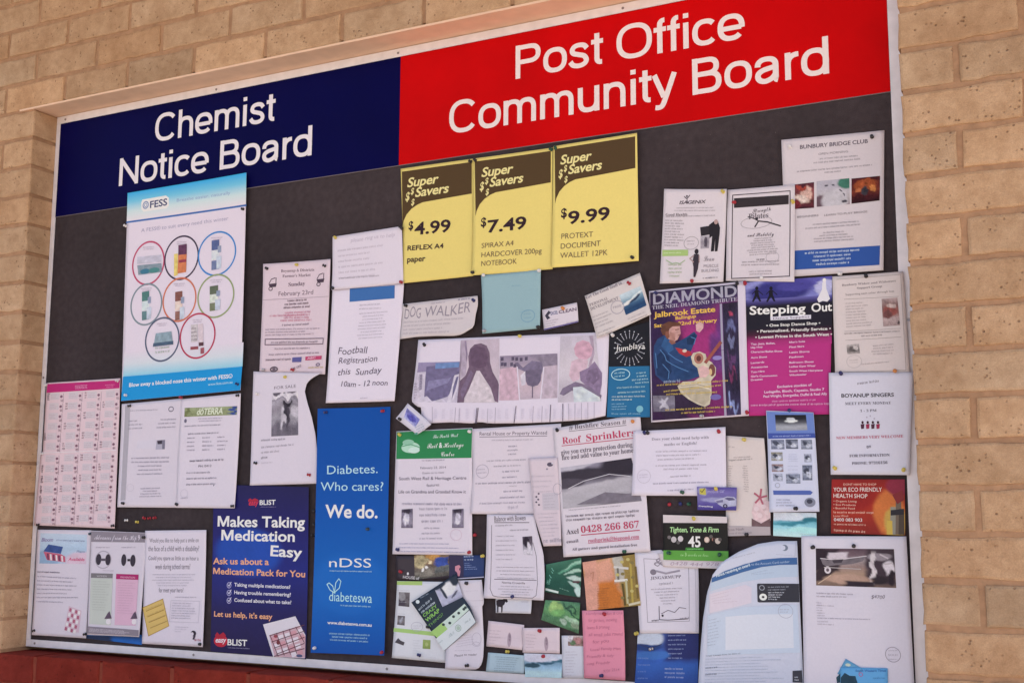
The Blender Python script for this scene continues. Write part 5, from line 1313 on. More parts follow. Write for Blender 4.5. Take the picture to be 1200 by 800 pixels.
sheet('photo_sheet', 'white sheet with four faded photographs and a fringe of cut tear-off tabs', 'notice', None,
  (1.2645,-0.7298),[0,0,5007,-134,4916,-2007,125,-2031],0.0047,'cec1cf',{'br':0.004,'w':0.004},{'l':[0,0,-155,-1481,-8,-1611,137,-1647,125,-2031],'b':[125,-2031,956,-2026,1613,-2076,1698,-2034,2021,-2088,2886,-2106,3535,-2106,4483,-2078,4916,-2007]},0.25,[
('G','photo',[9,-551,1183,-589,1118,-1568,-125,-1498],'8c80a0 8a7c9a a296ac b4a8ba b8acbe',[],0.05),
('N','photo',[-22,-789,223,-785,205,-1440,-82,-1484],'bfb2c2'),
('N','photo',[51,-839,130,-837,122,-1214,50,-1227],'8a7e94'),
('N','photo',[235,-662,1190,-620,1173,-925,995,-947,930,-1310,843,-1414,438,-1514,198,-1434,217,-878],'6e6484'),
('N','photo',[495,-592,1155,-600,1132,-724,480,-730],'6a80ac'),
('N','photo',[305,-1006,837,-970,942,-944,839,-1092,415,-1196,256,-1251],'837a9c'),
('N','photo',[1019,-911,1173,-876,1141,-1167,1006,-1551,831,-1550,946,-1220],'c8bccb'),
('N','photo',[1076,-957,1138,-935,1065,-1225,964,-1501,1001,-1161],'6c6484'),
('N','photo',[275,-1375,420,-1504,739,-1470,810,-1550,-118,-1501,-83,-1472],'c2b6c6'),
('G','photo',[1184,-80,2230,-109,2220,-1610,1118,-1568],'b8a6b4 baa8b6 bcaab6 beaeb8 c0b2bc b8aab4',[],0.04),
('N','photo',[1191,-87,1317,-88,1364,-630,1326,-932,1202,-987],'a594a6'),
('N','photo',[1289,-105,1338,-102,1376,-447,1351,-629],'84738a'),
('N','photo',[1118,-1568,1137,-1410,1181,-1017,1210,-499,1184,-98],'8a7a8c'),
('N','photo',[1305,-1563,1433,-1256,1602,-840,1711,-845,1891,-1111,2090,-1450,2105,-1594],'c6b7bf'),
('N','photo',[1118,-1568,1123,-1410,1175,-1047,1326,-932,1414,-724,1391,-478,1444,-298,1561,-207,1733,-187,1888,-252,1968,-420,1983,-663,2053,-884,2189,-1094,2224,-1186,2216,-1604,2125,-1570,2015,-1267,1843,-1033,1705,-836,1619,-831,1534,-1018,1426,-1256,1311,-1463,1299,-1568],'6c576a'),
('N','photo',[1438,-328,1596,-246,1837,-306,1924,-539,1875,-748,1670,-783,1462,-696],'614c60'),
('N','photo',[1191,-1291,1327,-1054,1463,-818,1533,-882,1398,-1179,1246,-1506],'75627a'),
('G','photo',[2240,-520,3729,-545,3727,-1560,2239,-1560],'8c7e92 9a8a9c bca6b2 c0a8b4 bfa8b4 b6a2b0',[],0.05),
('N','photo',[2235,-827,2683,-790,2752,-1571,2239,-1560],'bf9fae'),
('N','photo',[3373,-826,3728,-801,3727,-1557,3325,-1565],'b3a0ae'),
('N','photo',[3013,-552,3729,-551,3728,-809,3373,-826,3308,-719],'85788a'),
('N','photo',[2267,-552,2341,-550,2341,-634,2267,-636],'564c60'),
('N','photo',[2268,-672,2342,-670,2342,-754,2268,-756],'564c60'),
('N','photo',[2348,-682,2422,-680,2423,-764,2349,-767],'564c60'),
('N','photo',[2549,-558,2622,-557,2623,-640,2549,-642],'564c60'),
('N','photo',[2649,-573,2722,-571,2722,-655,2649,-657],'564c60'),
('N','photo',[2765,-591,2838,-590,2838,-673,2766,-675],'564c60'),
('N','photo',[2898,-578,2970,-576,2970,-659,2898,-661],'564c60'),
('N','photo',[2516,-691,2589,-689,2590,-773,2516,-775],'564c60'),
('N','photo',[2600,-726,2673,-724,2673,-807,2600,-810],'564c60'),
('N','photo',[2636,-698,2716,-690,2849,-822,3079,-677,3334,-724,3373,-885,3308,-1029,3210,-906,2899,-920,2716,-836],'746880'),
('N','photo',[2908,-891,3328,-883,3308,-1147,3237,-1247,3100,-1279,2969,-1232,2922,-1129],'6a5e74'),
('N','photo',[2783,-1004,2909,-906,2923,-1218,2817,-1243],'c4b9c6'),
('W','photo',[2700,-806,2772,-1572],33.2,'d0c3d0'),
('W','photo',[3380,-850,3309,-1570],32.5,'d0c3d0'),
('W','photo',[3100,-1273,3100,-1526],29.4,'685c70'),
('G','photo',[3810,-158,4681,-185,4810,-1675,3743,-1663],'b9adbb bcb0bc c0b4be c0b4be b6aab6 b8acb8',[],0.045),
('N','photo',[4524,-195,4618,-195,4647,-603,4552,-888,4489,-884,4585,-571],'a08c9e'),
('N','photo',[4144,-458,4208,-330,4366,-281,4523,-335,4610,-485,4568,-657,4459,-723,4270,-698,4175,-606],'c096a8'),
('N','photo',[4080,-746,4270,-684,4490,-740,4458,-912,4300,-991,4268,-1163,4110,-1214,4015,-1064],'c2a4b2'),
('N','photo',[4646,-777,4824,-1046,4816,-1304,4765,-1573,4549,-1407,4299,-1193,4275,-995,4489,-913],'85708c'),
('N','photo',[4489,-971,4707,-925,4768,-1158,4612,-1294,4425,-1170],'75627c'),
('N','photo',[3785,-1475,3855,-1347,4173,-1211,4487,-1312,4820,-1550,4795,-1618,4424,-1430,4078,-1415,3887,-1517],'78697f'),
('N','photo',[4116,-1336,4330,-1328,4610,-1490,4771,-1588,4783,-1680,4140,-1672],'c1c4cb'),
('L','side_text',-90,-1081,-17,-1084,-83,-1422,-11,-1425,6,43.5,'8c8094','l',0.9),
('L','side_text',33,-869,141,-875,28,-1179,129,-1184,6,43.5,'a094a8','l',0.9),
('W','tab_cut',[440,-1643,457,-2010],10.7,'94889a'),
('W','tab_cut',[1085,-1682,1068,-2038],10.5,'94889a'),
('W','tab_cut',[1196,-1701,1186,-2033],10.4,'94889a'),
('W','tab_cut',[1661,-1718,1630,-2062],20.5,'5c5062'),
('W','tab_cut',[1695,-1719,1658,-2068],20.5,'5c5062'),
('W','tab_cut',[1951,-1743,1943,-2086],10.2,'94889a'),
('W','tab_cut',[2153,-1721,2145,-2092],10.1,'94889a'),
('W','tab_cut',[2687,-1711,2642,-2093],19.8,'5c5062'),
('W','tab_cut',[3130,-1727,3118,-2102],9.8,'94889a'),
('W','tab_cut',[3357,-1736,3348,-2100],9.7,'94889a'),
('W','tab_cut',[3567,-1714,3554,-2098],19.3,'5c5062'),
('W','tab_cut',[3871,-1702,3876,-2087],19.1,'5c5062'),
('W','tab_cut',[4013,-1702,4025,-2078],9.5,'94889a'),
('W','tab_cut',[4171,-1702,4176,-2077],9.4,'94889a'),
('W','tab_cut',[4328,-1700,4336,-2073],9.4,'94889a'),
('W','tab_cut',[4485,-1697,4495,-2078],9.3,'94889a'),
('W','tab_cut',[4640,-1697,4647,-2055],9.3,'94889a'),
('L','tab_text',495,-1721,587,-1724,498,-1935,590,-1932,6,27.6,'c0b4c2','l',0.9),
('L','tab_text',714,-1729,805,-1732,717,-1942,808,-1939,6,27.5,'c0b4c2','l',0.9),
('L','tab_text',932,-1737,1023,-1740,935,-1949,1025,-1946,6,27.4,'c0b4c2','l',0.9),
('L','tab_text',1148,-1744,1238,-1748,1151,-1956,1241,-1953,6,27.3,'c0b4c2','l',0.9),
('L','tab_text',1363,-1752,1452,-1755,1365,-1963,1454,-1960,6,27.2,'c0b4c2','l',0.9),
('L','tab_text',1576,-1760,1665,-1763,1578,-1970,1667,-1967,6,27.1,'c0b4c2','l',0.9),
('L','tab_text',1788,-1767,1876,-1770,1790,-1977,1878,-1974,6,27,'c0b4c2','l',0.9),
('L','tab_text',1998,-1775,2086,-1778,2000,-1984,2087,-1980,6,26.9,'c0b4c2','l',0.9),
('L','tab_text',2207,-1782,2294,-1785,2209,-1990,2296,-1987,6,26.8,'c0b4c2','l',0.9),
('L','tab_text',2415,-1790,2501,-1793,2416,-1997,2502,-1994,6,26.7,'c0b4c2','l',0.9),
('L','tab_text',2621,-1797,2707,-1800,2622,-2004,2708,-2001,6,26.6,'c0b4c2','l',0.9),
('L','tab_text',2826,-1804,2911,-1807,2826,-2010,2912,-2007,6,26.5,'c0b4c2','l',0.9),
('L','tab_text',3029,-1812,3114,-1815,3029,-2017,3114,-2014,6,26.4,'c0b4c2','l',0.9),
('L','tab_text',3231,-1819,3315,-1822,3231,-2023,3315,-2020,6,26.3,'c0b4c2','l',0.9),
('L','tab_text',3432,-1826,3515,-1829,3432,-2030,3515,-2027,6,26.3,'c0b4c2','l',0.9),
('L','tab_text',3631,-1833,3714,-1836,3631,-2036,3714,-2033,6,26.2,'c0b4c2','l',0.9),
('L','tab_text',3829,-1840,3912,-1843,3829,-2043,3911,-2039,6,26.1,'c0b4c2','l',0.9),
('L','tab_text',4026,-1847,4108,-1850,4025,-2049,4107,-2046,6,26,'c0b4c2','l',0.9),
('L','tab_text',4221,-1854,4303,-1857,4220,-2055,4302,-2052,6,25.9,'c0b4c2','l',0.9),
('L','tab_text',4415,-1861,4496,-1864,4414,-2062,4495,-2058,6,25.8,'c0b4c2','l',0.9)])
sheet('shop_flyer', 'slim blue and black flyer with a white sunburst on its top half', 'flyer', None,
  (1.7679,-0.7447),[0,0,921,174,913,-1919,-98,-1886],0.0068,'22506f',{'tl':0.003,'w':0.002},{},0.4,[
('P','black_panel',[0,0,921,174,918,-800,-40,-768],'191820'),
('P','blue_panel',[-40,-768,918,-800,913,-1919,-98,-1886],'24628c'),
('W','sunburst',[671,-392,781,-398],11.9,'a8a4b0'),
('E','sunburst',809,-400,14,13,'c0bcc6'),
('W','sunburst',[660,-458,764,-503],11.9,'a8a4b0'),
('E','sunburst',791,-515,14,13,'c0bcc6'),
('W','sunburst',[629,-516,717,-595],11.9,'a8a4b0'),
('E','sunburst',739,-618,14,13,'c0bcc6'),
('W','sunburst',[581,-561,644,-667],11.9,'a8a4b0'),
('E','sunburst',661,-697,14,13,'c0bcc6'),
('W','sunburst',[521,-589,553,-711],11.9,'a8a4b0'),
('E','sunburst',562,-745,14,13,'c0bcc6'),
('W','sunburst',[454,-596,453,-722],12,'a8a4b0'),
('E','sunburst',452,-758,14,14,'c0bcc6'),
('W','sunburst',[388,-581,352,-700],12,'a8a4b0'),
('E','sunburst',343,-734,14,14,'c0bcc6'),
('W','sunburst',[328,-547,261,-646],12,'a8a4b0'),
('E','sunburst',244,-674,14,14,'c0bcc6'),
('W','sunburst',[280,-496,190,-566],12.1,'a8a4b0'),
('E','sunburst',166,-586,15,14,'c0bcc6'),
('W','sunburst',[250,-434,144,-467],12.1,'a8a4b0'),
('E','sunburst',116,-477,15,14,'c0bcc6'),
('W','sunburst',[240,-366,128,-360],12.1,'a8a4b0'),
('E','sunburst',99,-358,15,14,'c0bcc6'),
('W','sunburst',[251,-299,146,-254],12.1,'a8a4b0'),
('E','sunburst',118,-241,15,14,'c0bcc6'),
('W','sunburst',[282,-241,193,-160],12.1,'a8a4b0'),
('E','sunburst',170,-137,15,14,'c0bcc6'),
('W','sunburst',[331,-195,267,-88],12.1,'a8a4b0'),
('E','sunburst',250,-58,15,14,'c0bcc6'),
('W','sunburst',[392,-168,359,-45],12,'a8a4b0'),
('E','sunburst',350,-10,14,14,'c0bcc6'),
('W','sunburst',[459,-162,460,-35],12,'a8a4b0'),
('E','sunburst',460,1,14,14,'c0bcc6'),
('W','sunburst',[525,-177,561,-58],12,'a8a4b0'),
('E','sunburst',570,-24,14,14,'c0bcc6'),
('W','sunburst',[585,-211,651,-113],11.9,'a8a4b0'),
('E','sunburst',668,-85,14,14,'c0bcc6'),
('W','sunburst',[632,-262,721,-193],11.9,'a8a4b0'),
('E','sunburst',745,-174,14,14,'c0bcc6'),
('W','sunburst',[662,-324,766,-292],11.9,'a8a4b0'),
('E','sunburst',793,-282,14,13,'c0bcc6'),
('T','logo_text','Jumblaya',123,-432,814,-409,135.6,'e2dce4','h'),
('O','badge',239,-954,226,131,19.3,'a8c8dc'),
('L','badge',89,-938,398,-926,99,-1011,388,-998,2,40.7,'a8c8dc','l',0.9),
('L','body_text',546,-961,831,-952,472,-1181,899,-1165,4,35.9,'b0cce0','r',0.9),
('L','body_text',63,-1262,888,-1263,158,-1370,826,-1367,2,36.1,'b0cce0','c',0.9),
('L','body_text',27,-1454,848,-1474,26,-1522,706,-1540,2,36,'c8dcea','l',0.9),
('L','body_text',26,-1612,467,-1619,25,-1729,418,-1734,3,27,'98bcd4','l',0.9),
('E','badge',684,-1734,80,75,'74a8b8'),
('T','address_text','Shop open all week',14,-1827,702,-1850,31.2,'98bcd4','r')])
sheet('concert_poster', 'purple tribute concert poster with a guitarist in a blue jacket', 'poster', None,
  (1.8603,-0.6585),[0,0,2181,34,2183,-2823,39,-2901],0.0068,'c6b9c8',{'tr':0.003,'bl':0.004,'w':0.003},{},0.45,[
('G','backdrop',[26,-35,2014,-15,2012,-2795,64,-2863],'2a2438 3c2850 7c2c64 902c68 8c2a66 7c2862 502050 3c1c40 30183a',[['e',0.1,0.5,0.25,0.4,'301c40'],['e',0.85,0.5,0.15,0.3,'60306c'],['e',0.75,0.9,0.3,0.2,'6c2058'],['e',0.35,0.85,0.3,0.15,'302038']],0.12),
('P','film_strip',[1614,-416,1662,-412,1706,-2815,1658,-2817],'9890a4'),
('G','film_strip',[1670,-412,2013,-399,2020,-2795,1714,-2808],'2c2034 342a48 2a2034 302844 241a30 2c2440 3a2c4c',[['e',0.5,0.08,0.15,0.03,'a03c58'],['e',0.5,0.2,0.3,0.05,'5c5c84'],['e',0.5,0.34,0.25,0.04,'6c6c90'],['e',0.5,0.5,0.3,0.05,'54345c'],['e',0.5,0.62,0.3,0.04,'6a2c50'],['e',0.5,0.9,0.3,0.04,'7c84b0']],0.2),
('T','headline','DIAMOND',98,-308,2000,-273,239,'9d96a6','b'),
('T','headline','THE NEIL DIAMOND TRIBUTE',71,-419,2005,-375,79.5,'a8a0ae','s'),
('T','venue_text','Jalbrook Estate',111,-600,1514,-574,119.6,'d8ac4c','b'),
('T','venue_text','Ballingup',613,-684,1082,-669,71.6,'d8ac4c','b'),
('T','venue_text','Saturday 22nd February',117,-826,1549,-797,79.5,'d8ac4c','b'),
('N','guitarist',[111,-1235,197,-1080,366,-1003,490,-1099,633,-1195,862,-1083,1036,-975,1108,-1067,1031,-1235,959,-1405,1015,-1683,1167,-1770,1156,-1945,907,-2015,682,-2028,310,-2027,145,-1876,99,-1555],'273d66'),
('N','guitarist',[369,-779,536,-774,710,-834,732,-995,655,-1129,563,-1175,469,-1117,374,-1020,334,-889],'b88a84'),
('N','guitarist',[267,-884,303,-774,454,-713,694,-753,759,-822,660,-831,544,-831,477,-874,442,-968,383,-1020,316,-1000],'5e3a2e'),
('N','guitarist',[1071,-827,1162,-770,1250,-823,1240,-917,1158,-1003,1085,-962],'c49a9a'),
('N','guitarist',[603,-1297,693,-1318,959,-1405,978,-1485,854,-1517,692,-1429],'a03038'),
('E','guitarist',816,-1381,49,36,'c8b4a8'),
('N','guitarist',[150,-1478,320,-1328,463,-1495,520,-1815,393,-1991,186,-1878],'1d2f52'),
('N','guitarist',[365,-1051,531,-1149,569,-1342,443,-1415,279,-1246],'30507c'),
('N','guitarist',[861,-1122,1051,-1016,1083,-1097,990,-1257,880,-1250],'1c2c4c'),
('N','guitarist',[565,-1620,891,-1755,1142,-1827,1112,-1943,805,-1987,560,-1896],'223a62'),
('N','guitarist',[476,-938,591,-986,606,-1126,539,-1166,465,-1089],'a2746c'),
('N','guitarist',[489,-1119,589,-1153,621,-1203,529,-1229,456,-1160],'80544c'),
('N','guitarist',[665,-1022,727,-1010,698,-1064],'8a5c58'),
('N','guitarist',[384,-932,459,-921,474,-1058,423,-1103,374,-1020],'7a4a3c'),
('N','guitarist',[601,-899,700,-889,700,-909,609,-919],'7a5048'),
('W','guitarist',[257,-1324,360,-1450,399,-1571,523,-1657,686,-1745,890,-1834],16.7,'4f74a4'),
('W','guitarist',[315,-1646,458,-1812,435,-1969],16.7,'4f74a4'),
('W','guitarist',[964,-1089,1066,-1135,1031,-1251],16.3,'4f74a4'),
('W','guitarist',[151,-1398,180,-1719],16.8,'4f74a4'),
('W','guitarist',[443,-1415,607,-1543,770,-1631],16.6,'4f74a4'),
('N','guitar',[957,-1523,1011,-1439,1150,-1416,1286,-1479,1308,-1589,1419,-1666,1505,-1779,1494,-1942,1391,-2054,1398,-2326,1345,-2556,1240,-2606,1080,-2546,879,-2429,718,-2297,639,-2137,763,-2048,1008,-2044,1139,-1972,1095,-1766,995,-1682],'bcae9c'),
('N','guitar',[679,-2178,1047,-2155,1360,-2246,1331,-2478,1221,-2574,960,-2448],'a89a88'),
('W','guitar',[721,-2140,1088,-2118,1376,-2208],12.3,'8c7c6c'),
('E','guitar',1131,-1564,105,118,'a06a5c'),
('E','guitar',1131,-1564,53,63,'5c3430'),
('E','guitar',1416,-1829,72,132,'6c403c'),
('E','guitar',1383,-1867,36,70,'c8a87c'),
('N','guitar',[1243,-1648,1298,-1691,1660,-1258,1605,-1208],'8c4a44'),
('N','guitarist',[1127,-1768,1217,-1718,1345,-1779,1367,-1889,1276,-1978,1139,-1972],'c8a0a0'),
('G','inset_photo',[80,-2318,578,-2338,581,-2676,92,-2674],'6c6470 787080 5c5464',[['e',0.5,0.5,0.08,0.5,'b4acb8',30],['e',0.5,0.5,0.08,0.4,'a8a0ac',-40]],0.12),
('L','small_text',175,-2116,1749,-2086,175,-2116,1749,-2086,1,39.6,'c8a840','l',1),
('L','small_text',331,-2257,1601,-2172,331,-2257,1601,-2172,1,39.5,'c8a840','l',1),
('L','small_text',388,-2323,1526,-2316,388,-2323,1526,-2316,1,39.4,'c8a840','l',1),
('L','small_text',367,-2660,1820,-2635,367,-2660,1820,-2635,1,39.3,'c8a840','l',1),
('L','small_text',719,-2735,1454,-2722,719,-2735,1454,-2722,1,39,'c8a840','l',1),
('L','small_text',334,-2060,681,-2052,334,-2060,681,-2052,1,63.3,'8c98b4','l',1),
('E','guitarist',1541,-1575,104,47,'8878b0'),
('E','guitarist',1484,-2407,119,62,'6c5c98')])
sheet('bridge_club_notice', 'white bridge club notice with three card pictures and a royal blue foot band', 'notice', None,
  (2.163,-0.3558),[0,0,2126,-90,2005,-3010,20,-2969],0.0026,'c6b9bf',{'br':0.003,'w':0.002},{},0.25,[
('T','headline','BUNBURY BRIDGE CLUB',388,-253,1790,-314,85.3,'5c525e','b'),
('T','headline','OPEN MORNING',772,-439,1382,-460,47.3,'7c727c','r'),
('L','body_text',714,-532,1643,-576,481,-597,1796,-653,2,38.1,'8e848e','c',0.9),
('L','body_text',290,-749,1878,-804,842,-839,1251,-854,2,38.3,'8e848e','c',0.9),
('G','card_photo',[57,-1009,662,-1007,645,-1555,98,-1531],'4a2430 6c3038 7a4444 5c2830 3c1c28',[['e',0.75,0.4,0.2,0.3,'c09a90'],['e',0.5,0.6,0.3,0.15,'c8b0a8'],['e',0.6,0.15,0.2,0.1,'984038'],['e',0.3,0.8,0.2,0.2,'702830']],0.2),
('G','card_photo',[718,-995,1390,-1013,1380,-1564,701,-1543],'a8a0ac aaa2ae b4aab2 a09498 7c6870',[['e',0.9,0.15,0.25,0.25,'3c6a5c'],['e',0.1,0.8,0.25,0.25,'604a54'],['e',0.55,0.8,0.4,0.4,'b8b0b8'],['e',0.7,0.45,0.06,0.03,'4a4450',40],['e',0.8,0.6,0.06,0.03,'4a4450',60],['e',0.3,0.2,0.05,0.03,'4a4450'],['e',0.5,0.22,0.05,0.03,'4a4450',20],['e',0.85,0.85,0.08,0.05,'3c3640']],0.06),
('G','card_photo',[1434,-1028,2010,-1045,1982,-1560,1416,-1559],'3c1820 541e20 6c3024 40161c 2a1018',[['e',0.5,0.3,0.4,0.2,'8c4428'],['e',0.5,0.55,0.12,0.2,'38343c'],['e',0.75,0.45,0.1,0.14,'b47040'],['e',0.25,0.5,0.1,0.12,'a05c3c']],0.2),
('T','subhead','BEGINNERS',289,-1733,731,-1744,42.4,'70666e','r'),
('T','subhead','LEARN TO PLAY BRIDGE',849,-1757,1727,-1781,41.8,'70666e','r'),
('L','body_text',487,-1916,1681,-1961,346,-1986,1679,-2025,2,33,'8e848e','c',0.9),
('L','body_text',801,-2118,1252,-2137,476,-2282,1557,-2322,4,32.7,'8e848e','c',0.9),
('P','footer_band',[26,-2417,1955,-2495,1931,-2894,20,-2823],'2f4e92'),
('L','footer_text',404,-2520,1571,-2558,497,-2772,1452,-2804,4,46.9,'bcc4de','c',0.95)])
sheet('fitness_flyer', 'white health flyer with two standing figures printed on it, left of the framed Pilates notice', 'flyer', None,
  (1.8999,-0.4322),[0,0,1434,-184,1293,-2197,-138,-2120],0.0047,'c8bbc2',{'tl':0.003,'tr':0.006,'w':0.003},{},0.25,[
('T','logo_text','ISAGENIX',339,-381,954,-432,74.3,'50464f','i'),
('W','logo_text',[458,-225,518,-282,586,-210],20.3,'50464f'),
('E','logo_text',519,-223,20,25,'50464f'),
('W','logo_text',[518,-282,532,-383],15.2,'50464f'),
('L','body_text',276,-473,1180,-566,224,-527,1277,-641,2,29.9,'968c94','l',0.9),
('T','subhead','Good Health',17,-614,517,-660,59.7,'60565e','s'),
('L','body_text',17,-644,1348,-752,17,-664,1348,-791,1,30,'8a8088','l',0.9),
('L','body_text',5,-723,474,-784,-23,-1283,439,-1344,10,34.9,'8a8088','l',0.9),
('P','figure',[804,-948,1123,-933,1109,-1127,820,-1146],'2f2a30'),
('P','figure',[1124,-845,1203,-844,1249,-1005,1237,-1140,1180,-1514,1120,-1518,1136,-1227,1101,-1507,1032,-1510,1068,-1172,1008,-1214,1004,-920],'28242a'),
('E','figure',1163,-869,44,54,'a88a88'),
('G','figure',[810,-1155,1009,-1156,994,-1433,805,-1429],'a89ea8 887e88 9c929c',[['e',0.6,0.5,0.2,0.4,'4c4450']],0.1),
('O','seal',597,-1281,170,147,12.6,'9a9098'),
('L','seal',497,-1241,698,-1251,506,-1311,687,-1319,2,29.5,'9a9098','l',0.9),
('P','green_band',[-66,-1373,524,-1421,522,-1558,-68,-1512],'9ab070'),
('L','green_band',-36,-1456,361,-1484,-36,-1456,361,-1484,1,29.7,'c4d0a4','l',1),
('E','figure',714,-1479,45,59,'2c242c'),
('P','figure',[653,-1532,763,-1542,759,-1728,736,-1872,673,-2042,634,-2038,638,-1814,619,-1705],'38303a'),
('W','figure',[652,-1561,561,-1621,639,-1707],25,'a08488'),
('W','figure',[772,-1572,769,-1729],19.9,'a08488'),
('W','wing_logo',[23,-1610,154,-1701,246,-1690,337,-1718,449,-1650],20.4,'98a888'),
('L','body_text',21,-1729,407,-1764,17,-1985,403,-2009,4,44.4,'a0a890','c',0.9),
('T','handwriting','Lean',869,-1709,1106,-1721,126.3,'8a8088','c'),
('T','subhead','MUSCLE',866,-1845,1192,-1865,63,'8a8088','r'),
('T','subhead','BUILDING',815,-1947,1200,-1962,63,'8a8088','r'),
('L','subhead',842,-2095,1158,-2103,842,-2095,1158,-2103,1,38.8,'6a6068','l',1)])
sheet('pilates_notice', 'white Pilates notice with a black border line and a leaping dancer drawing', 'notice', None,
  (2.043,-0.4511),[0,0,1473,-73,1403,-2147,-73,-1993],0.0068,'cabdc4',{'tr':0.003,'br':0.003,'w':0.002},{},0.25,[
('W','border_line',[115,-131,1367,-194,1305,-2017,54,-1956,115,-131],19.5,'3a323a'),
('P','title_bar',[143,-203,1337,-277,1326,-476,138,-417],'332c30'),
('T','headline','Strength',541,-579,942,-566,96.1,'4a4048','c'),
('T','headline','Pilates',456,-705,886,-714,124.9,'5a5058','s'),
('O','swirl',622,-790,342,134,11.9,'9a9098'),
('W','dancer',[591,-883,670,-767,860,-807,1140,-923],28.7,'332c33'),
('W','dancer',[670,-767,567,-698,443,-645],19.1,'332c33'),
('E','dancer',633,-715,29,34,'332c33'),
('T','headline','and Stability',423,-1087,994,-1117,86,'4a4048','c'),
('L','body_text',508,-1149,992,-1174,317,-1490,1170,-1515,8,28.8,'8e848c','c',0.85),
('O','stamp',953,-1579,141,123,9.4,'a89ea6'),
('L','body_text',168,-1630,1212,-1689,215,-1692,1164,-1760,2,33.6,'8e848c','c',0.9),
('L','body_text',611,-1614,772,-1619,611,-1614,772,-1619,1,38.1,'5a505a','l',1),
('L','body_text',308,-1844,1066,-1892,355,-1905,1018,-1945,2,28.6,'8e848c','c',0.9)])
sheet('dance_poster', 'magenta dance supplies poster with a purple top picture and white lists', 'poster', None,
  (2.068,-0.6579),[0,0,1925,-18,1790,-2856,38,-2831],0.0047,'a82c74',{'tl':0.002,'w':0.002},{},0.45,[
('P','white_margin',[0,0,62,4,99,-2828,38,-2831],'cabecb'),
('G','top_picture',[62,4,1925,-18,1910,-449,73,-435],'565098 4c4690 6a68a8 7a7ab4',[['e',0.05,0.5,0.2,0.7,'8684bc'],['e',0.4,0.6,0.35,0.5,'322e70'],['e',0.92,0.5,0.1,0.4,'a8a4c8'],['e',0.6,0.3,0.2,0.3,'443e88']],0.08),
('P','black_panel',[74,-418,1910,-449,1876,-1226,76,-1227],'1d1824'),
('G','black_panel',[82,-1002,1883,-1021,1870,-1414,80,-1435],'1d1824 40182e 962a68 a82c74',[],0.02),
('G','black_panel',[75,-374,1912,-407,1907,-555,75,-540],'625c9c 3c3468 1d1824',[],0.02),
('E','dancer',344,-142,35,39,'16121e'),
('P','dancer',[299,-182,378,-180,384,-285,432,-428,397,-434,339,-325,267,-433,232,-421,296,-287],'16121e'),
('W','dancer',[307,-201,245,-257],17.5,'16121e'),
('W','dancer',[377,-198,471,-292],17.4,'16121e'),
('E','dancer',648,-167,35,39,'16121e'),
('P','dancer',[603,-207,681,-205,687,-309,735,-451,700,-457,643,-349,571,-456,536,-445,600,-311],'16121e'),
('W','dancer',[611,-225,549,-281],17.3,'16121e'),
('W','dancer',[681,-222,773,-316],17.2,'16121e'),
('E','dancer',1765,-90,37,42,'d8d0e0'),
('P','dancer',[1722,-128,1797,-126,1801,-271,1868,-488,1808,-543,1718,-519,1634,-547,1603,-476,1709,-281],'d2cadb'),
('T','headline','Stepping',177,-696,1356,-730,180.5,'e6dfe8','b'),
('T','headline','Out',1478,-730,1901,-736,177.5,'e6dfe8','b'),
('P','subtitle_bar',[618,-771,1468,-789,1465,-874,621,-848],'cac2ce'),
('T','subtitle','Dance Supplies',677,-835,1432,-846,46.9,'4c4450','r'),
('T','slogan','• One Stop Dance Shop •',527,-980,1653,-1001,59.6,'e0d6e4','b'),
('T','slogan','• Personalised, Friendly Service •',324,-1091,1863,-1129,59.5,'e0d6e4','b'),
('T','slogan','• Lowest Prices in the South West •',286,-1214,1884,-1248,59.4,'e0d6e4','b'),
('T','list_text','Tap, Jazz, Ballet,',187,-1342,706,-1352,38.6,'e0b8d0','b'),
('T','list_text','Hip Hop',185,-1419,438,-1413,38.7,'e0b8d0','b'),
('T','list_text','Character/Ballet Shoes',183,-1510,851,-1527,38.5,'e0b8d0','b'),
('T','list_text','Acro Shoes',180,-1630,527,-1628,38.6,'e0b8d0','b'),
('T','list_text','Leotards',177,-1742,464,-1736,38.5,'e0b8d0','b'),
('T','list_text','Accessories',175,-1836,539,-1834,38.5,'e0b8d0','b'),
('T','list_text','Tutu Hire',173,-1935,467,-1928,38.5,'e0b8d0','b'),
('T','list_text',"Girl's Communion",171,-2025,730,-2030,38.3,'e0b8d0','b'),
('T','list_text','Dresses',169,-2102,420,-2092,38.4,'e0b8d0','b'),
('T','list_text',"Men's Suits",1000,-1353,1329,-1352,38.1,'e0b8d0','b'),
('T','list_text','Pleat Skirt',997,-1455,1309,-1452,38.1,'e0b8d0','b'),
('T','list_text','Latin Shirts',994,-1565,1414,-1568,38,'e0b8d0','b'),
('T','list_text','Fashion',991,-1666,1286,-1662,38,'e0b8d0','b'),
('T','list_text','Ballroom Shoes',988,-1776,1491,-1782,37.9,'e0b8d0','b'),
('T','list_text','Ladies Gym Wear',985,-1861,1530,-1868,37.8,'e0b8d0','b'),
('T','list_text','South West Hairpiece',983,-1954,1671,-1968,37.8,'e0b8d0','b'),
('T','list_text','Wholesaler',980,-2038,1341,-2035,37.8,'e0b8d0','b'),
('T','stockist_text','Exclusive stockist of',724,-2272,1438,-2261,50.4,'e0b8d0','b'),
('T','stockist_text','Ludagello, Bloch, Capezio, Studio 7',447,-2370,1691,-2364,50.3,'e0b8d0','b'),
('T','stockist_text','Paul Wright, Energetiks, Duffel & Real Ally',428,-2462,1746,-2458,50.3,'e0b8d0','b'),
('L','stockist_text',605,-2563,1528,-2565,605,-2563,1528,-2565,1,38,'d49ac0','l',1),
('L','stockist_text',156,-2630,1755,-2657,156,-2630,1755,-2657,1,42.5,'d8a4c6','l',1)])
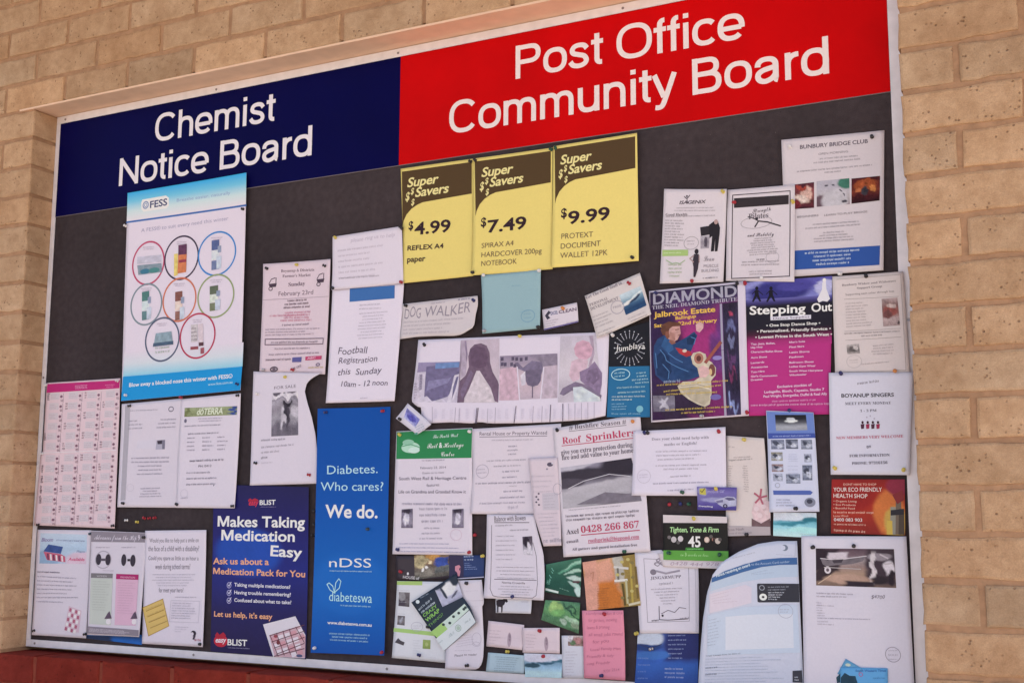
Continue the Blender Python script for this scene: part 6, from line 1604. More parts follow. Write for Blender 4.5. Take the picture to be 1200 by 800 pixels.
sheet('support_group_notice', 'cream thin bordered support group notice with a small photo of hands', 'notice', None,
  (2.2613,-0.661),[0,0,1404,-19,1453,-2070,-14,-2022],0.0068,'c8b9b9',{'tr':0.003,'br':0.005,'w':0.003},{},0.25,[
('W','border_line',[84,-67,1354,-77,1385,-2010,69,-1976],10.3,'9a8c8c'),
('T','headline','Bunbury Widow and Widowers',186,-219,1255,-217,45.8,'7c7074','s'),
('T','headline','Support Group',485,-303,982,-302,45.8,'7c7074','s'),
('T','headline','Supporting each other through loss',253,-418,1215,-421,41.6,'7c7074','r'),
('W','rule',[222,-492,1301,-518],8.1,'9a8c8c'),
('W','rule',[211,-1153,1318,-1168],8.1,'9a8c8c'),
('W','rule',[213,-1336,1319,-1340],8.1,'9a8c8c'),
('L','body_text',247,-594,763,-601,246,-1072,806,-1068,9,29.3,'a29498','l',0.85),
('G','photo',[965,-542,1273,-541,1305,-1102,975,-1104],'a89090 7a5c5a 8c5c58 b09898 9c8484',[['e',0.5,0.45,0.4,0.2,'8a4c48'],['e',0.6,0.3,0.25,0.1,'c0a8a4'],['e',0.3,0.6,0.3,0.15,'6c4444'],['e',0.95,0.92,0.08,0.05,'3a3034']],0.12),
('L','body_text',197,-1210,1292,-1232,197,-1210,1292,-1232,1,33.3,'8a7e82','l',1),
('L','body_text',538,-1282,937,-1283,538,-1282,937,-1283,1,33.1,'8a7e82','l',1),
('G','photo',[234,-1429,485,-1420,494,-1619,244,-1621],'b8acac 8c8080 6c6464 a09494',[['e',0.4,0.5,0.25,0.3,'5a5252'],['e',0.7,0.4,0.2,0.2,'c0b4b4']],0.15),
('O','stamp',375,-1777,152,132,8,'b0a4a6'),
('L','stamp',279,-1755,473,-1749,286,-1805,455,-1806,2,20.7,'b0a4a6','l',0.9),
('L','body_text',674,-1497,1243,-1482,664,-1661,1216,-1668,4,28.8,'a29498','c',0.9),
('L','body_text',517,-1851,1053,-1830,517,-1851,1053,-1830,1,24.7,'a29498','l',1)])
sheet('choir_notice', 'white singers notice with black bold title and red welcome line, against the right edge', 'notice', None,
  (2.2483,-0.8596),[0,0,1650,-69,1492,-2083,-30,-2056],0.011,'c8c2d4',{'tr':0.004,'w':0.002},{},0.25,[
('L','headline',562,-270,986,-233,562,-270,986,-233,1,52.1,'706a78','l',1),
('T','headline','BOYANUP SINGERS',237,-513,1264,-536,75.3,'2c2630','b'),
('T','headline','MEET EVERY MONDAY',306,-668,1205,-683,56.4,'565060','s'),
('T','headline','1 - 3 PM',598,-820,918,-822,51.6,'565060','s'),
('E','singers_picture',636,-1028,23,28,'3c2830'),
('P','singers_picture',[598,-1065,672,-1057,659,-1151,604,-1159],'4a2c3c'),
('E','singers_picture',737,-1031,23,28,'3c2830'),
('P','singers_picture',[699,-1068,773,-1060,760,-1154,705,-1161],'90304c'),
('E','singers_picture',837,-1034,23,28,'3c2830'),
('P','singers_picture',[800,-1071,873,-1063,860,-1157,805,-1164],'4a2c3c'),
('E','singers_picture',937,-1037,23,28,'3c2830'),
('P','singers_picture',[900,-1074,973,-1067,960,-1159,905,-1167],'90304c'),
('E','singers_picture',723,-928,14,19,'a89eb0'),
('E','singers_picture',792,-906,14,19,'a89eb0'),
('E','singers_picture',868,-960,14,19,'a89eb0'),
('T','welcome_text','NEW MEMBERS VERY WELCOME',106,-1352,1411,-1348,55.9,'b05c74','s'),
('L','body_text',700,-1544,773,-1536,700,-1544,773,-1536,1,65.2,'6a6474','l',1),
('T','body_text','FOR INFORMATION',354,-1715,1137,-1711,55.7,'56505f','s'),
('T','body_text','PHONE: 97316156',395,-1865,1087,-1857,55.7,'56505f','s')])
sheet('shop_card', 'orange red eco health shop card with bottles at its right side', 'card', None,
  (2.2455,-1.0744),[0,0,1418,-14,1387,-1097,-50,-1075],0.0047,'90301f',{'w':0.001},{},0.5,[
('G','backdrop',[0,0,1418,-14,1387,-1097,-50,-1075],'7c1c1c 982820 a0301f 8c2820 7c2420',[['e',0.8,0.6,0.22,0.4,'c06a38'],['e',0.88,0.8,0.15,0.3,'b8924a'],['e',0.95,0.1,0.2,0.2,'80283c'],['e',0.2,0.3,0.4,0.3,'8c201e']],0.05),
('T','headline','DONT HAVE TO SHOP',229,-124,871,-129,41.8,'e0b4a4','r'),
('T','headline','YOUR ECO FRIENDLY',29,-245,974,-249,83.6,'e8d4cc','r'),
('T','headline','HEALTH SHOP',25,-366,689,-377,83.7,'e8d4cc','r'),
('T','body_text','• Organic Living',22,-450,475,-460,37.2,'e0b8a8','r'),
('T','body_text','• Eco Products',20,-521,454,-530,37.2,'e0b8a8','r'),
('T','body_text','• Beautiful Food',17,-591,434,-599,37.2,'e0b8a8','r'),
('L','body_text',15,-675,805,-681,15,-675,805,-681,1,42,'dca898','l',1),
('T','body_text','Louise Wood',12,-749,300,-748,41.8,'dca898','r'),
('T','phone_text','0400 083 903',19,-833,572,-839,64.8,'ecd8d0','r'),
('L','body_text',16,-907,632,-921,16,-907,632,-921,1,37.2,'dca898','l',1),
('L','body_text',12,-1028,609,-1059,12,-1028,609,-1059,1,46.5,'dca898','l',1),
('P','bottle_picture',[1129,-553,1227,-552,1215,-1089,1104,-1082],'8a8478'),
('P','bottle_picture',[1237,-406,1335,-407,1317,-1088,1206,-1080],'6c5c50'),
('P','bottle_picture',[1288,-589,1386,-589,1374,-1088,1264,-1080],'4c4038'),
('P','bottle_picture',[1056,-818,1154,-817,1153,-1090,1041,-1082],'c0a04c'),
('P','bottle_picture',[1131,-612,1381,-589,1377,-698,1127,-717],'2e2a30'),
('P','bottle_picture',[1170,-315,1369,-224,1398,-407,1261,-498],'7c2c30')])
sheet('small_card', 'small tilted card with a purple picture over the green header corner', 'card', None,
  (1.2421,-0.8832),[0,0,707,-531,295,-766,-310,-356],0.0131,'c8bfcc',{'tr':0.002,'bl':0.003},{},0.25,[
('G','picture',[-20,-111,364,-401,233,-590,-97,-340],'8480b8 6a68a8 8a88c0 b0acce',[['e',0.5,0.5,0.3,0.3,'5450a0']],0.15),
('L','body_text',233,-604,473,-519,315,-712,528,-626,3,36.8,'8a96a4','l',0.9),
('P','picture',[209,-755,272,-710,337,-731,295,-766],'5a9080')])
sheet('rail_notice', 'white railway heritage notice with a green header and engine drawing', 'notice', None,
  (1.2064,-0.9492),[0,0,2104,23,2123,-2910,-31,-2923],0.0047,'cdc0cb',{'bl':0.003,'w':0.002},{},0.25,[
('P','green_header',[11,-19,2094,5,2090,-676,14,-667],'2f7a4c'),
('T','header_text','The South West',1030,-193,1723,-174,90.9,'c8dcd0','c'),
('T','header_text','Rail & Heritage',874,-427,1871,-412,126.9,'d4e0d8','c'),
('T','header_text','Centre',1269,-626,1625,-623,117.5,'d4e0d8','c'),
('E','engine_picture',411,-399,259,129,'a8c8b4'),
('E','engine_picture',344,-277,162,74,'8ab49c'),
('E','engine_picture',510,-465,161,73,'c0d6c8'),
('W','engine_picture',[171,-366,410,-325,681,-404],21.8,'5c9474'),
('L','body_text',740,-735,1375,-727,740,-735,1375,-727,1,41.1,'968c9c','l',1),
('T','body_text','February 23, 2014',700,-916,1409,-908,54.4,'7a7080','r'),
('T','body_text','Guests on to meet',756,-1035,1359,-1024,45.3,'7a7080','r'),
('T','body_text','South West Rail & Heritage Centre',112,-1175,1962,-1174,76.9,'5c5264','r'),
('T','body_text','features',889,-1336,1237,-1320,54.1,'7a7080','r'),
('T','body_text','Life on Grandma and Grandad Know it',107,-1486,1955,-1494,76.6,'5c5264','r'),
('L','body_text',210,-1760,1856,-1769,210,-1760,1856,-1769,1,59.2,'90869a','l',1),
('L','body_text',653,-1886,1469,-1876,712,-2170,1395,-2161,3,63.2,'9a90a0','c',0.9),
('L','body_text',767,-2327,1293,-2313,692,-2570,1349,-2553,3,44.9,'a096a6','c',0.9),
('G','photo',[202,-1869,514,-1850,522,-2302,200,-2305],'5c5264 7c7284 8c8292 685e70',[['e',0.45,0.55,0.25,0.3,'c4bac8'],['e',0.5,0.1,0.4,0.12,'3a323e']],0.15),
('G','photo',[1599,-1867,1898,-1849,1903,-2290,1594,-2293],'5c5264 7c7284 8c8292 685e70',[['e',0.45,0.55,0.25,0.3,'c4bac8'],['e',0.5,0.1,0.4,0.12,'3a323e']],0.15),
('O','stamp',1699,-2451,154,132,10.3,'c4a8b8'),
('L','footer_text',159,-2685,1968,-2668,92,-2866,2021,-2860,3,27.1,'8c88a8','l',0.9)])
sheet('rental_notice', 'white typed wanted notice, right of the green headed sheet', 'notice', None,
  (1.4177,-0.9495),[0,0,2279,56,2223,-1987,-6,-1964],0.0026,'cdbfc9',{'tl':0.002,'bl':0.007,'w':0.003},{},0.25,[
('T','headline','Rental House or Property Wanted',186,-158,1923,-177,83.9,'564c5c','r'),
('W','headline',[186,-194,1923,-212],12.8,'6a6070'),
('L','body_text',507,-291,1574,-299,507,-291,1574,-299,1,35.6,'a094a2','l',1),
('L','body_text',909,-446,1182,-439,885,-627,1207,-615,3,44.1,'90869a','c',0.9),
('L','body_text',374,-768,1438,-751,562,-895,1439,-873,2,39.9,'9c929f','l',0.9),
('L','body_text',778,-1021,1331,-1002,779,-1153,1312,-1132,2,44,'90869a','l',0.9),
('L','body_text',84,-1288,1498,-1264,84,-1288,1498,-1264,1,44.4,'8a8090','l',1),
('L','body_text',963,-1347,1161,-1340,963,-1347,1161,-1340,1,30.6,'a89ea8','l',1),
('L','body_text',701,-1477,1391,-1454,592,-1617,1479,-1593,2,43.8,'90869a','c',0.9),
('L','body_text',215,-1748,1528,-1714,215,-1748,1528,-1714,1,44.1,'9a90a0','l',0.9),
('O','stamp',264,-988,167,160,12.7,'a99dac'),
('L','stamp',122,-960,411,-946,133,-1040,396,-1025,2,31.1,'a99dac','l',0.9),
('L','emblem',941,-1853,1236,-1826,941,-1879,1236,-1870,1,69.6,'a89cac','l',0.9)])
sheet('cut_slip', 'narrow pale pink slip of a form with small paw marks, pinned on the wanted notice', 'note', None,
  (1.5647,-1.0205),[0,0,737,4,856,-1944,402,-1963],0.0089,'ccbac3',{'br':0.005,'tr':0.003,'w':0.002},{'l':[0,0,24,-209,98,-772,148,-1267,402,-1963]},0.25,[
('E','picture',550,-148,76,47,'5a5060'),
('E','picture',608,-123,24,22,'c8bcc8'),
('E','picture',474,-250,24,22,'8a8090'),
('L','body_text',88,-427,689,-412,113,-772,712,-754,4,34.6,'bcaeb8','l',0.9),
('P','panel',[354,-795,736,-775,782,-1158,378,-1168],'bcb0ba'),
('L','body_text',388,-860,712,-844,407,-1125,749,-1107,5,30,'a89ca8','l',0.9),
('O','stamp',736,-699,114,128,11.9,'a498a6'),
('E','paw_mark',215,-868,24,21,'5a5060'),
('E','paw_mark',272,-799,24,21,'5a5060'),
('E','paw_mark',263,-928,24,21,'5a5060'),
('E','paw_mark',215,-988,24,21,'5a5060'),
('E','paw_mark',282,-1048,24,21,'5a5060'),
('L','body_text',234,-1266,782,-1243,378,-1756,805,-1729,7,30,'b8acb6','l',0.9),
('L','body_text',402,-1883,814,-1860,402,-1883,814,-1860,1,84.8,'a094a0','l',1)])
sheet('class_notice', 'white hanging notice with a rounded black border and a woman sketch, below the wanted notice', 'notice', None,
  (1.4593,-1.1467),[0,0,1206,-9,1480,-1884,-44,-1886],0.0068,'cdc1cc',{'br':0.008,'bl':0.008,'w':0.004},{'r':[1206,-9,1279,-325,1446,-875,1485,-1339,1480,-1884]},0.25,[
('T','headline','Balance with Bowen',192,-161,998,-130,121.2,'4c424e','r'),
('W','headline',[192,-187,1085,-181],14.9,'4c424e'),
('W','border_line',[122,-248,113,-1675,188,-1822,312,-1848,1185,-1844,1280,-1786,1309,-1512,1270,-921,1183,-625],12.5,'6a606c'),
('L','body_text',212,-274,696,-253,599,-374,1134,-352,2,39.1,'8c828e','l',0.9),
('L','body_text',229,-508,795,-493,232,-1027,797,-1015,6,30.3,'a298a4','l',0.9),
('G','woman_sketch',[921,-500,1163,-480,1193,-905,942,-893],'4c424e 5c525e a098a4 b8aeb8',[['e',0.4,0.3,0.3,0.3,'2e2630'],['e',0.6,0.6,0.2,0.3,'c8bec8'],['b',0.5,0.85,0.5,0.1,'c8bec8']],0.1),
('L','body_text',233,-1199,1232,-1184,235,-1435,1256,-1429,4,25.8,'988e9a','c',0.9),
('W','rule',[210,-1457,1280,-1454],12.4,'5a505c'),
('T','body_text','Norma Crossville',408,-1546,992,-1546,46.8,'564c58','r'),
('L','body_text',261,-1619,1232,-1615,311,-1797,1185,-1785,4,25.7,'988e9a','c',0.9)])
sheet('sprinkler_notice', 'white roof sprinkler notice with red lettering and a grey roof photo', 'notice', None,
  (1.6265,-0.9549),[0,0,2095,259,2324,-2689,271,-2850],0.0068,'cec1ca',{'br':0.003,'bl':0.004,'w':0.003},{},0.25,[
('T','headline','# Bushfire Season #',400,-37,1769,59,102.3,'5c525e','s'),
('W','headline',[400,-72,1769,25],11.8,'5c525e'),
('T','red_headline','Roof',238,-352,700,-320,154.5,'b03a5a','s'),
('T','red_headline','Sprinklers',822,-305,1983,-208,160.7,'b03a5a','s'),
('W','red_headline',[224,-394,2000,-258],16.6,'b03a5a'),
('T','subhead','give you extra protection during',209,-592,1917,-449,84.8,'5c525e','s'),
('T','subhead','fire and add value to your home',228,-712,1934,-574,84.7,'5c525e','s'),
('G','roof_photo',[199,-884,1888,-690,2127,-1621,254,-1787],'8a8292 5c5462 463f4a 8c8490 a49ca4 a29aa2 9c949c',[['e',0.1,0.02,0.4,0.08,'b0a8b4',-4],['e',0.3,0.22,0.35,0.14,'3a343e'],['e',0.85,0.12,0.3,0.24,'332d37'],['e',0.1,0.42,0.22,0.12,'4a434e'],['b',0.55,0.62,0.45,0.16,'aaa2aa',-6],['e',0.95,0.95,0.5,0.16,'756d78',-4],['e',0.1,0.8,0.2,0.2,'a8a0a8']],0.05),
('N','roof_photo',[573,-1703,1266,-1427,2075,-1481,2127,-1621],'746b76'),
('W','roof_photo',[387,-1346,762,-1180,1360,-1038,1857,-1086],14.1,'c4bcc4'),
('L','body_text',395,-1830,1984,-1703,395,-1830,1984,-1703,1,25.4,'8c828e','l',0.9),
('L','body_text',320,-1982,2097,-1851,329,-2066,2079,-1941,2,55,'665c68','l',0.9),
('T','phone_text','Axel',338,-2353,636,-2325,109.2,'564c58','s'),
('T','phone_text','0428 266 867',691,-2316,2067,-2187,149.1,'b03a5a','s'),
('W','phone_text',[691,-2366,2075,-2244],18.5,'b03a5a'),
('T','phone_text','email',346,-2546,626,-2517,54.5,'665c68','s'),
('T','phone_text','roofsprink@bigpond.com',856,-2523,2064,-2416,66,'b8607a','s'),
('W','phone_text',[856,-2539,2064,-2433],11.5,'b8607a'),
('T','phone_text','All gutters and guard installation free',476,-2704,2018,-2580,57.9,'6a606c','s')])
sheet('tutor_notice', 'white typed tutoring notice with maths and English in its title, beside the roof photo sheet', 'notice', None,
  (1.8221,-0.9665),[0,0,2072,32,2053,-1405,-51,-1389],0.0089,'cdc2d0',{'tl':0.002,'bl':0.004,'w':0.002},{},0.25,[
('T','headline','Does your child need help with',416,-211,1702,-201,61.6,'857b8a','s'),
('T','headline','maths or English?',695,-333,1437,-317,61.5,'857b8a','s'),
('L','body_text',368,-467,1764,-470,511,-643,1376,-625,3,37.3,'a095a4','c',0.9),
('L','body_text',311,-772,1800,-762,486,-849,1626,-840,2,37.2,'a095a4','c',0.9),
('L','body_text',824,-1009,1289,-989,824,-1009,1289,-989,1,36.8,'a095a4','l',1),
('L','body_text',438,-1153,1663,-1130,438,-1153,1663,-1130,1,37,'90869a','l',1),
('L','body_text',768,-1302,1335,-1273,768,-1302,1335,-1273,1,36.7,'90869a','l',1),
('O','stamp',229,-978,154,149,8.8,'b6aab8'),
('L','stamp',114,-960,353,-946,122,-1018,335,-1004,2,29,'b6aab8','l',0.9)])
sheet('car_card', 'small purple card with a silver car picture', 'card', None,
  (1.9651,-1.0878),[0,0,863,-18,839,-492,-2,-481],0.011,'55458a',{'br':0.002},{},0.5,[
('G','backdrop',[0,0,863,-18,839,-492,-2,-481],'54488c 6c609c 6c6498 54488a 443878',[['e',0.5,0.55,0.4,0.1,'8c88b0'],['e',0.15,0.2,0.12,0.2,'8480a8']],0.05),
('N','car_picture',[361,-282,556,-233,653,-202,797,-215,844,-258,841,-400,697,-412,568,-431,456,-369],'a8a4bc'),
('N','car_picture',[582,-245,653,-221,775,-234,831,-277,684,-289],'5a5474'),
('E','car_picture',601,-400,51,43,'2c2640'),
('E','car_picture',601,-400,26,22,'8a86a0'),
('N','car_picture',[400,-295,555,-270,554,-320,425,-344],'6c6688'),
('P','emblem',[56,-38,187,-26,194,-170,53,-156],'b4a850'),
('T','emblem','✓',70,-144,182,-138,106.3,'4c4428','r'),
('T','headline','mobile car',234,-132,597,-122,62.2,'a8a0c8','r'),
('T','footer_text','Detailing',26,-413,332,-425,28,'cfc8e0','b')])
sheet('salon_notice', 'cream price list with a pink starfish and shell picture at its foot', 'notice', None,
  (2.028,-0.9809),[0,0,832,-80,898,-2061,-40,-2091],0.0047,'c9bab8',{'tr':0.004,'w':0.002},{},0.25,[
('L','body_text',46,-248,177,-260,46,-248,177,-260,1,34.5,'a89a9c','l',1),
('L','body_text',50,-533,553,-512,50,-533,553,-512,1,34.4,'7c7072','l',1),
('L','body_text',152,-476,544,-463,152,-476,544,-463,1,29.4,'98898c','l',1),
('L','body_text',27,-650,128,-652,16,-1139,107,-1140,11,24.5,'9a8c8e','l',0.9),
('L','body_text',315,-645,440,-656,352,-1170,457,-1180,12,24.4,'9a8c8e','r',0.9),
('N','shell_picture',[516,-1600,571,-1383,746,-1297,906,-1384,906,-1766,733,-1834,562,-1768],'cdb0b4'),
('N','shell_picture',[513,-1720,708,-1824,902,-1718,903,-1890,754,-1939,509,-1883],'6c5458'),
('W','starfish_picture',[702,-1297,729,-1126],39.4,'a85c6c'),
('W','starfish_picture',[702,-1297,835,-1264],39.4,'a85c6c'),
('W','starfish_picture',[702,-1297,757,-1434],39.4,'a85c6c'),
('W','starfish_picture',[702,-1297,604,-1401],39.4,'a85c6c'),
('W','starfish_picture',[702,-1297,586,-1211],39.4,'a85c6c'),
('E','shell_picture',617,-1528,54,48,'d4bcc0'),
('E','shell_picture',766,-1480,54,48,'d4bcc0'),
('E','shell_picture',837,-1599,54,48,'d4bcc0'),
('E','shell_picture',688,-1662,54,48,'d4bcc0'),
('P','foot_band',[-30,-1878,898,-1890,898,-2061,-40,-2091],'a89a9e'),
('T','footer_text','Lisa Nash',28,-1984,349,-1961,53,'6c6064','r'),
('L','footer_text',36,-2051,506,-2027,36,-2051,506,-2027,1,38.6,'80747a','l',1)])
sheet('photo_brochure', 'hanging blue and white brochure with rows of small grey thumbnails', 'brochure', None,
  (2.1169,-0.9318),[0,0,984,-74,1044,-2073,33,-2085],0.0089,'bebdd2',{'tl':0.002,'br':0.004,'bl':0.004,'w':0.003},{},0.4,[
('P','blue_header',[9,-20,979,-83,995,-495,22,-468],'6478b4'),
('P','blue_header',[22,-468,995,-495,1001,-590,29,-585],'3c4c94'),
('G','header_photo',[184,-94,825,-116,844,-428,195,-425],'18181e 1e1e24 4c4c56 9a9aa4 8a8a94',[['e',0.5,0.3,0.12,0.12,'b8b8c0'],['e',0.5,0.4,0.2,0.08,'d0d0d8']],0.05),
('L','header_text',123,-549,898,-549,123,-549,898,-549,1,29,'98a4d0','l',1),
('G','thumbnail',[82,-606,356,-613,360,-805,87,-799],'5c6078 8a8c9e 5c6078',[['e',0.4,0.4,0.3,0.2,'3c3e4e',30],['e',0.65,0.65,0.25,0.2,'b4b4c4',-20]],0.2),
('G','thumbnail',[385,-604,637,-610,641,-802,390,-796],'44485a 8a8c9e 44485a',[['e',0.4,0.4,0.3,0.2,'3c3e4e',30],['e',0.65,0.65,0.25,0.2,'b4b4c4',-20]],0.2),
('G','thumbnail',[699,-621,929,-627,932,-817,703,-812],'6c7080 8a8c9e 6c7080',[['e',0.4,0.4,0.3,0.2,'3c3e4e',30],['e',0.65,0.65,0.25,0.2,'b4b4c4',-20]],0.2),
('G','thumbnail',[80,-862,315,-867,320,-1040,85,-1036],'8c8474 8a8c9e 8c8474',[['e',0.4,0.4,0.3,0.2,'3c3e4e',30],['e',0.65,0.65,0.25,0.2,'b4b4c4',-20]],0.2),
('G','thumbnail',[753,-909,906,-912,910,-1083,757,-1080],'a0a0b4 8a8c9e a0a0b4',[['e',0.4,0.4,0.3,0.2,'3c3e4e',30],['e',0.65,0.65,0.25,0.2,'b4b4c4',-20]],0.2),
('G','thumbnail',[88,-1108,322,-1112,328,-1265,94,-1262],'8a6c68 8a8c9e 8a6c68',[['e',0.4,0.4,0.3,0.2,'3c3e4e',30],['e',0.65,0.65,0.25,0.2,'b4b4c4',-20]],0.2),
('G','thumbnail',[712,-1137,913,-1140,913,-1443,713,-1441],'5c6074 8a8c9e 5c6074',[['e',0.4,0.4,0.3,0.2,'3c3e4e',30],['e',0.65,0.65,0.25,0.2,'b4b4c4',-20]],0.2),
('G','thumbnail',[375,-1314,664,-1317,668,-1507,379,-1505],'787c90 8a8c9e 787c90',[['e',0.4,0.4,0.3,0.2,'3c3e4e',30],['e',0.65,0.65,0.25,0.2,'b4b4c4',-20]],0.2),
('G','thumbnail',[113,-1301,307,-1303,313,-1456,118,-1455],'a0a0b4 8a8c9e a0a0b4',[['e',0.4,0.4,0.3,0.2,'3c3e4e',30],['e',0.65,0.65,0.25,0.2,'b4b4c4',-20]],0.2),
('L','body_text',405,-921,647,-926,402,-1056,652,-1060,4,19.2,'a4a4b8','c',0.9),
('L','body_text',399,-1161,640,-1164,404,-1304,635,-1307,3,19.1,'a4a4b8','c',0.9),
('O','stamp',204,-1541,53,53,14.6,'9a9aac'),
('P','blue_bar',[113,-1646,864,-1650,919,-1688,871,-1735,120,-1732],'4c5c9c'),
('L','body_text',176,-1847,524,-1848,173,-1961,626,-1961,3,33.4,'8c8ca0','l',0.9),
('E','emblem',856,-1886,114,94,'7c7c8c'),
('E','emblem',847,-1867,62,47,'3c3c4a')])
sheet('water_card', 'small card with a teal water splash, under the thumbnail brochure', 'card', 'cards printed with a water splash',
  (2.1257,-1.1405),[0,0,879,-10,869,-510,-19,-475],0.0068,'bcc8d2',{'br':0.002},{},0.4,[
('G','splash_picture',[0,0,879,-10,869,-510,-19,-475],'c2c2d0 b4c4ce 5c98a8 8cc0cc a8ccd6 b4ccd8',[['e',0.85,0.3,0.2,0.1,'2c6878'],['e',0.6,0.42,0.2,0.06,'38788a'],['e',0.3,0.5,0.25,0.06,'3c7c8c'],['e',0.08,0.48,0.1,0.06,'4c8898'],['e',0.2,0.2,0.3,0.14,'c6c6d4'],['e',0.5,0.2,0.2,0.14,'c4c6d2'],['e',0.7,0.7,0.4,0.12,'a4d0da']],0.06),
('L','web_text',515,-436,847,-451,515,-436,847,-451,1,17.9,'90b0a0','l',1)])
sheet('fitness_card', 'black and lime green fitness card with a large white 45', 'card', None,
  (1.8882,-1.1465),[0,0,1413,-35,1412,-948,-14,-943],0.011,'1e1c1c',{'tl':0.002,'tr':0.002,'w':0.001},{},0.5,[
('P','white_strip',[0,0,1413,-35,1410,-164,-3,-167],'c6b8bc'),
('P','green_band',[-11,-746,1417,-740,1412,-948,-14,-943],'5a9440'),
('T','headline','Tighten, Tone & Firm',146,-361,1220,-350,105.8,'a4c890','i'),
('T','number_text','45',543,-662,818,-664,223.4,'e4e0e4','b'),
('P','green_band',[490,-681,883,-675,889,-731,482,-737],'3c7a34'),
('L','green_band',528,-724,850,-719,528,-724,850,-719,1,24.8,'8cc080','l',1),
('T','footer_text','in 3 weeks or less',371,-858,984,-858,74.2,'9cc488','c'),
('E','picture',227,-517,60,63,'b4aaac'),
('E','picture',377,-499,60,62,'c0b4b8'),
('E','picture',326,-578,40,37,'5c5656'),
('E','picture',127,-471,40,38,'6c6466'),
('E','picture',958,-514,58,62,'c0a498'),
('E','picture',1107,-506,39,37,'a87468'),
('E','picture',1194,-535,58,61,'b8a8a0'),
('E','picture',1050,-445,39,37,'5c5452'),
('E','picture',1243,-504,39,37,'504848'),
('E','picture',958,-514,39,43,'d4c0b4'),
('E','picture',1113,-512,26,43,'3a2c2a')])
sheet('phone_slip', 'narrow white slip with a handwritten telephone number, hanging below the black fitness card', 'note', None,
  (1.8728,-1.227),[0,0,1542,-95,1409,-300,130,-286],0.0089,'cabcc0',{'br':0.003},{},0.25,[
('T','handwriting','0428 444 978',292,-251,1359,-246,74.1,'a88e9c','h')])
sheet('bank_letter', 'large curling white form with a blue stripe and a dark telephone panel', 'letter', None,
  (2.0102,-1.2671),[0,0,1624,692,1677,-2324,-454,-2470],0.0068,'bcbccd',{'tl':0.03,'bx':0.0,'l':0.022,'w':0.002},{'t':[0,0,179,260,469,461,837,623,1198,686,1624,692],'l':[0,0,-157,-396,-279,-910,-360,-1459,-425,-2005,-454,-2470]},0.25,[
('E','emblem',1369,553,67,62,'6c7486'),
('E','emblem',1337,553,47,46,'bcbccd'),
('W','corner_box',[1592,668,1576,392,1191,423],7.8,'a4a4b6'),
('L','body_text',368,322,793,447,368,322,793,447,1,27.4,'9c9cac','l',1),
('P','blue_stripe',[-18,-63,216,76,585,217,909,310,1268,348,1614,362,1618,224,1264,209,906,162,541,53,212,-65,-36,-158],'3f5e8e'),
('T','stripe_text','About receiving an award',57,-49,685,181,58.6,'c0c8da','b'),
('T','stripe_text','to the Account Card number',706,189,1462,259,46.3,'a4b0c8','r'),
('P','tint_band',[-45,-166,212,-72,541,45,905,155,1264,201,1618,217,1618,-16,1258,-37,899,-77,536,-142,209,-237,-73,-339],'a9b4c8'),
('L','body_text',701,18,1024,96,701,-5,1260,63,2,19.4,'8c98b0','l',0.9),
('P','dark_panel',[801,-188,817,-172,1638,-156,1642,-520,831,-549,800,-535],'37363e'),
('L','panel_text',1014,-251,1487,-229,1013,-305,1525,-281,2,26.9,'8c8c98','l',0.9),
('L','panel_text',1019,-359,1445,-345,1016,-489,1206,-490,4,26.9,'c4c4d0','l',0.9),
('O','panel_icon',895,-255,56,54,16,'8c8c98'),
('E','panel_icon',914,-439,76,69,'d4d4de'),
('E','panel_icon',914,-439,28,23,'37363e'),
('P','form_panel',[-103,-395,575,-199,695,-253,679,-562,484,-616,-132,-787],'c4b9c7'),
('L','body_text',-75,-452,288,-335,-45,-588,486,-531,4,19.6,'b4a4b4','l',0.9),
('P','form_panel',[-174,-827,524,-645,1594,-575,1624,-1508,-232,-1646],'b3bacc'),
('P','form_panel',[162,-853,761,-790,1503,-760,1500,-1421,131,-1519],'c4c4d4'),
('O','stamp',1357,-706,152,141,9.8,'9a9aac'),
('L','stamp',1240,-687,1467,-679,1246,-740,1465,-732,2,30.5,'9a9aac','l',0.9),
('L','body_text',-156,-943,72,-876,-220,-1452,20,-1401,9,23.4,'9098ac','l',0.9),
('L','body_text',-253,-1666,421,-1591,-253,-1666,421,-1591,1,31,'7c8498','l',1),
('L','body_text',-275,-1726,1292,-1608,-304,-2191,1279,-2090,9,19.4,'9ca4b6','l',0.95),
('L','body_text',-278,-1911,-48,-1883,-278,-1911,-48,-1883,1,30.9,'5c6478','l',1),
('L','body_text',-289,-2043,-59,-2014,-289,-2043,-59,-2014,1,30.9,'5c6478','l',1),
('P','dark_panel',[1463,-1869,1649,-1850,1657,-2088,1457,-2093],'3c3b44'),
('L','panel_text',1498,-2001,1606,-1994,1496,-2057,1589,-2051,2,26.2,'c4c4d0','l',0.9)])
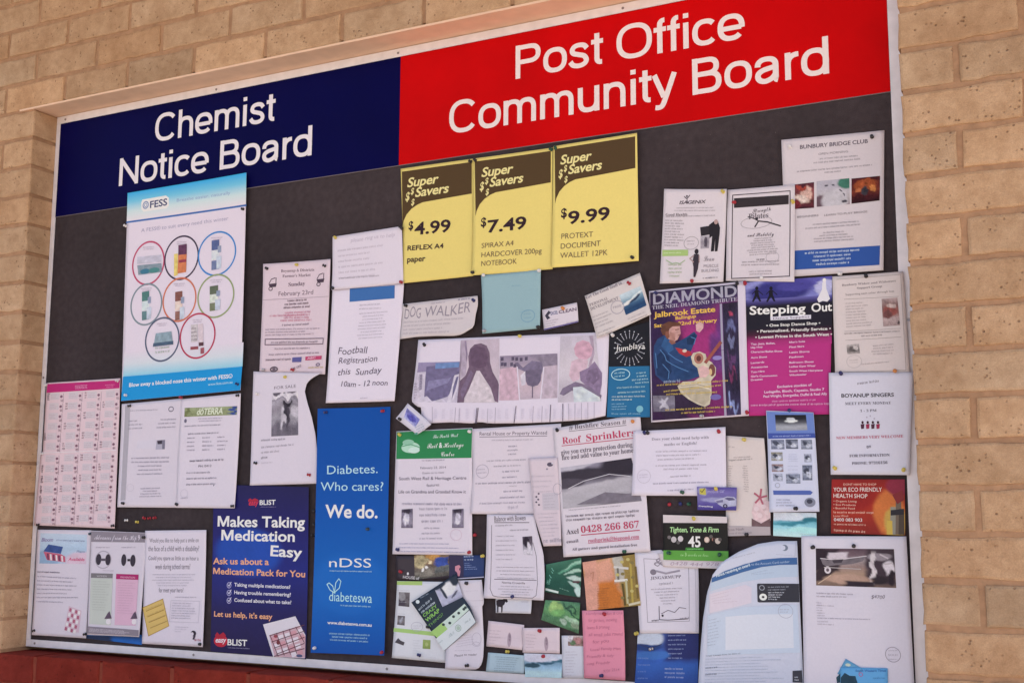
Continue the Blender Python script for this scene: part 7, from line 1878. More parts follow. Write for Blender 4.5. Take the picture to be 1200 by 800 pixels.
sheet('boat_notice', 'large white sheet with a photo of a boat on its trailer', 'notice', None,
  (2.1824,-1.1878),[0,0,2046,16,2088,-3110,-37,-3262],0.0089,'c9c0cc',{'br':0.004,'w':0.004},{},0.25,[
('G','boat_photo',[287,-241,1804,-231,1818,-974,271,-968],'54404a 6c5860 9a8a8c 8c7470 9c8070 8a7064 6c5850',[['b',0.1,0.3,0.2,0.3,'30262e'],['b',0.3,0.2,0.12,0.1,'c0b2ba'],['b',0.83,0.4,0.2,0.55,'40343c'],['e',0.8,0.2,0.15,0.1,'8c8088'],['b',0.72,0.5,0.03,0.4,'c8bcc0'],['e',0.93,0.5,0.07,0.2,'c8bcc4'],['e',0.95,0.75,0.05,0.2,'2c242c'],['e',0.8,0.8,0.1,0.12,'30282e'],['e',0.1,0.65,0.2,0.15,'382c32',-30],['e',0.4,0.8,0.3,0.12,'a8887a'],['b',0.55,0.93,0.2,0.08,'302830']],0.055),
('N','boat_photo',[373,-436,524,-471,865,-446,1129,-392,1271,-374,1200,-476,975,-537,673,-566,482,-593,415,-549],'6c6268'),
('W','boat_photo',[373,-436,676,-461,1271,-374],15.3,'c4b8be'),
('N','boat_photo',[600,-462,828,-443,788,-511,636,-529],'423a42'),
('E','boat_photo',510,-660,65,72,'cbbec4'),
('E','boat_photo',510,-660,30,34,'5c5058'),
('W','boat_photo',[443,-609,1158,-630],15.3,'a89c9e'),
('W','boat_photo',[319,-929,571,-764],19.1,'b89c88'),
('W','boat_photo',[1367,-473,1434,-638],29.5,'b4a8ae'),
('W','boat_photo',[1537,-340,1681,-411],29.3,'b4a8ae'),
('W','boat_photo',[1622,-523,1768,-502],29.2,'b4a8ae'),
('L','body_text',274,-1134,1213,-1133,272,-1195,1093,-1186,2,30.2,'9a8f9c','l',0.9),
('T','price_text','$4700',1340,-1188,1596,-1187,70,'766c78','h'),
('L','body_text',260,-1315,382,-1318,268,-1563,450,-1563,6,22.6,'a095a2','l',0.9),
('L','body_text',289,-1367,608,-1370,289,-1367,608,-1370,1,22.6,'a095a2','l',1),
('L','body_text',274,-1615,1288,-1602,274,-1615,1288,-1602,1,22.5,'90869a','l',1),
('L','body_text',272,-1682,560,-1678,270,-1735,709,-1731,2,26.2,'a89daa','l',0.9),
('O','stamp',1707,-2238,147,145,10.8,'8f8594'),
('T','stamp','SOLD',1616,-2265,1796,-2255,36.2,'a096a4','r'),
('L','stamp',1626,-2177,1785,-2162,1626,-2177,1785,-2162,1,21.8,'a096a4','l',1),
('L','stamp',1620,-2337,1786,-2328,1620,-2337,1786,-2328,1,21.8,'a096a4','l',1)])
sheet('blue_card', 'bright blue card with dark landscape shapes, low on the boat photo sheet', 'card', None,
  (2.2522,-1.4409),[0,0,902,31,892,-394,-15,-437],0.0131,'5c98c8',{'w':0.001},{},0.4,[
('N','landscape_print',[1,-198,82,-102,173,-151,284,-151,323,-287,385,-392,-7,-433],'1f3a4c'),
('T','headline','South Western Times',286,-71,878,-35,43.6,'34609c','i'),
('L','headline',619,-181,847,-167,619,-181,847,-167,1,29,'34609c','l',1),
('O','emblem',388,-116,40,40,11,'a84c7c')])
sheet('blue_card', 'blue card tilted behind the other blue card on the boat photo sheet', 'card', None,
  (2.2627,-1.4244),[0,0,308,-165,169,-458,-177,-297],0.011,'5c90b4',{'tr':0.001},{},0.4,[
('N','landscape_print',[-114,-286,-26,-214,-52,-436,-184,-481,-199,-372],'24404e'),
('E','emblem',41,-115,52,29,'b4bcb0')])
sheet('map_sheet', 'white typed sheet with a boxed notice and little map, below the phone number slip', 'notice', None,
  (1.8205,-1.2261),[0,0,1416,-240,1425,-1637,99,-1703],0.0047,'ccc2cd',{'tl':0.002,'br':0.003,'w':0.002},{'t':[0,0,604,58,1002,-202,1415,-314]},0.25,[
('W','border_line',[205,-134,1201,-161,1209,-1399,280,-1466,205,-134],10.2,'8a808e'),
('W','border_line',[1346,-325,1362,-1612],9.8,'a89eac'),
('T','handwriting','&',437,-290,650,-271,141.2,'8c828e','h'),
('E','emblem',415,-413,71,61,'7a707c'),
('W','emblem',[487,-392,698,-434,999,-370],40.5,'948a96'),
('T','headline','JINGARMUPP',352,-574,1036,-518,65.5,'706672','s'),
('L','headline',543,-681,855,-654,543,-681,855,-654,1,51.5,'98909a','l',1),
('L','body_text',329,-791,1067,-740,588,-1081,888,-1061,6,28.2,'9c929e','c',0.85),
('W','map_drawing',[537,-1121,543,-1399,734,-1401,1180,-1355],15.1,'4a404c'),
('W','map_drawing',[585,-1277,737,-1197,886,-1237,987,-1132,1135,-1145],12.6,'5c525e'),
('L','map_drawing',371,-1444,508,-1429,371,-1444,508,-1429,1,37.3,'4a404c','l',1),
('L','map_drawing',1007,-1371,1205,-1344,1007,-1371,1205,-1344,1,32.3,'6a606c','l',1),
('E','map_drawing',615,-1313,25,23,'3a323c')])
sheet('blue_flyer', 'navy and blue flyer with a white bird shape, at the bottom below the map sheet', 'flyer', None,
  (1.8245,-1.3955),[0,0,1353,72,1312,-1101,-90,-1195],0.0026,'2c3c7c',{'w':0.002},{},0.45,[
('G','backdrop',[0,0,1353,72,1312,-1101,-90,-1195],'3c4c88 3c5494 3050a0 3058a4 2c4c94 2c4484',[['e',0.2,0.13,0.24,0.14,'b8bccc'],['e',0.15,0.25,0.3,0.06,'243c74'],['b',0.75,0.2,0.28,0.3,'252c62'],['e',0.25,0.4,0.3,0.08,'3a64a8']],0.05),
('E','bird_picture',275,-330,35,23,'d4d4e0'),
('W','bird_picture',[48,-249,276,-312,529,-216],20.4,'2c3458'),
('L','body_text',681,-42,1127,-11,674,-503,1045,-482,6,32.3,'8c94bc','l',0.9),
('L','body_text',596,-728,1115,-706,594,-897,1063,-881,3,41.3,'98a0c4','l',0.9),
('L','body_text',-6,-541,524,-520,-11,-958,318,-938,4,32.6,'6c80b4','l',0.6)])
sheet('pink_note', 'bright pink handwritten note with faint pencil writing', 'note', None,
  (1.697,-1.3538),[0,0,993,46,1018,-1413,42,-1432],0.0089,'cf8296',{'tr':0.005,'br':0.004,'w':0.003},{},0.25,[
('T','handwriting','Handyman Man & Ute',93,-91,973,-41,57.9,'b0687e','h'),
('T','handwriting','for gardens, mowing',153,-241,833,-194,57.8,'b0687e','h'),
('T','handwriting','lawns & pruning',112,-396,653,-349,57.8,'b0687e','h'),
('T','handwriting','all small jobs round',151,-546,968,-482,57.6,'b0687e','h'),
('T','handwriting','for you',251,-693,631,-645,57.6,'b0687e','h'),
('T','handwriting','Local Family Man',190,-848,907,-778,57.4,'b0687e','h'),
('T','handwriting','Friendly & tidy',108,-1003,748,-932,57.4,'b0687e','h'),
('T','handwriting','ring Freddy',108,-1155,667,-1083,57.4,'b0687e','h'),
('T','handwriting','9731 2514',507,-1282,883,-1216,57,'b0687e','h')])
sheet('garden_card', 'orange brown card with printed stone wall picture at its right, above the pink note', 'card', None,
  (1.6981,-1.2503),[0,0,1222,200,1351,-877,101,-1032],0.0068,'c08868',{'tl':0.002,'bl':0.002,'w':0.001},{},0.45,[
('G','backdrop',[0,0,1222,200,1351,-877,101,-1032],'b08458 b88460 bc805c b87850 b07040',[['b',0.34,0.3,0.2,0.3,'c48c78'],['b',0.1,0.5,0.12,0.6,'c48c7c'],['b',0.42,0.75,0.2,0.3,'b86a30'],['b',0.85,0.5,0.17,0.6,'8c7440'],['b',0.68,0.25,0.1,0.25,'a8a098']],0.08),
('W','stone_picture',[744,-86,1061,-108],47.9,'c4bcb8'),
('W','stone_picture',[761,-377,1039,-351],47.8,'d0c8c4'),
('W','stone_picture',[823,-121,841,-338],47.7,'6c645c'),
('W','stone_picture',[1019,-370,1054,-837],47.3,'b0a888'),
('W','stone_picture',[1122,-5,1172,-833],47.3,'a89048'),
('W','stone_picture',[1239,-75,1290,-721],47.1,'6c5830'),
('W','stone_picture',[939,-444,994,-875],47.5,'584828'),
('W','stone_picture',[1093,-872,1344,-809],47.1,'c0b49c'),
('E','stone_picture',924,27,44,33,'b4a468'),
('E','stone_picture',1063,84,43,33,'b4a468'),
('E','stone_picture',1161,14,43,33,'7c6c44'),
('E','stone_picture',822,-248,44,33,'b4a468'),
('E','stone_picture',941,-227,44,33,'7c6c44'),
('E','stone_picture',1177,-293,43,32,'7c6c44'),
('E','stone_picture',1273,-471,43,32,'b4a468'),
('E','stone_picture',1155,-582,43,32,'b4a468'),
('E','stone_picture',1094,-728,43,32,'7c6c44'),
('E','stone_picture',937,-733,43,32,'7c6c44'),
('L','body_text',339,-571,700,-542,356,-971,657,-942,9,21.9,'9c5c30','l',0.9),
('W','body_text',[179,-246,260,-207,239,-391],12.2,'a87058')])
sheet('grass_card', 'dark green card with pale grass blade streaks, topmost of the two green cards', 'card', 'green leaf printed cards',
  (1.6073,-1.2571),[0,0,883,171,830,-694,-17,-599],0.0047,'2f5a4c',{'tr':0.003,'w':0.001},{},0.45,[
('G','backdrop',[0,0,883,171,830,-694,-17,-599],'3c6a58 2c5848 245044 1f4a40 24483e',[['e',0.8,0.15,0.3,0.05,'8cb09c',-12],['e',0.8,0.35,0.28,0.04,'9cb8a8',-4],['e',0.85,0.52,0.24,0.05,'b0c0b8',6],['e',0.85,0.7,0.22,0.05,'a0b8b0',20],['e',0.95,0.88,0.12,0.1,'b4c4c0',30],['e',0.85,0.6,0.1,0.04,'4a2c34'],['e',0.6,0.25,0.3,0.03,'5a9078',-10]],0.06),
('T','headline','Get it',84,-447,210,-89,97.1,'6aa090','c'),
('P','white_band',[-8,-517,310,-578,302,-622,-8,-565],'c4ccc8'),
('L','body_text',335,-514,625,-597,335,-514,625,-597,1,22.3,'7ca494','l',0.9)])
sheet('grass_card', 'mid green card with a leafy picture, lower of the two green cards', 'card', 'green leaf printed cards',
  (1.6083,-1.3343),[0,0,829,-30,786,-697,-117,-435],0.0068,'4f7a58',{'tl':0.003,'w':0.001},{},0.45,[
('G','backdrop',[0,0,829,-30,786,-697,-117,-435],'4a745c 54805c 5c8a5c 4c7454 48684c',[['e',0.35,0.3,0.22,0.25,'8aa86a'],['e',0.4,0.5,0.2,0.15,'6c9c60'],['e',0.75,0.2,0.25,0.05,'2c4c3c',20],['e',0.8,0.4,0.22,0.05,'24443a',30],['e',0.8,0.65,0.15,0.08,'90a890'],['e',0.9,0.8,0.14,0.1,'7c8c74'],['e',0.6,0.8,0.1,0.1,'98a898']],0.16)])
sheet('small_flyer', 'narrow white flyer with a pink flower picture, left of the pink note', 'flyer', None,
  (1.6465,-1.4097),[0,0,549,19,536,-886,6,-912],0.0047,'c6c2cc',{'w':0.001},{},0.25,[
('G','flower_picture',[148,7,536,18,531,-207,147,-212],'b8a8a8 8c7470 7c5c58 98807c',[['e',0.6,0.5,0.25,0.3,'a87878'],['e',0.3,0.7,0.2,0.2,'5c7054'],['e',0.1,0.2,0.2,0.4,'c4bcc4']],0.15),
('L','body_text',85,-361,454,-334,84,-853,289,-840,9,29.2,'b0a8b4','l',0.8)])
sheet('business_card', 'pale pink business card with a grey feather emblem, left of its twin', 'card', 'pale pink business cards',
  (1.4628,-1.3857),[0,0,913,-53,878,-600,-52,-569],0.0047,'ccb8c0',{'br':0.002},{},0.25,[
('E','emblem',535,-396,50,159,'a48e9a'),
('E','emblem',544,-348,28,87,'8a7682'),
('L','body_text',25,-220,442,-233,18,-501,259,-505,5,24.1,'b29ea8','l',0.8),
('L','body_text',26,-381,809,-351,26,-381,809,-351,1,12,'bcaab4','l',1)])
sheet('business_card', 'pale pink business card with a red pin at its top, right of its twin', 'card', 'pale pink business cards',
  (1.5515,-1.3973),[0,0,907,41,907,-512,2,-537],0.0068,'ccb8c0',{'bl':0.002},{},0.25,[
('E','emblem',575,-319,49,156,'a48e9a'),
('E','emblem',584,-271,27,86,'8a7682'),
('L','body_text',82,-146,486,-158,74,-423,308,-426,5,23.7,'b29ea8','l',0.8),
('L','body_text',82,-304,841,-274,82,-304,841,-274,1,11.8,'bcaab4','l',1)])
sheet('business_card', 'pale blue grey card with rows of small lettering, below the left pink card', 'card', None,
  (1.4615,-1.456),[0,0,941,-9,915,-411,-39,-426],0.0047,'a4b4bf',{'tr':0.002},{},0.25,[
('L','body_text',158,-92,846,-89,114,-393,734,-379,7,23.9,'7c8c9a','c',0.9)])
sheet('water_card', 'small card with a pale water splash, below the right pink card', 'card', 'cards printed with a water splash',
  (1.5542,-1.4526),[0,0,927,26,926,-477,20,-514],0.0047,'b4c4d2',{'br':0.002},{},0.4,[
('G','splash_picture',[0,0,927,26,926,-477,20,-514],'c2bece b8c0d0 7490a8 94b4cc b0c8da b0c8da',[['e',0.9,0.3,0.2,0.08,'3c6478'],['e',0.55,0.4,0.25,0.06,'34566c'],['e',0.2,0.5,0.22,0.08,'2c4858'],['e',0.3,0.22,0.3,0.16,'c4c0d0'],['e',0.7,0.18,0.2,0.1,'c4c0d0']],0.06)])
sheet('business_card', 'white card with a dark horse silhouette, below the hanging bordered notice', 'card', None,
  (1.481,-1.3273),[0,0,919,6,911,-383,3,-403],0.0047,'c4bfc9',{'br':0.002},{},0.25,[
('N','horse_picture',[20,-132,85,-102,187,-98,233,-73,298,-87,317,-142,280,-168,252,-144,225,-210,188,-235,170,-388,142,-390,142,-269,77,-263,68,-392,40,-394,39,-249,20,-217],'2c262e'),
('L','body_text',647,-91,874,-91,647,-138,865,-139,2,20,'a49caa','l',0.9)])
sheet('dark_flyer', 'dark flyer with an autumn picture behind the tilted wrap flyer', 'flyer', None,
  (1.2105,-1.2452),[0,0,1877,46,1883,-478,20,-561],0.0026,'3c343c',{'w':0.001},{},0.4,[
('G','autumn_picture',[510,21,1466,72,1473,-423,520,-548],'6c5840 8c6c50 5c4c44 6a625c 4c4844',[['e',0.5,0.05,0.2,0.2,'b08048'],['e',0.15,0.3,0.2,0.25,'a89878'],['b',0.78,0.35,0.2,0.2,'34468c'],['e',0.15,0.6,0.05,0.08,'dcd4d4'],['e',0.32,0.58,0.05,0.08,'dcd4d4'],['e',0.62,0.65,0.05,0.08,'b8b4b4'],['b',0.8,0.65,0.25,0.12,'5c5c5c'],['e',0.42,0.35,0.1,0.06,'d4b898',30],['e',0.3,0.8,0.25,0.12,'787068']],0.22),
('T','headline','HOUSE of',199,-523,652,-544,66.8,'b8b0b4','b'),
('E','emblem',334,-412,29,33,'d0c8cc'),
('P','pink_print',[1624,-211,1726,-176,1773,-230,1755,-427,1704,-439,1682,-352,1625,-310],'c08090')])
sheet('navy_card', 'navy blue card with white lettering, below the railway notice', 'card', None,
  (1.3584,-1.2417),[0,0,927,21,931,-459,7,-523],0.0047,'2b3a66',{'br':0.002},{},0.4,[
('P','dark_side',[0,0,371,7,390,-495,7,-523],'332e4a'),
('P','pink_print',[157,-245,259,-210,306,-264,288,-461,237,-473,215,-386,158,-344],'c08090'),
('L','header_text',390,-37,664,-23,398,-109,715,-91,2,43.7,'a8b0cc','l',0.9),
('L','body_text',399,-185,564,-177,413,-316,817,-297,4,24,'8490bc','l',0.9),
('W','rule',[58,-539,931,-468],23.1,'a8a4bc')])
sheet('leaflet', 'white and lime green leaflet with small square photos, behind the tilted wrap flyer', 'leaflet', None,
  (1.2156,-1.3041),[0,0,1333,18,1373,-1814,-81,-1775],0.0047,'cac6cc',{'bl':0.003,'w':0.002},{},0.25,[
('P','green_band',[1,-7,710,13,706,-78,-4,-89],'9db46c'),
('P','green_band',[-57,-1086,1120,-1135,1116,-1227,-65,-1173],'9cb870'),
('G','photo',[56,-254,365,-256,354,-589,51,-576],'70686c 5c5458 6c6468 4c4448',[['e',0.2,0.8,0.4,0.5,'48404a',-40],['e',0.3,0.3,0.3,0.3,'8a8488',-40]],0.08),
('G','photo',[38,-799,240,-803,238,-1019,30,-1008],'5c5458 7c7478 5a5256',[['e',0.5,0.5,0.2,0.4,'94909a',30]],0.15),
('G','photo',[742,-1318,944,-1320,942,-1525,737,-1524],'909c60 8a9a58 7c8850',[['e',0.5,0.5,0.2,0.2,'a8b078']],0.06),
('P','emblem',[-15,-1416,72,-1314,148,-1371,252,-1403,224,-1478,105,-1447],'4c464c'),
('L','body_text',20,-218,436,-224,31,-762,269,-765,3,14.9,'a8a4ac','l',0.9),
('L','body_text',486,-1355,690,-1357,491,-1646,695,-1647,6,17,'b4b0b8','l',0.9),
('L','body_text',667,-1709,1300,-1722,668,-1782,1244,-1797,2,14.5,'b8b4bc','l',0.9),
('O','stamp',574,-1034,160,110,8.8,'a49cac'),
('L','stamp',465,-1026,684,-1016,481,-1074,671,-1066,2,19.5,'a49cac','l',0.9)])
sheet('receipt_slip', 'long white slip with a rounded lower corner, right of the tilted wrap flyer', 'note', None,
  (1.3558,-1.2996),[0,0,902,49,864,-1911,-7,-1987],0.0068,'cbc0ca',{'br':0.005,'bl':0.003,'w':0.002},{'r':[902,49,968,-486,912,-500,938,-880,975,-1352,967,-1682,935,-1825,864,-1911],'b':[-7,-1987,532,-1971,782,-1947,864,-1911]},0.25,[
('W','fold_line',[234,-453,961,-415],8.5,'b0a4b0'),
('L','body_text',485,-227,793,-206,485,-227,793,-206,1,19.3,'b8acb8','l',1),
('O','stamp',781,-1278,124,142,8.3,'a498a8'),
('O','stamp',776,-1390,105,52,8.3,'a498a8'),
('L','body_text',356,-1240,747,-1173,247,-1484,749,-1387,5,16.7,'a89cac','l',0.9),
('L','body_text',219,-1569,805,-1526,219,-1569,805,-1526,1,14.3,'a89cac','l',0.9),
('T','handwriting','Please to reader',221,-1695,806,-1634,52.1,'766a78','h'),
('L','body_text',349,-593,852,-550,353,-953,883,-906,6,14.4,'c0b4c0','l',0.9)])
sheet('wrap_flyer', 'navy wrap flyer hung at a tilt with a waist picture and lime green lettering', 'flyer', None,
  (1.2624,-1.3517),[0,0,1179,699,1757,-385,889,-1060],0.011,'27303f',{'tl':0.003,'br':0.004,'w':0.002},{'r':[1179,699,1360,174,1587,-58,1757,-385]},0.45,[
('G','waist_picture',[602,343,1185,639,1374,174,824,-74],'3c4454 9a98ac c4c0d0 b0acc0 8a88a0',[['e',0.55,0.35,0.32,0.3,'d0ccd8'],['e',0.12,0.6,0.12,0.5,'a8a6bc',-20],['e',0.28,0.45,0.06,0.4,'2c3444',-15],['e',0.6,0.8,0.4,0.12,'a4a2b8'],['e',0.7,0.72,0.2,0.05,'4a4a5c',-20],['e',0.2,0.05,0.3,0.1,'27303f'],['e',0.9,0.1,0.2,0.3,'27303f']],0.04),
('E','emblem',169,21,50,44,'c8ccd0'),
('L','headline',250,100,446,204,250,100,446,204,1,29.3,'8c94a4','l',1),
('L','headline',214,-182,549,86,279,-241,636,9,2,58.5,'b4bcc8','l',1),
('T','green_headline','CRAZY',338,-329,695,-79,77.7,'7aa858','b'),
('T','green_headline','WRAP',413,-437,768,-173,87.2,'84b45c','b'),
('T','green_headline','THING?',487,-555,855,-254,67.7,'6a9850','r'),
('P','green_band',[517,-650,830,-484,718,-646,691,-773,619,-723],'98b868'),
('P','picture_band',[517,-660,1418,20,1545,-107,706,-779],'bcc8c0'),
('P','green_band',[517,-660,829,-429,973,-567,706,-779],'98b86c'),
('E','picture_band',858,-471,40,31,'3a4444'),
('E','picture_band',1028,-428,40,31,'3a4444'),
('E','picture_band',1126,-280,40,31,'3a4444'),
('E','picture_band',1266,-195,39,31,'3a4444'),
('E','picture_band',1405,-101,39,31,'3a4444'),
('E','picture_band',1447,-63,39,31,'3a4444'),
('P','white_band',[669,-798,1559,-119,1751,-373,889,-1055],'c6c8cc'),
('O','emblem',1261,-530,84,79,16.9,'90a098'),
('E','emblem',1261,-530,51,48,'a0b0a4'),
('T','footer_text','R&D',1019,-764,1173,-649,76.5,'a4acb0','c'),
('L','footer_text',1451,-421,1603,-332,1451,-421,1603,-332,1,47.7,'a0a8ac','l',1),
('L','footer_text',750,-909,863,-831,750,-909,863,-831,1,38.4,'a8b0b4','l',1)])

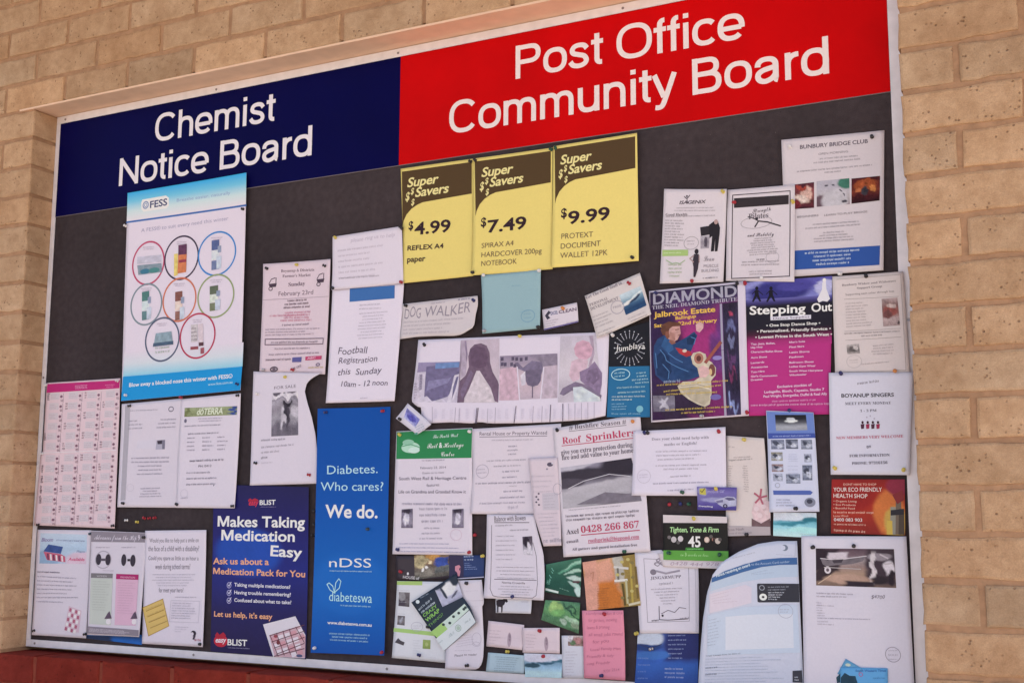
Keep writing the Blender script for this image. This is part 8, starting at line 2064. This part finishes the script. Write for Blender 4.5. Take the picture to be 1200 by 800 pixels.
# ------------------------------------------------------------------ push pins
PINS = [
(0.715,-0.3437,'k','black push pin, right edge of the nasal spray poster, near its top'),
(0.2951,-0.3454,'w','white push pin, left edge of the nasal spray poster, near its top'),
(0.2904,-0.7848,'w','white push pin, top right corner of the pink contact list'),
(0.0099,-0.7822,'w','white push pin, top left corner of the pink contact list'),
(0.3297,-0.8262,'w','white push pin, bottom left corner of the nasal spray poster'),
(0.5272,-0.8407,'r','dark red push pin, bottom edge of the nasal spray poster, at its middle'),
(0.7221,-0.8425,'k','black push pin, bottom right corner of the nasal spray poster'),
(0.3411,-0.855,'k','black push pin, top of the painted shadow strip on the typed notice'),
(0.7222,-0.8145,'b','navy blue push pin, blue band of the nasal spray poster, at its right end'),
(0.3361,-1.1212,'k','black push pin, bottom left corner of the shadow strip notice'),
(0.5247,-1.1242,'k','black push pin, seam between the two typed notices, at the bottom'),
(0.7192,-1.128,'k','black push pin, bottom right corner of the olive banner notice'),
(0.0135,-0.9802,'w','white push pin, fold of the pink contact list, at its left edge'),
(0.0158,-1.1809,'k','black push pin, bottom left corner of the pink contact list'),
(0.3018,-1.1811,'k','black push pin, bottom right corner of the pink contact list'),
(0.343,-1.1665,'w','white push pin, bare board left of the yellow pin, under the typed notices'),
(0.3819,-1.1709,'y','yellow push pin, bare board between the white pin and the red pins'),
(0.4066,-1.1611,'r','dark red push pin, bare board, first of the dark red row under the typed notices'),
(0.4256,-1.1598,'r','dark red push pin, bare board, middle of the dark red row under the typed notices'),
(0.4437,-1.1586,'r','dark red push pin, bare board, last of the dark red row under the typed notices'),
(0.2175,-1.2038,'n','dull navy push pin, top left corner of the shoe print leaflet'),
(0.4182,-1.2113,'k','black push pin, top right corner of the shoe print leaflet'),
(0.0211,-1.4728,'k','black push pin, bottom left corner of the book picture leaflet'),
(0.2175,-1.4735,'k','black push pin, bottom left corner of the shoe print leaflet'),
(0.624,-1.4801,'k','black push pin, bottom right corner of the gold card letter'),
(0.9661,-1.1416,'k','black push pin, gap left of the blue brochure, topmost of three'),
(0.971,-1.173,'k','black push pin, gap left of the blue brochure, second of three'),
(0.9665,-1.1994,'k','black push pin, gap left of the blue brochure, lowest of three'),
(0.9849,-1.4702,'w','white push pin, bottom left corner of the blue brochure'),
(1.1837,-1.4693,'r','dark red push pin, bottom right corner of the blue brochure'),
(1.133,-1.1829,'n','dull navy push pin, middle of the blue brochure'),
(0.8718,-0.8015,'y','yellow push pin, top of the for sale sheet with the grey photo'),
(0.7851,-1.0194,'k','black push pin, lower left edge of the for sale sheet'),
(0.9527,-1.0512,'r','dark red push pin, bottom right corner of the for sale sheet'),
(1.1701,-0.8986,'r','dark red push pin, top right corner of the blue brochure'),
(1.005,-0.8963,'b','navy blue push pin, top left corner of the blue brochure'),
(0.782,-0.8411,'w','white push pin, left edge of the for sale sheet'),
(0.8035,-0.5142,'k','black push pin, top left corner of the farmers market notice'),
(0.9874,-0.5235,'k','black push pin, top right corner of the farmers market notice'),
(0.8983,-0.5116,'y','yellow push pin, top middle of the farmers market notice'),
(1.0165,-0.4531,'y','yellow push pin, top left corner of the faint handwritten sheet'),
(1.2135,-0.4478,'k','black push pin, top right corner of the faint handwritten sheet'),
(1.0147,-0.5834,'k','black push pin, left edge of the football registration page'),
(1.2183,-0.585,'r','dark red push pin, right edge of the football registration page'),
(0.8,-0.7798,'g','silver grey push pin, bottom left corner of the farmers market notice'),
(0.8942,-0.7846,'r','dark red push pin, bottom of the farmers market notice'),
(1.407,-0.3035,'k','black push pin, top right corner of the 4.99 price sheet'),
(1.421,-0.3037,'k','black push pin, top left corner of the 7.49 price sheet'),
(1.6237,-0.3042,'v','dark green push pin, top right corner of the 7.49 price sheet'),
(1.6345,-0.3036,'v','dark green push pin, top left corner of the 9.99 price sheet'),
(1.4188,-0.5784,'k','black push pin, bottom right corner of the 4.99 price sheet'),
(1.8238,-0.5803,'k','black push pin, bottom right corner of the 9.99 price sheet'),
(1.447,-0.5872,'w','white push pin, top left corner of the pale blue sheet'),
(1.5925,-0.5886,'w','white push pin, top right corner of the pale blue sheet'),
(1.2154,-0.4494,'k','black push pin, lower left edge of the 4.99 price sheet'),
(1.4189,-0.6459,'b','navy blue push pin, top right corner of the dog walking slip'),
(1.2303,-0.6436,'k','black push pin, top left corner of the dog walking slip'),
(1.4508,-0.7206,'g','silver grey push pin, bottom left corner of the pale blue sheet'),
(1.5905,-0.7203,'k','black push pin, bottom right corner of the pale blue sheet'),
(1.6522,-0.682,'o','orange push pin, top of the checked logo business card'),
(1.8175,-0.6395,'r','dark red push pin, top right of the personal development card'),
(1.2826,-0.7439,'k','black push pin, top left corner of the four photograph sheet'),
(1.542,-0.7383,'y','yellow push pin, top edge of the four photograph sheet'),
(1.7746,-0.7522,'w','white push pin, top left corner of the sunburst flyer'),
(1.2242,-0.922,'k','black push pin, left corner of the small tilted card'),
(1.4105,-0.9556,'w','white push pin, top right corner of the green railway header'),
(1.6375,-0.9594,'k','black push pin, top right corner of the wanted notice'),
(1.8186,-0.9446,'o','orange push pin, top right corner of the roof photo sheet'),
(1.2169,-0.9584,'y','yellow push pin, top left corner of the green railway header'),
(1.4229,-1.1937,'r','dark red push pin, right edge of the railway notice'),
(1.2198,-1.2311,'b','navy blue push pin, bottom left corner of the railway notice'),
(1.4122,-1.2331,'r','dark red push pin, bottom right corner of the railway notice'),
(1.8491,-0.9717,'b','navy blue push pin, top left corner of the tutoring notice, left of a pair'),
(1.8557,-0.9714,'k','black push pin, top left corner of the tutoring notice, right of a pair'),
(2.0149,-0.9733,'r','dark red push pin, top right corner of the tutoring notice'),
(1.933,-1.0994,'v','dark green push pin, bottom of the tutoring notice'),
(2.0062,-1.0926,'y','yellow push pin, top of the purple car card'),
(1.8983,-1.1237,'r','dark red push pin, bare board under the left of the tutoring notice'),
(1.9232,-1.1245,'b','navy blue push pin, bare board between a red and a green pin'),
(1.9433,-1.1237,'v','dark green push pin, bare board under the tutoring notice'),
(1.9567,-1.155,'y','yellow push pin, white strip of the black fitness card'),
(1.7997,-1.2255,'v','dark green push pin, bottom of the roof photo sheet'),
(1.9015,-1.2265,'v','dark green push pin, green band of the fitness card, at the left'),
(2.0109,-1.2274,'v','dark green push pin, green band of the fitness card, at the right'),
(2.1636,-0.9328,'b','navy blue push pin, top of the thumbnail brochure'),
(2.2732,-0.863,'b','navy blue push pin, top left corner of the singers notice'),
(2.378,-0.8621,'o','orange push pin, bottom of the support group notice'),
(2.1746,-1.1327,'k','black push pin, bottom of the thumbnail brochure'),
(2.0686,-1.1865,'k','black push pin, bottom of the starfish price list'),
(2.0683,-0.9907,'y','yellow push pin, top of the starfish price list'),
(2.255,-1.0532,'y','yellow push pin, bottom left corner of the singers notice'),
(2.3867,-1.0582,'y','yellow push pin, bottom right corner of the singers notice'),
(2.036,-0.4567,'y','yellow push pin, top right corner of the standing figures flyer'),
(2.059,-0.4804,'r','dark red push pin, left end of the black bar on the Pilates notice'),
(2.1857,-0.4961,'y','yellow push pin, right end of the black bar on the Pilates notice'),
(2.3507,-0.3759,'k','black push pin, top right corner of the bridge club notice'),
(1.9595,-0.644,'r','dark red push pin, bottom of the standing figures flyer'),
(2.0784,-0.6613,'r','dark red push pin, top left corner of the magenta dance poster'),
(2.329,-0.6666,'k','black push pin, top of the support group notice'),
(2.2777,-0.6561,'w','white push pin, bottom of the bridge club notice'),
(2.1134,-0.6525,'w','white push pin, bottom of the Pilates notice'),
(2.1813,-0.3744,'w','white push pin, top left corner of the bridge club notice'),
(1.9783,-0.938,'g','silver grey push pin, bottom of the tribute concert poster'),
(2.0754,-0.9349,'r','dark red push pin, bottom right corner of the tribute concert poster'),
(2.0608,-0.6596,'k','black push pin, top right of the tribute concert poster'),
(1.8778,-0.665,'b','navy blue push pin, top left of the tribute concert poster'),
(1.2254,-1.283,'r','dark red push pin, left end of the dark autumn flyer'),
(1.4077,-1.3039,'k','black push pin, top of the long slip with round stamps'),
(1.2825,-1.4722,'b','navy blue push pin, bottom of the lime green leaflet'),
(1.3035,-1.4062,'k','black push pin, left corner of the tilted wrap flyer'),
(1.4131,-1.4868,'k','black push pin, bottom of the long slip with round stamps'),
(1.6006,-1.2578,'b','navy blue push pin, right edge of the hanging bordered notice'),
(1.5273,-1.3297,'b','navy blue push pin, top of the horse card'),
(1.4485,-1.2408,'y','yellow push pin, top right of the navy card'),
(1.5951,-1.4023,'r','dark red push pin, top of the right pale pink business card'),
(1.5116,-1.4518,'y','yellow push pin, gap under the left pale pink business card'),
(1.6019,-1.4563,'r','dark red push pin, top of the pale water splash card'),
(1.7511,-1.3595,'r','dark red push pin, top of the pink handwritten note'),
(1.7447,-1.4887,'b','navy blue push pin, bottom of the pink handwritten note'),
(1.8236,-1.3963,'y','yellow push pin, bottom left corner of the map sheet'),
(1.856,-1.4274,'g','silver grey push pin, bird shape of the navy and blue flyer'),
(2.2064,-1.2092,'k','black push pin, top left of the boat photo sheet'),
(2.2861,-1.2059,'k','black push pin, top edge of the boat photo'),
]

PC = {'k': (.016, .013, .018), 'w': (.74, .72, .74), 'r': (.36, .012, .03), 'y': (.62, .50, .10), 'b': (.018, .02, .12), 'g': (.42, .40, .44), 'v': (.012, .085, .05), 'n': (.02, .045, .075), 'o': (.62, .23, .06)}
pin_mesh = {}
for key, c in PC.items():
    m = simple_material('pin_plastic', c, .32, .5) if key != 'g' else simple_material('pin_steel', c, .3, .5, metal=.8)
    prof = [(.0004, -.004), (.0004, .0002), (.0046, .0006), (.0049, .0012), (.0044, .0019), (.0026, .0030), (.0023, .0058), (.0029, .0076), (.0041, .0084), (.0043, .0096), (.0034, .0104), (.0012, .0107)]
    vs, fs = [], []; s_ = 14
    for r, h in prof:
        for i in range(s_): a = 2*math.pi*i/s_; vs.append((r*math.cos(a), -h, r*math.sin(a)))
    for k in range(len(prof)-1):
        for i in range(s_): a, b = k*s_+i, k*s_+(i+1) % s_; fs.append((a, b, b+s_, a+s_))
    fs.append(tuple((len(prof)-1)*s_ + i for i in range(s_)))
    me = mesh_of('push_pin', vs, fs, m); me.shade_smooth(); pin_mesh[key] = me
for x, z, c, label in PINS:
    y = .0004
    for org, q, st_of, off in SURF:
        P = np.array([(x - org[0], z - org[1])])
        s, t = st_of(P)
        if -.01 < s[0] < 1.01 and -.01 < t[0] < 1.01: y = max(y, float(off(P)[0]))
    if z > HS - .002: y = max(y, .0045)
    o = bpy.data.objects.new('push_pin', pin_mesh[c]); COL.objects.link(o)
    o.location = (x, -y - .0002, z + ZB); o.scale = (.84, .84, .84)
    o.rotation_euler = (random.uniform(-.32, .18), 0, random.uniform(-.3, .3))
    tag(o, label, 'push pin', 'push pins in the notice board')
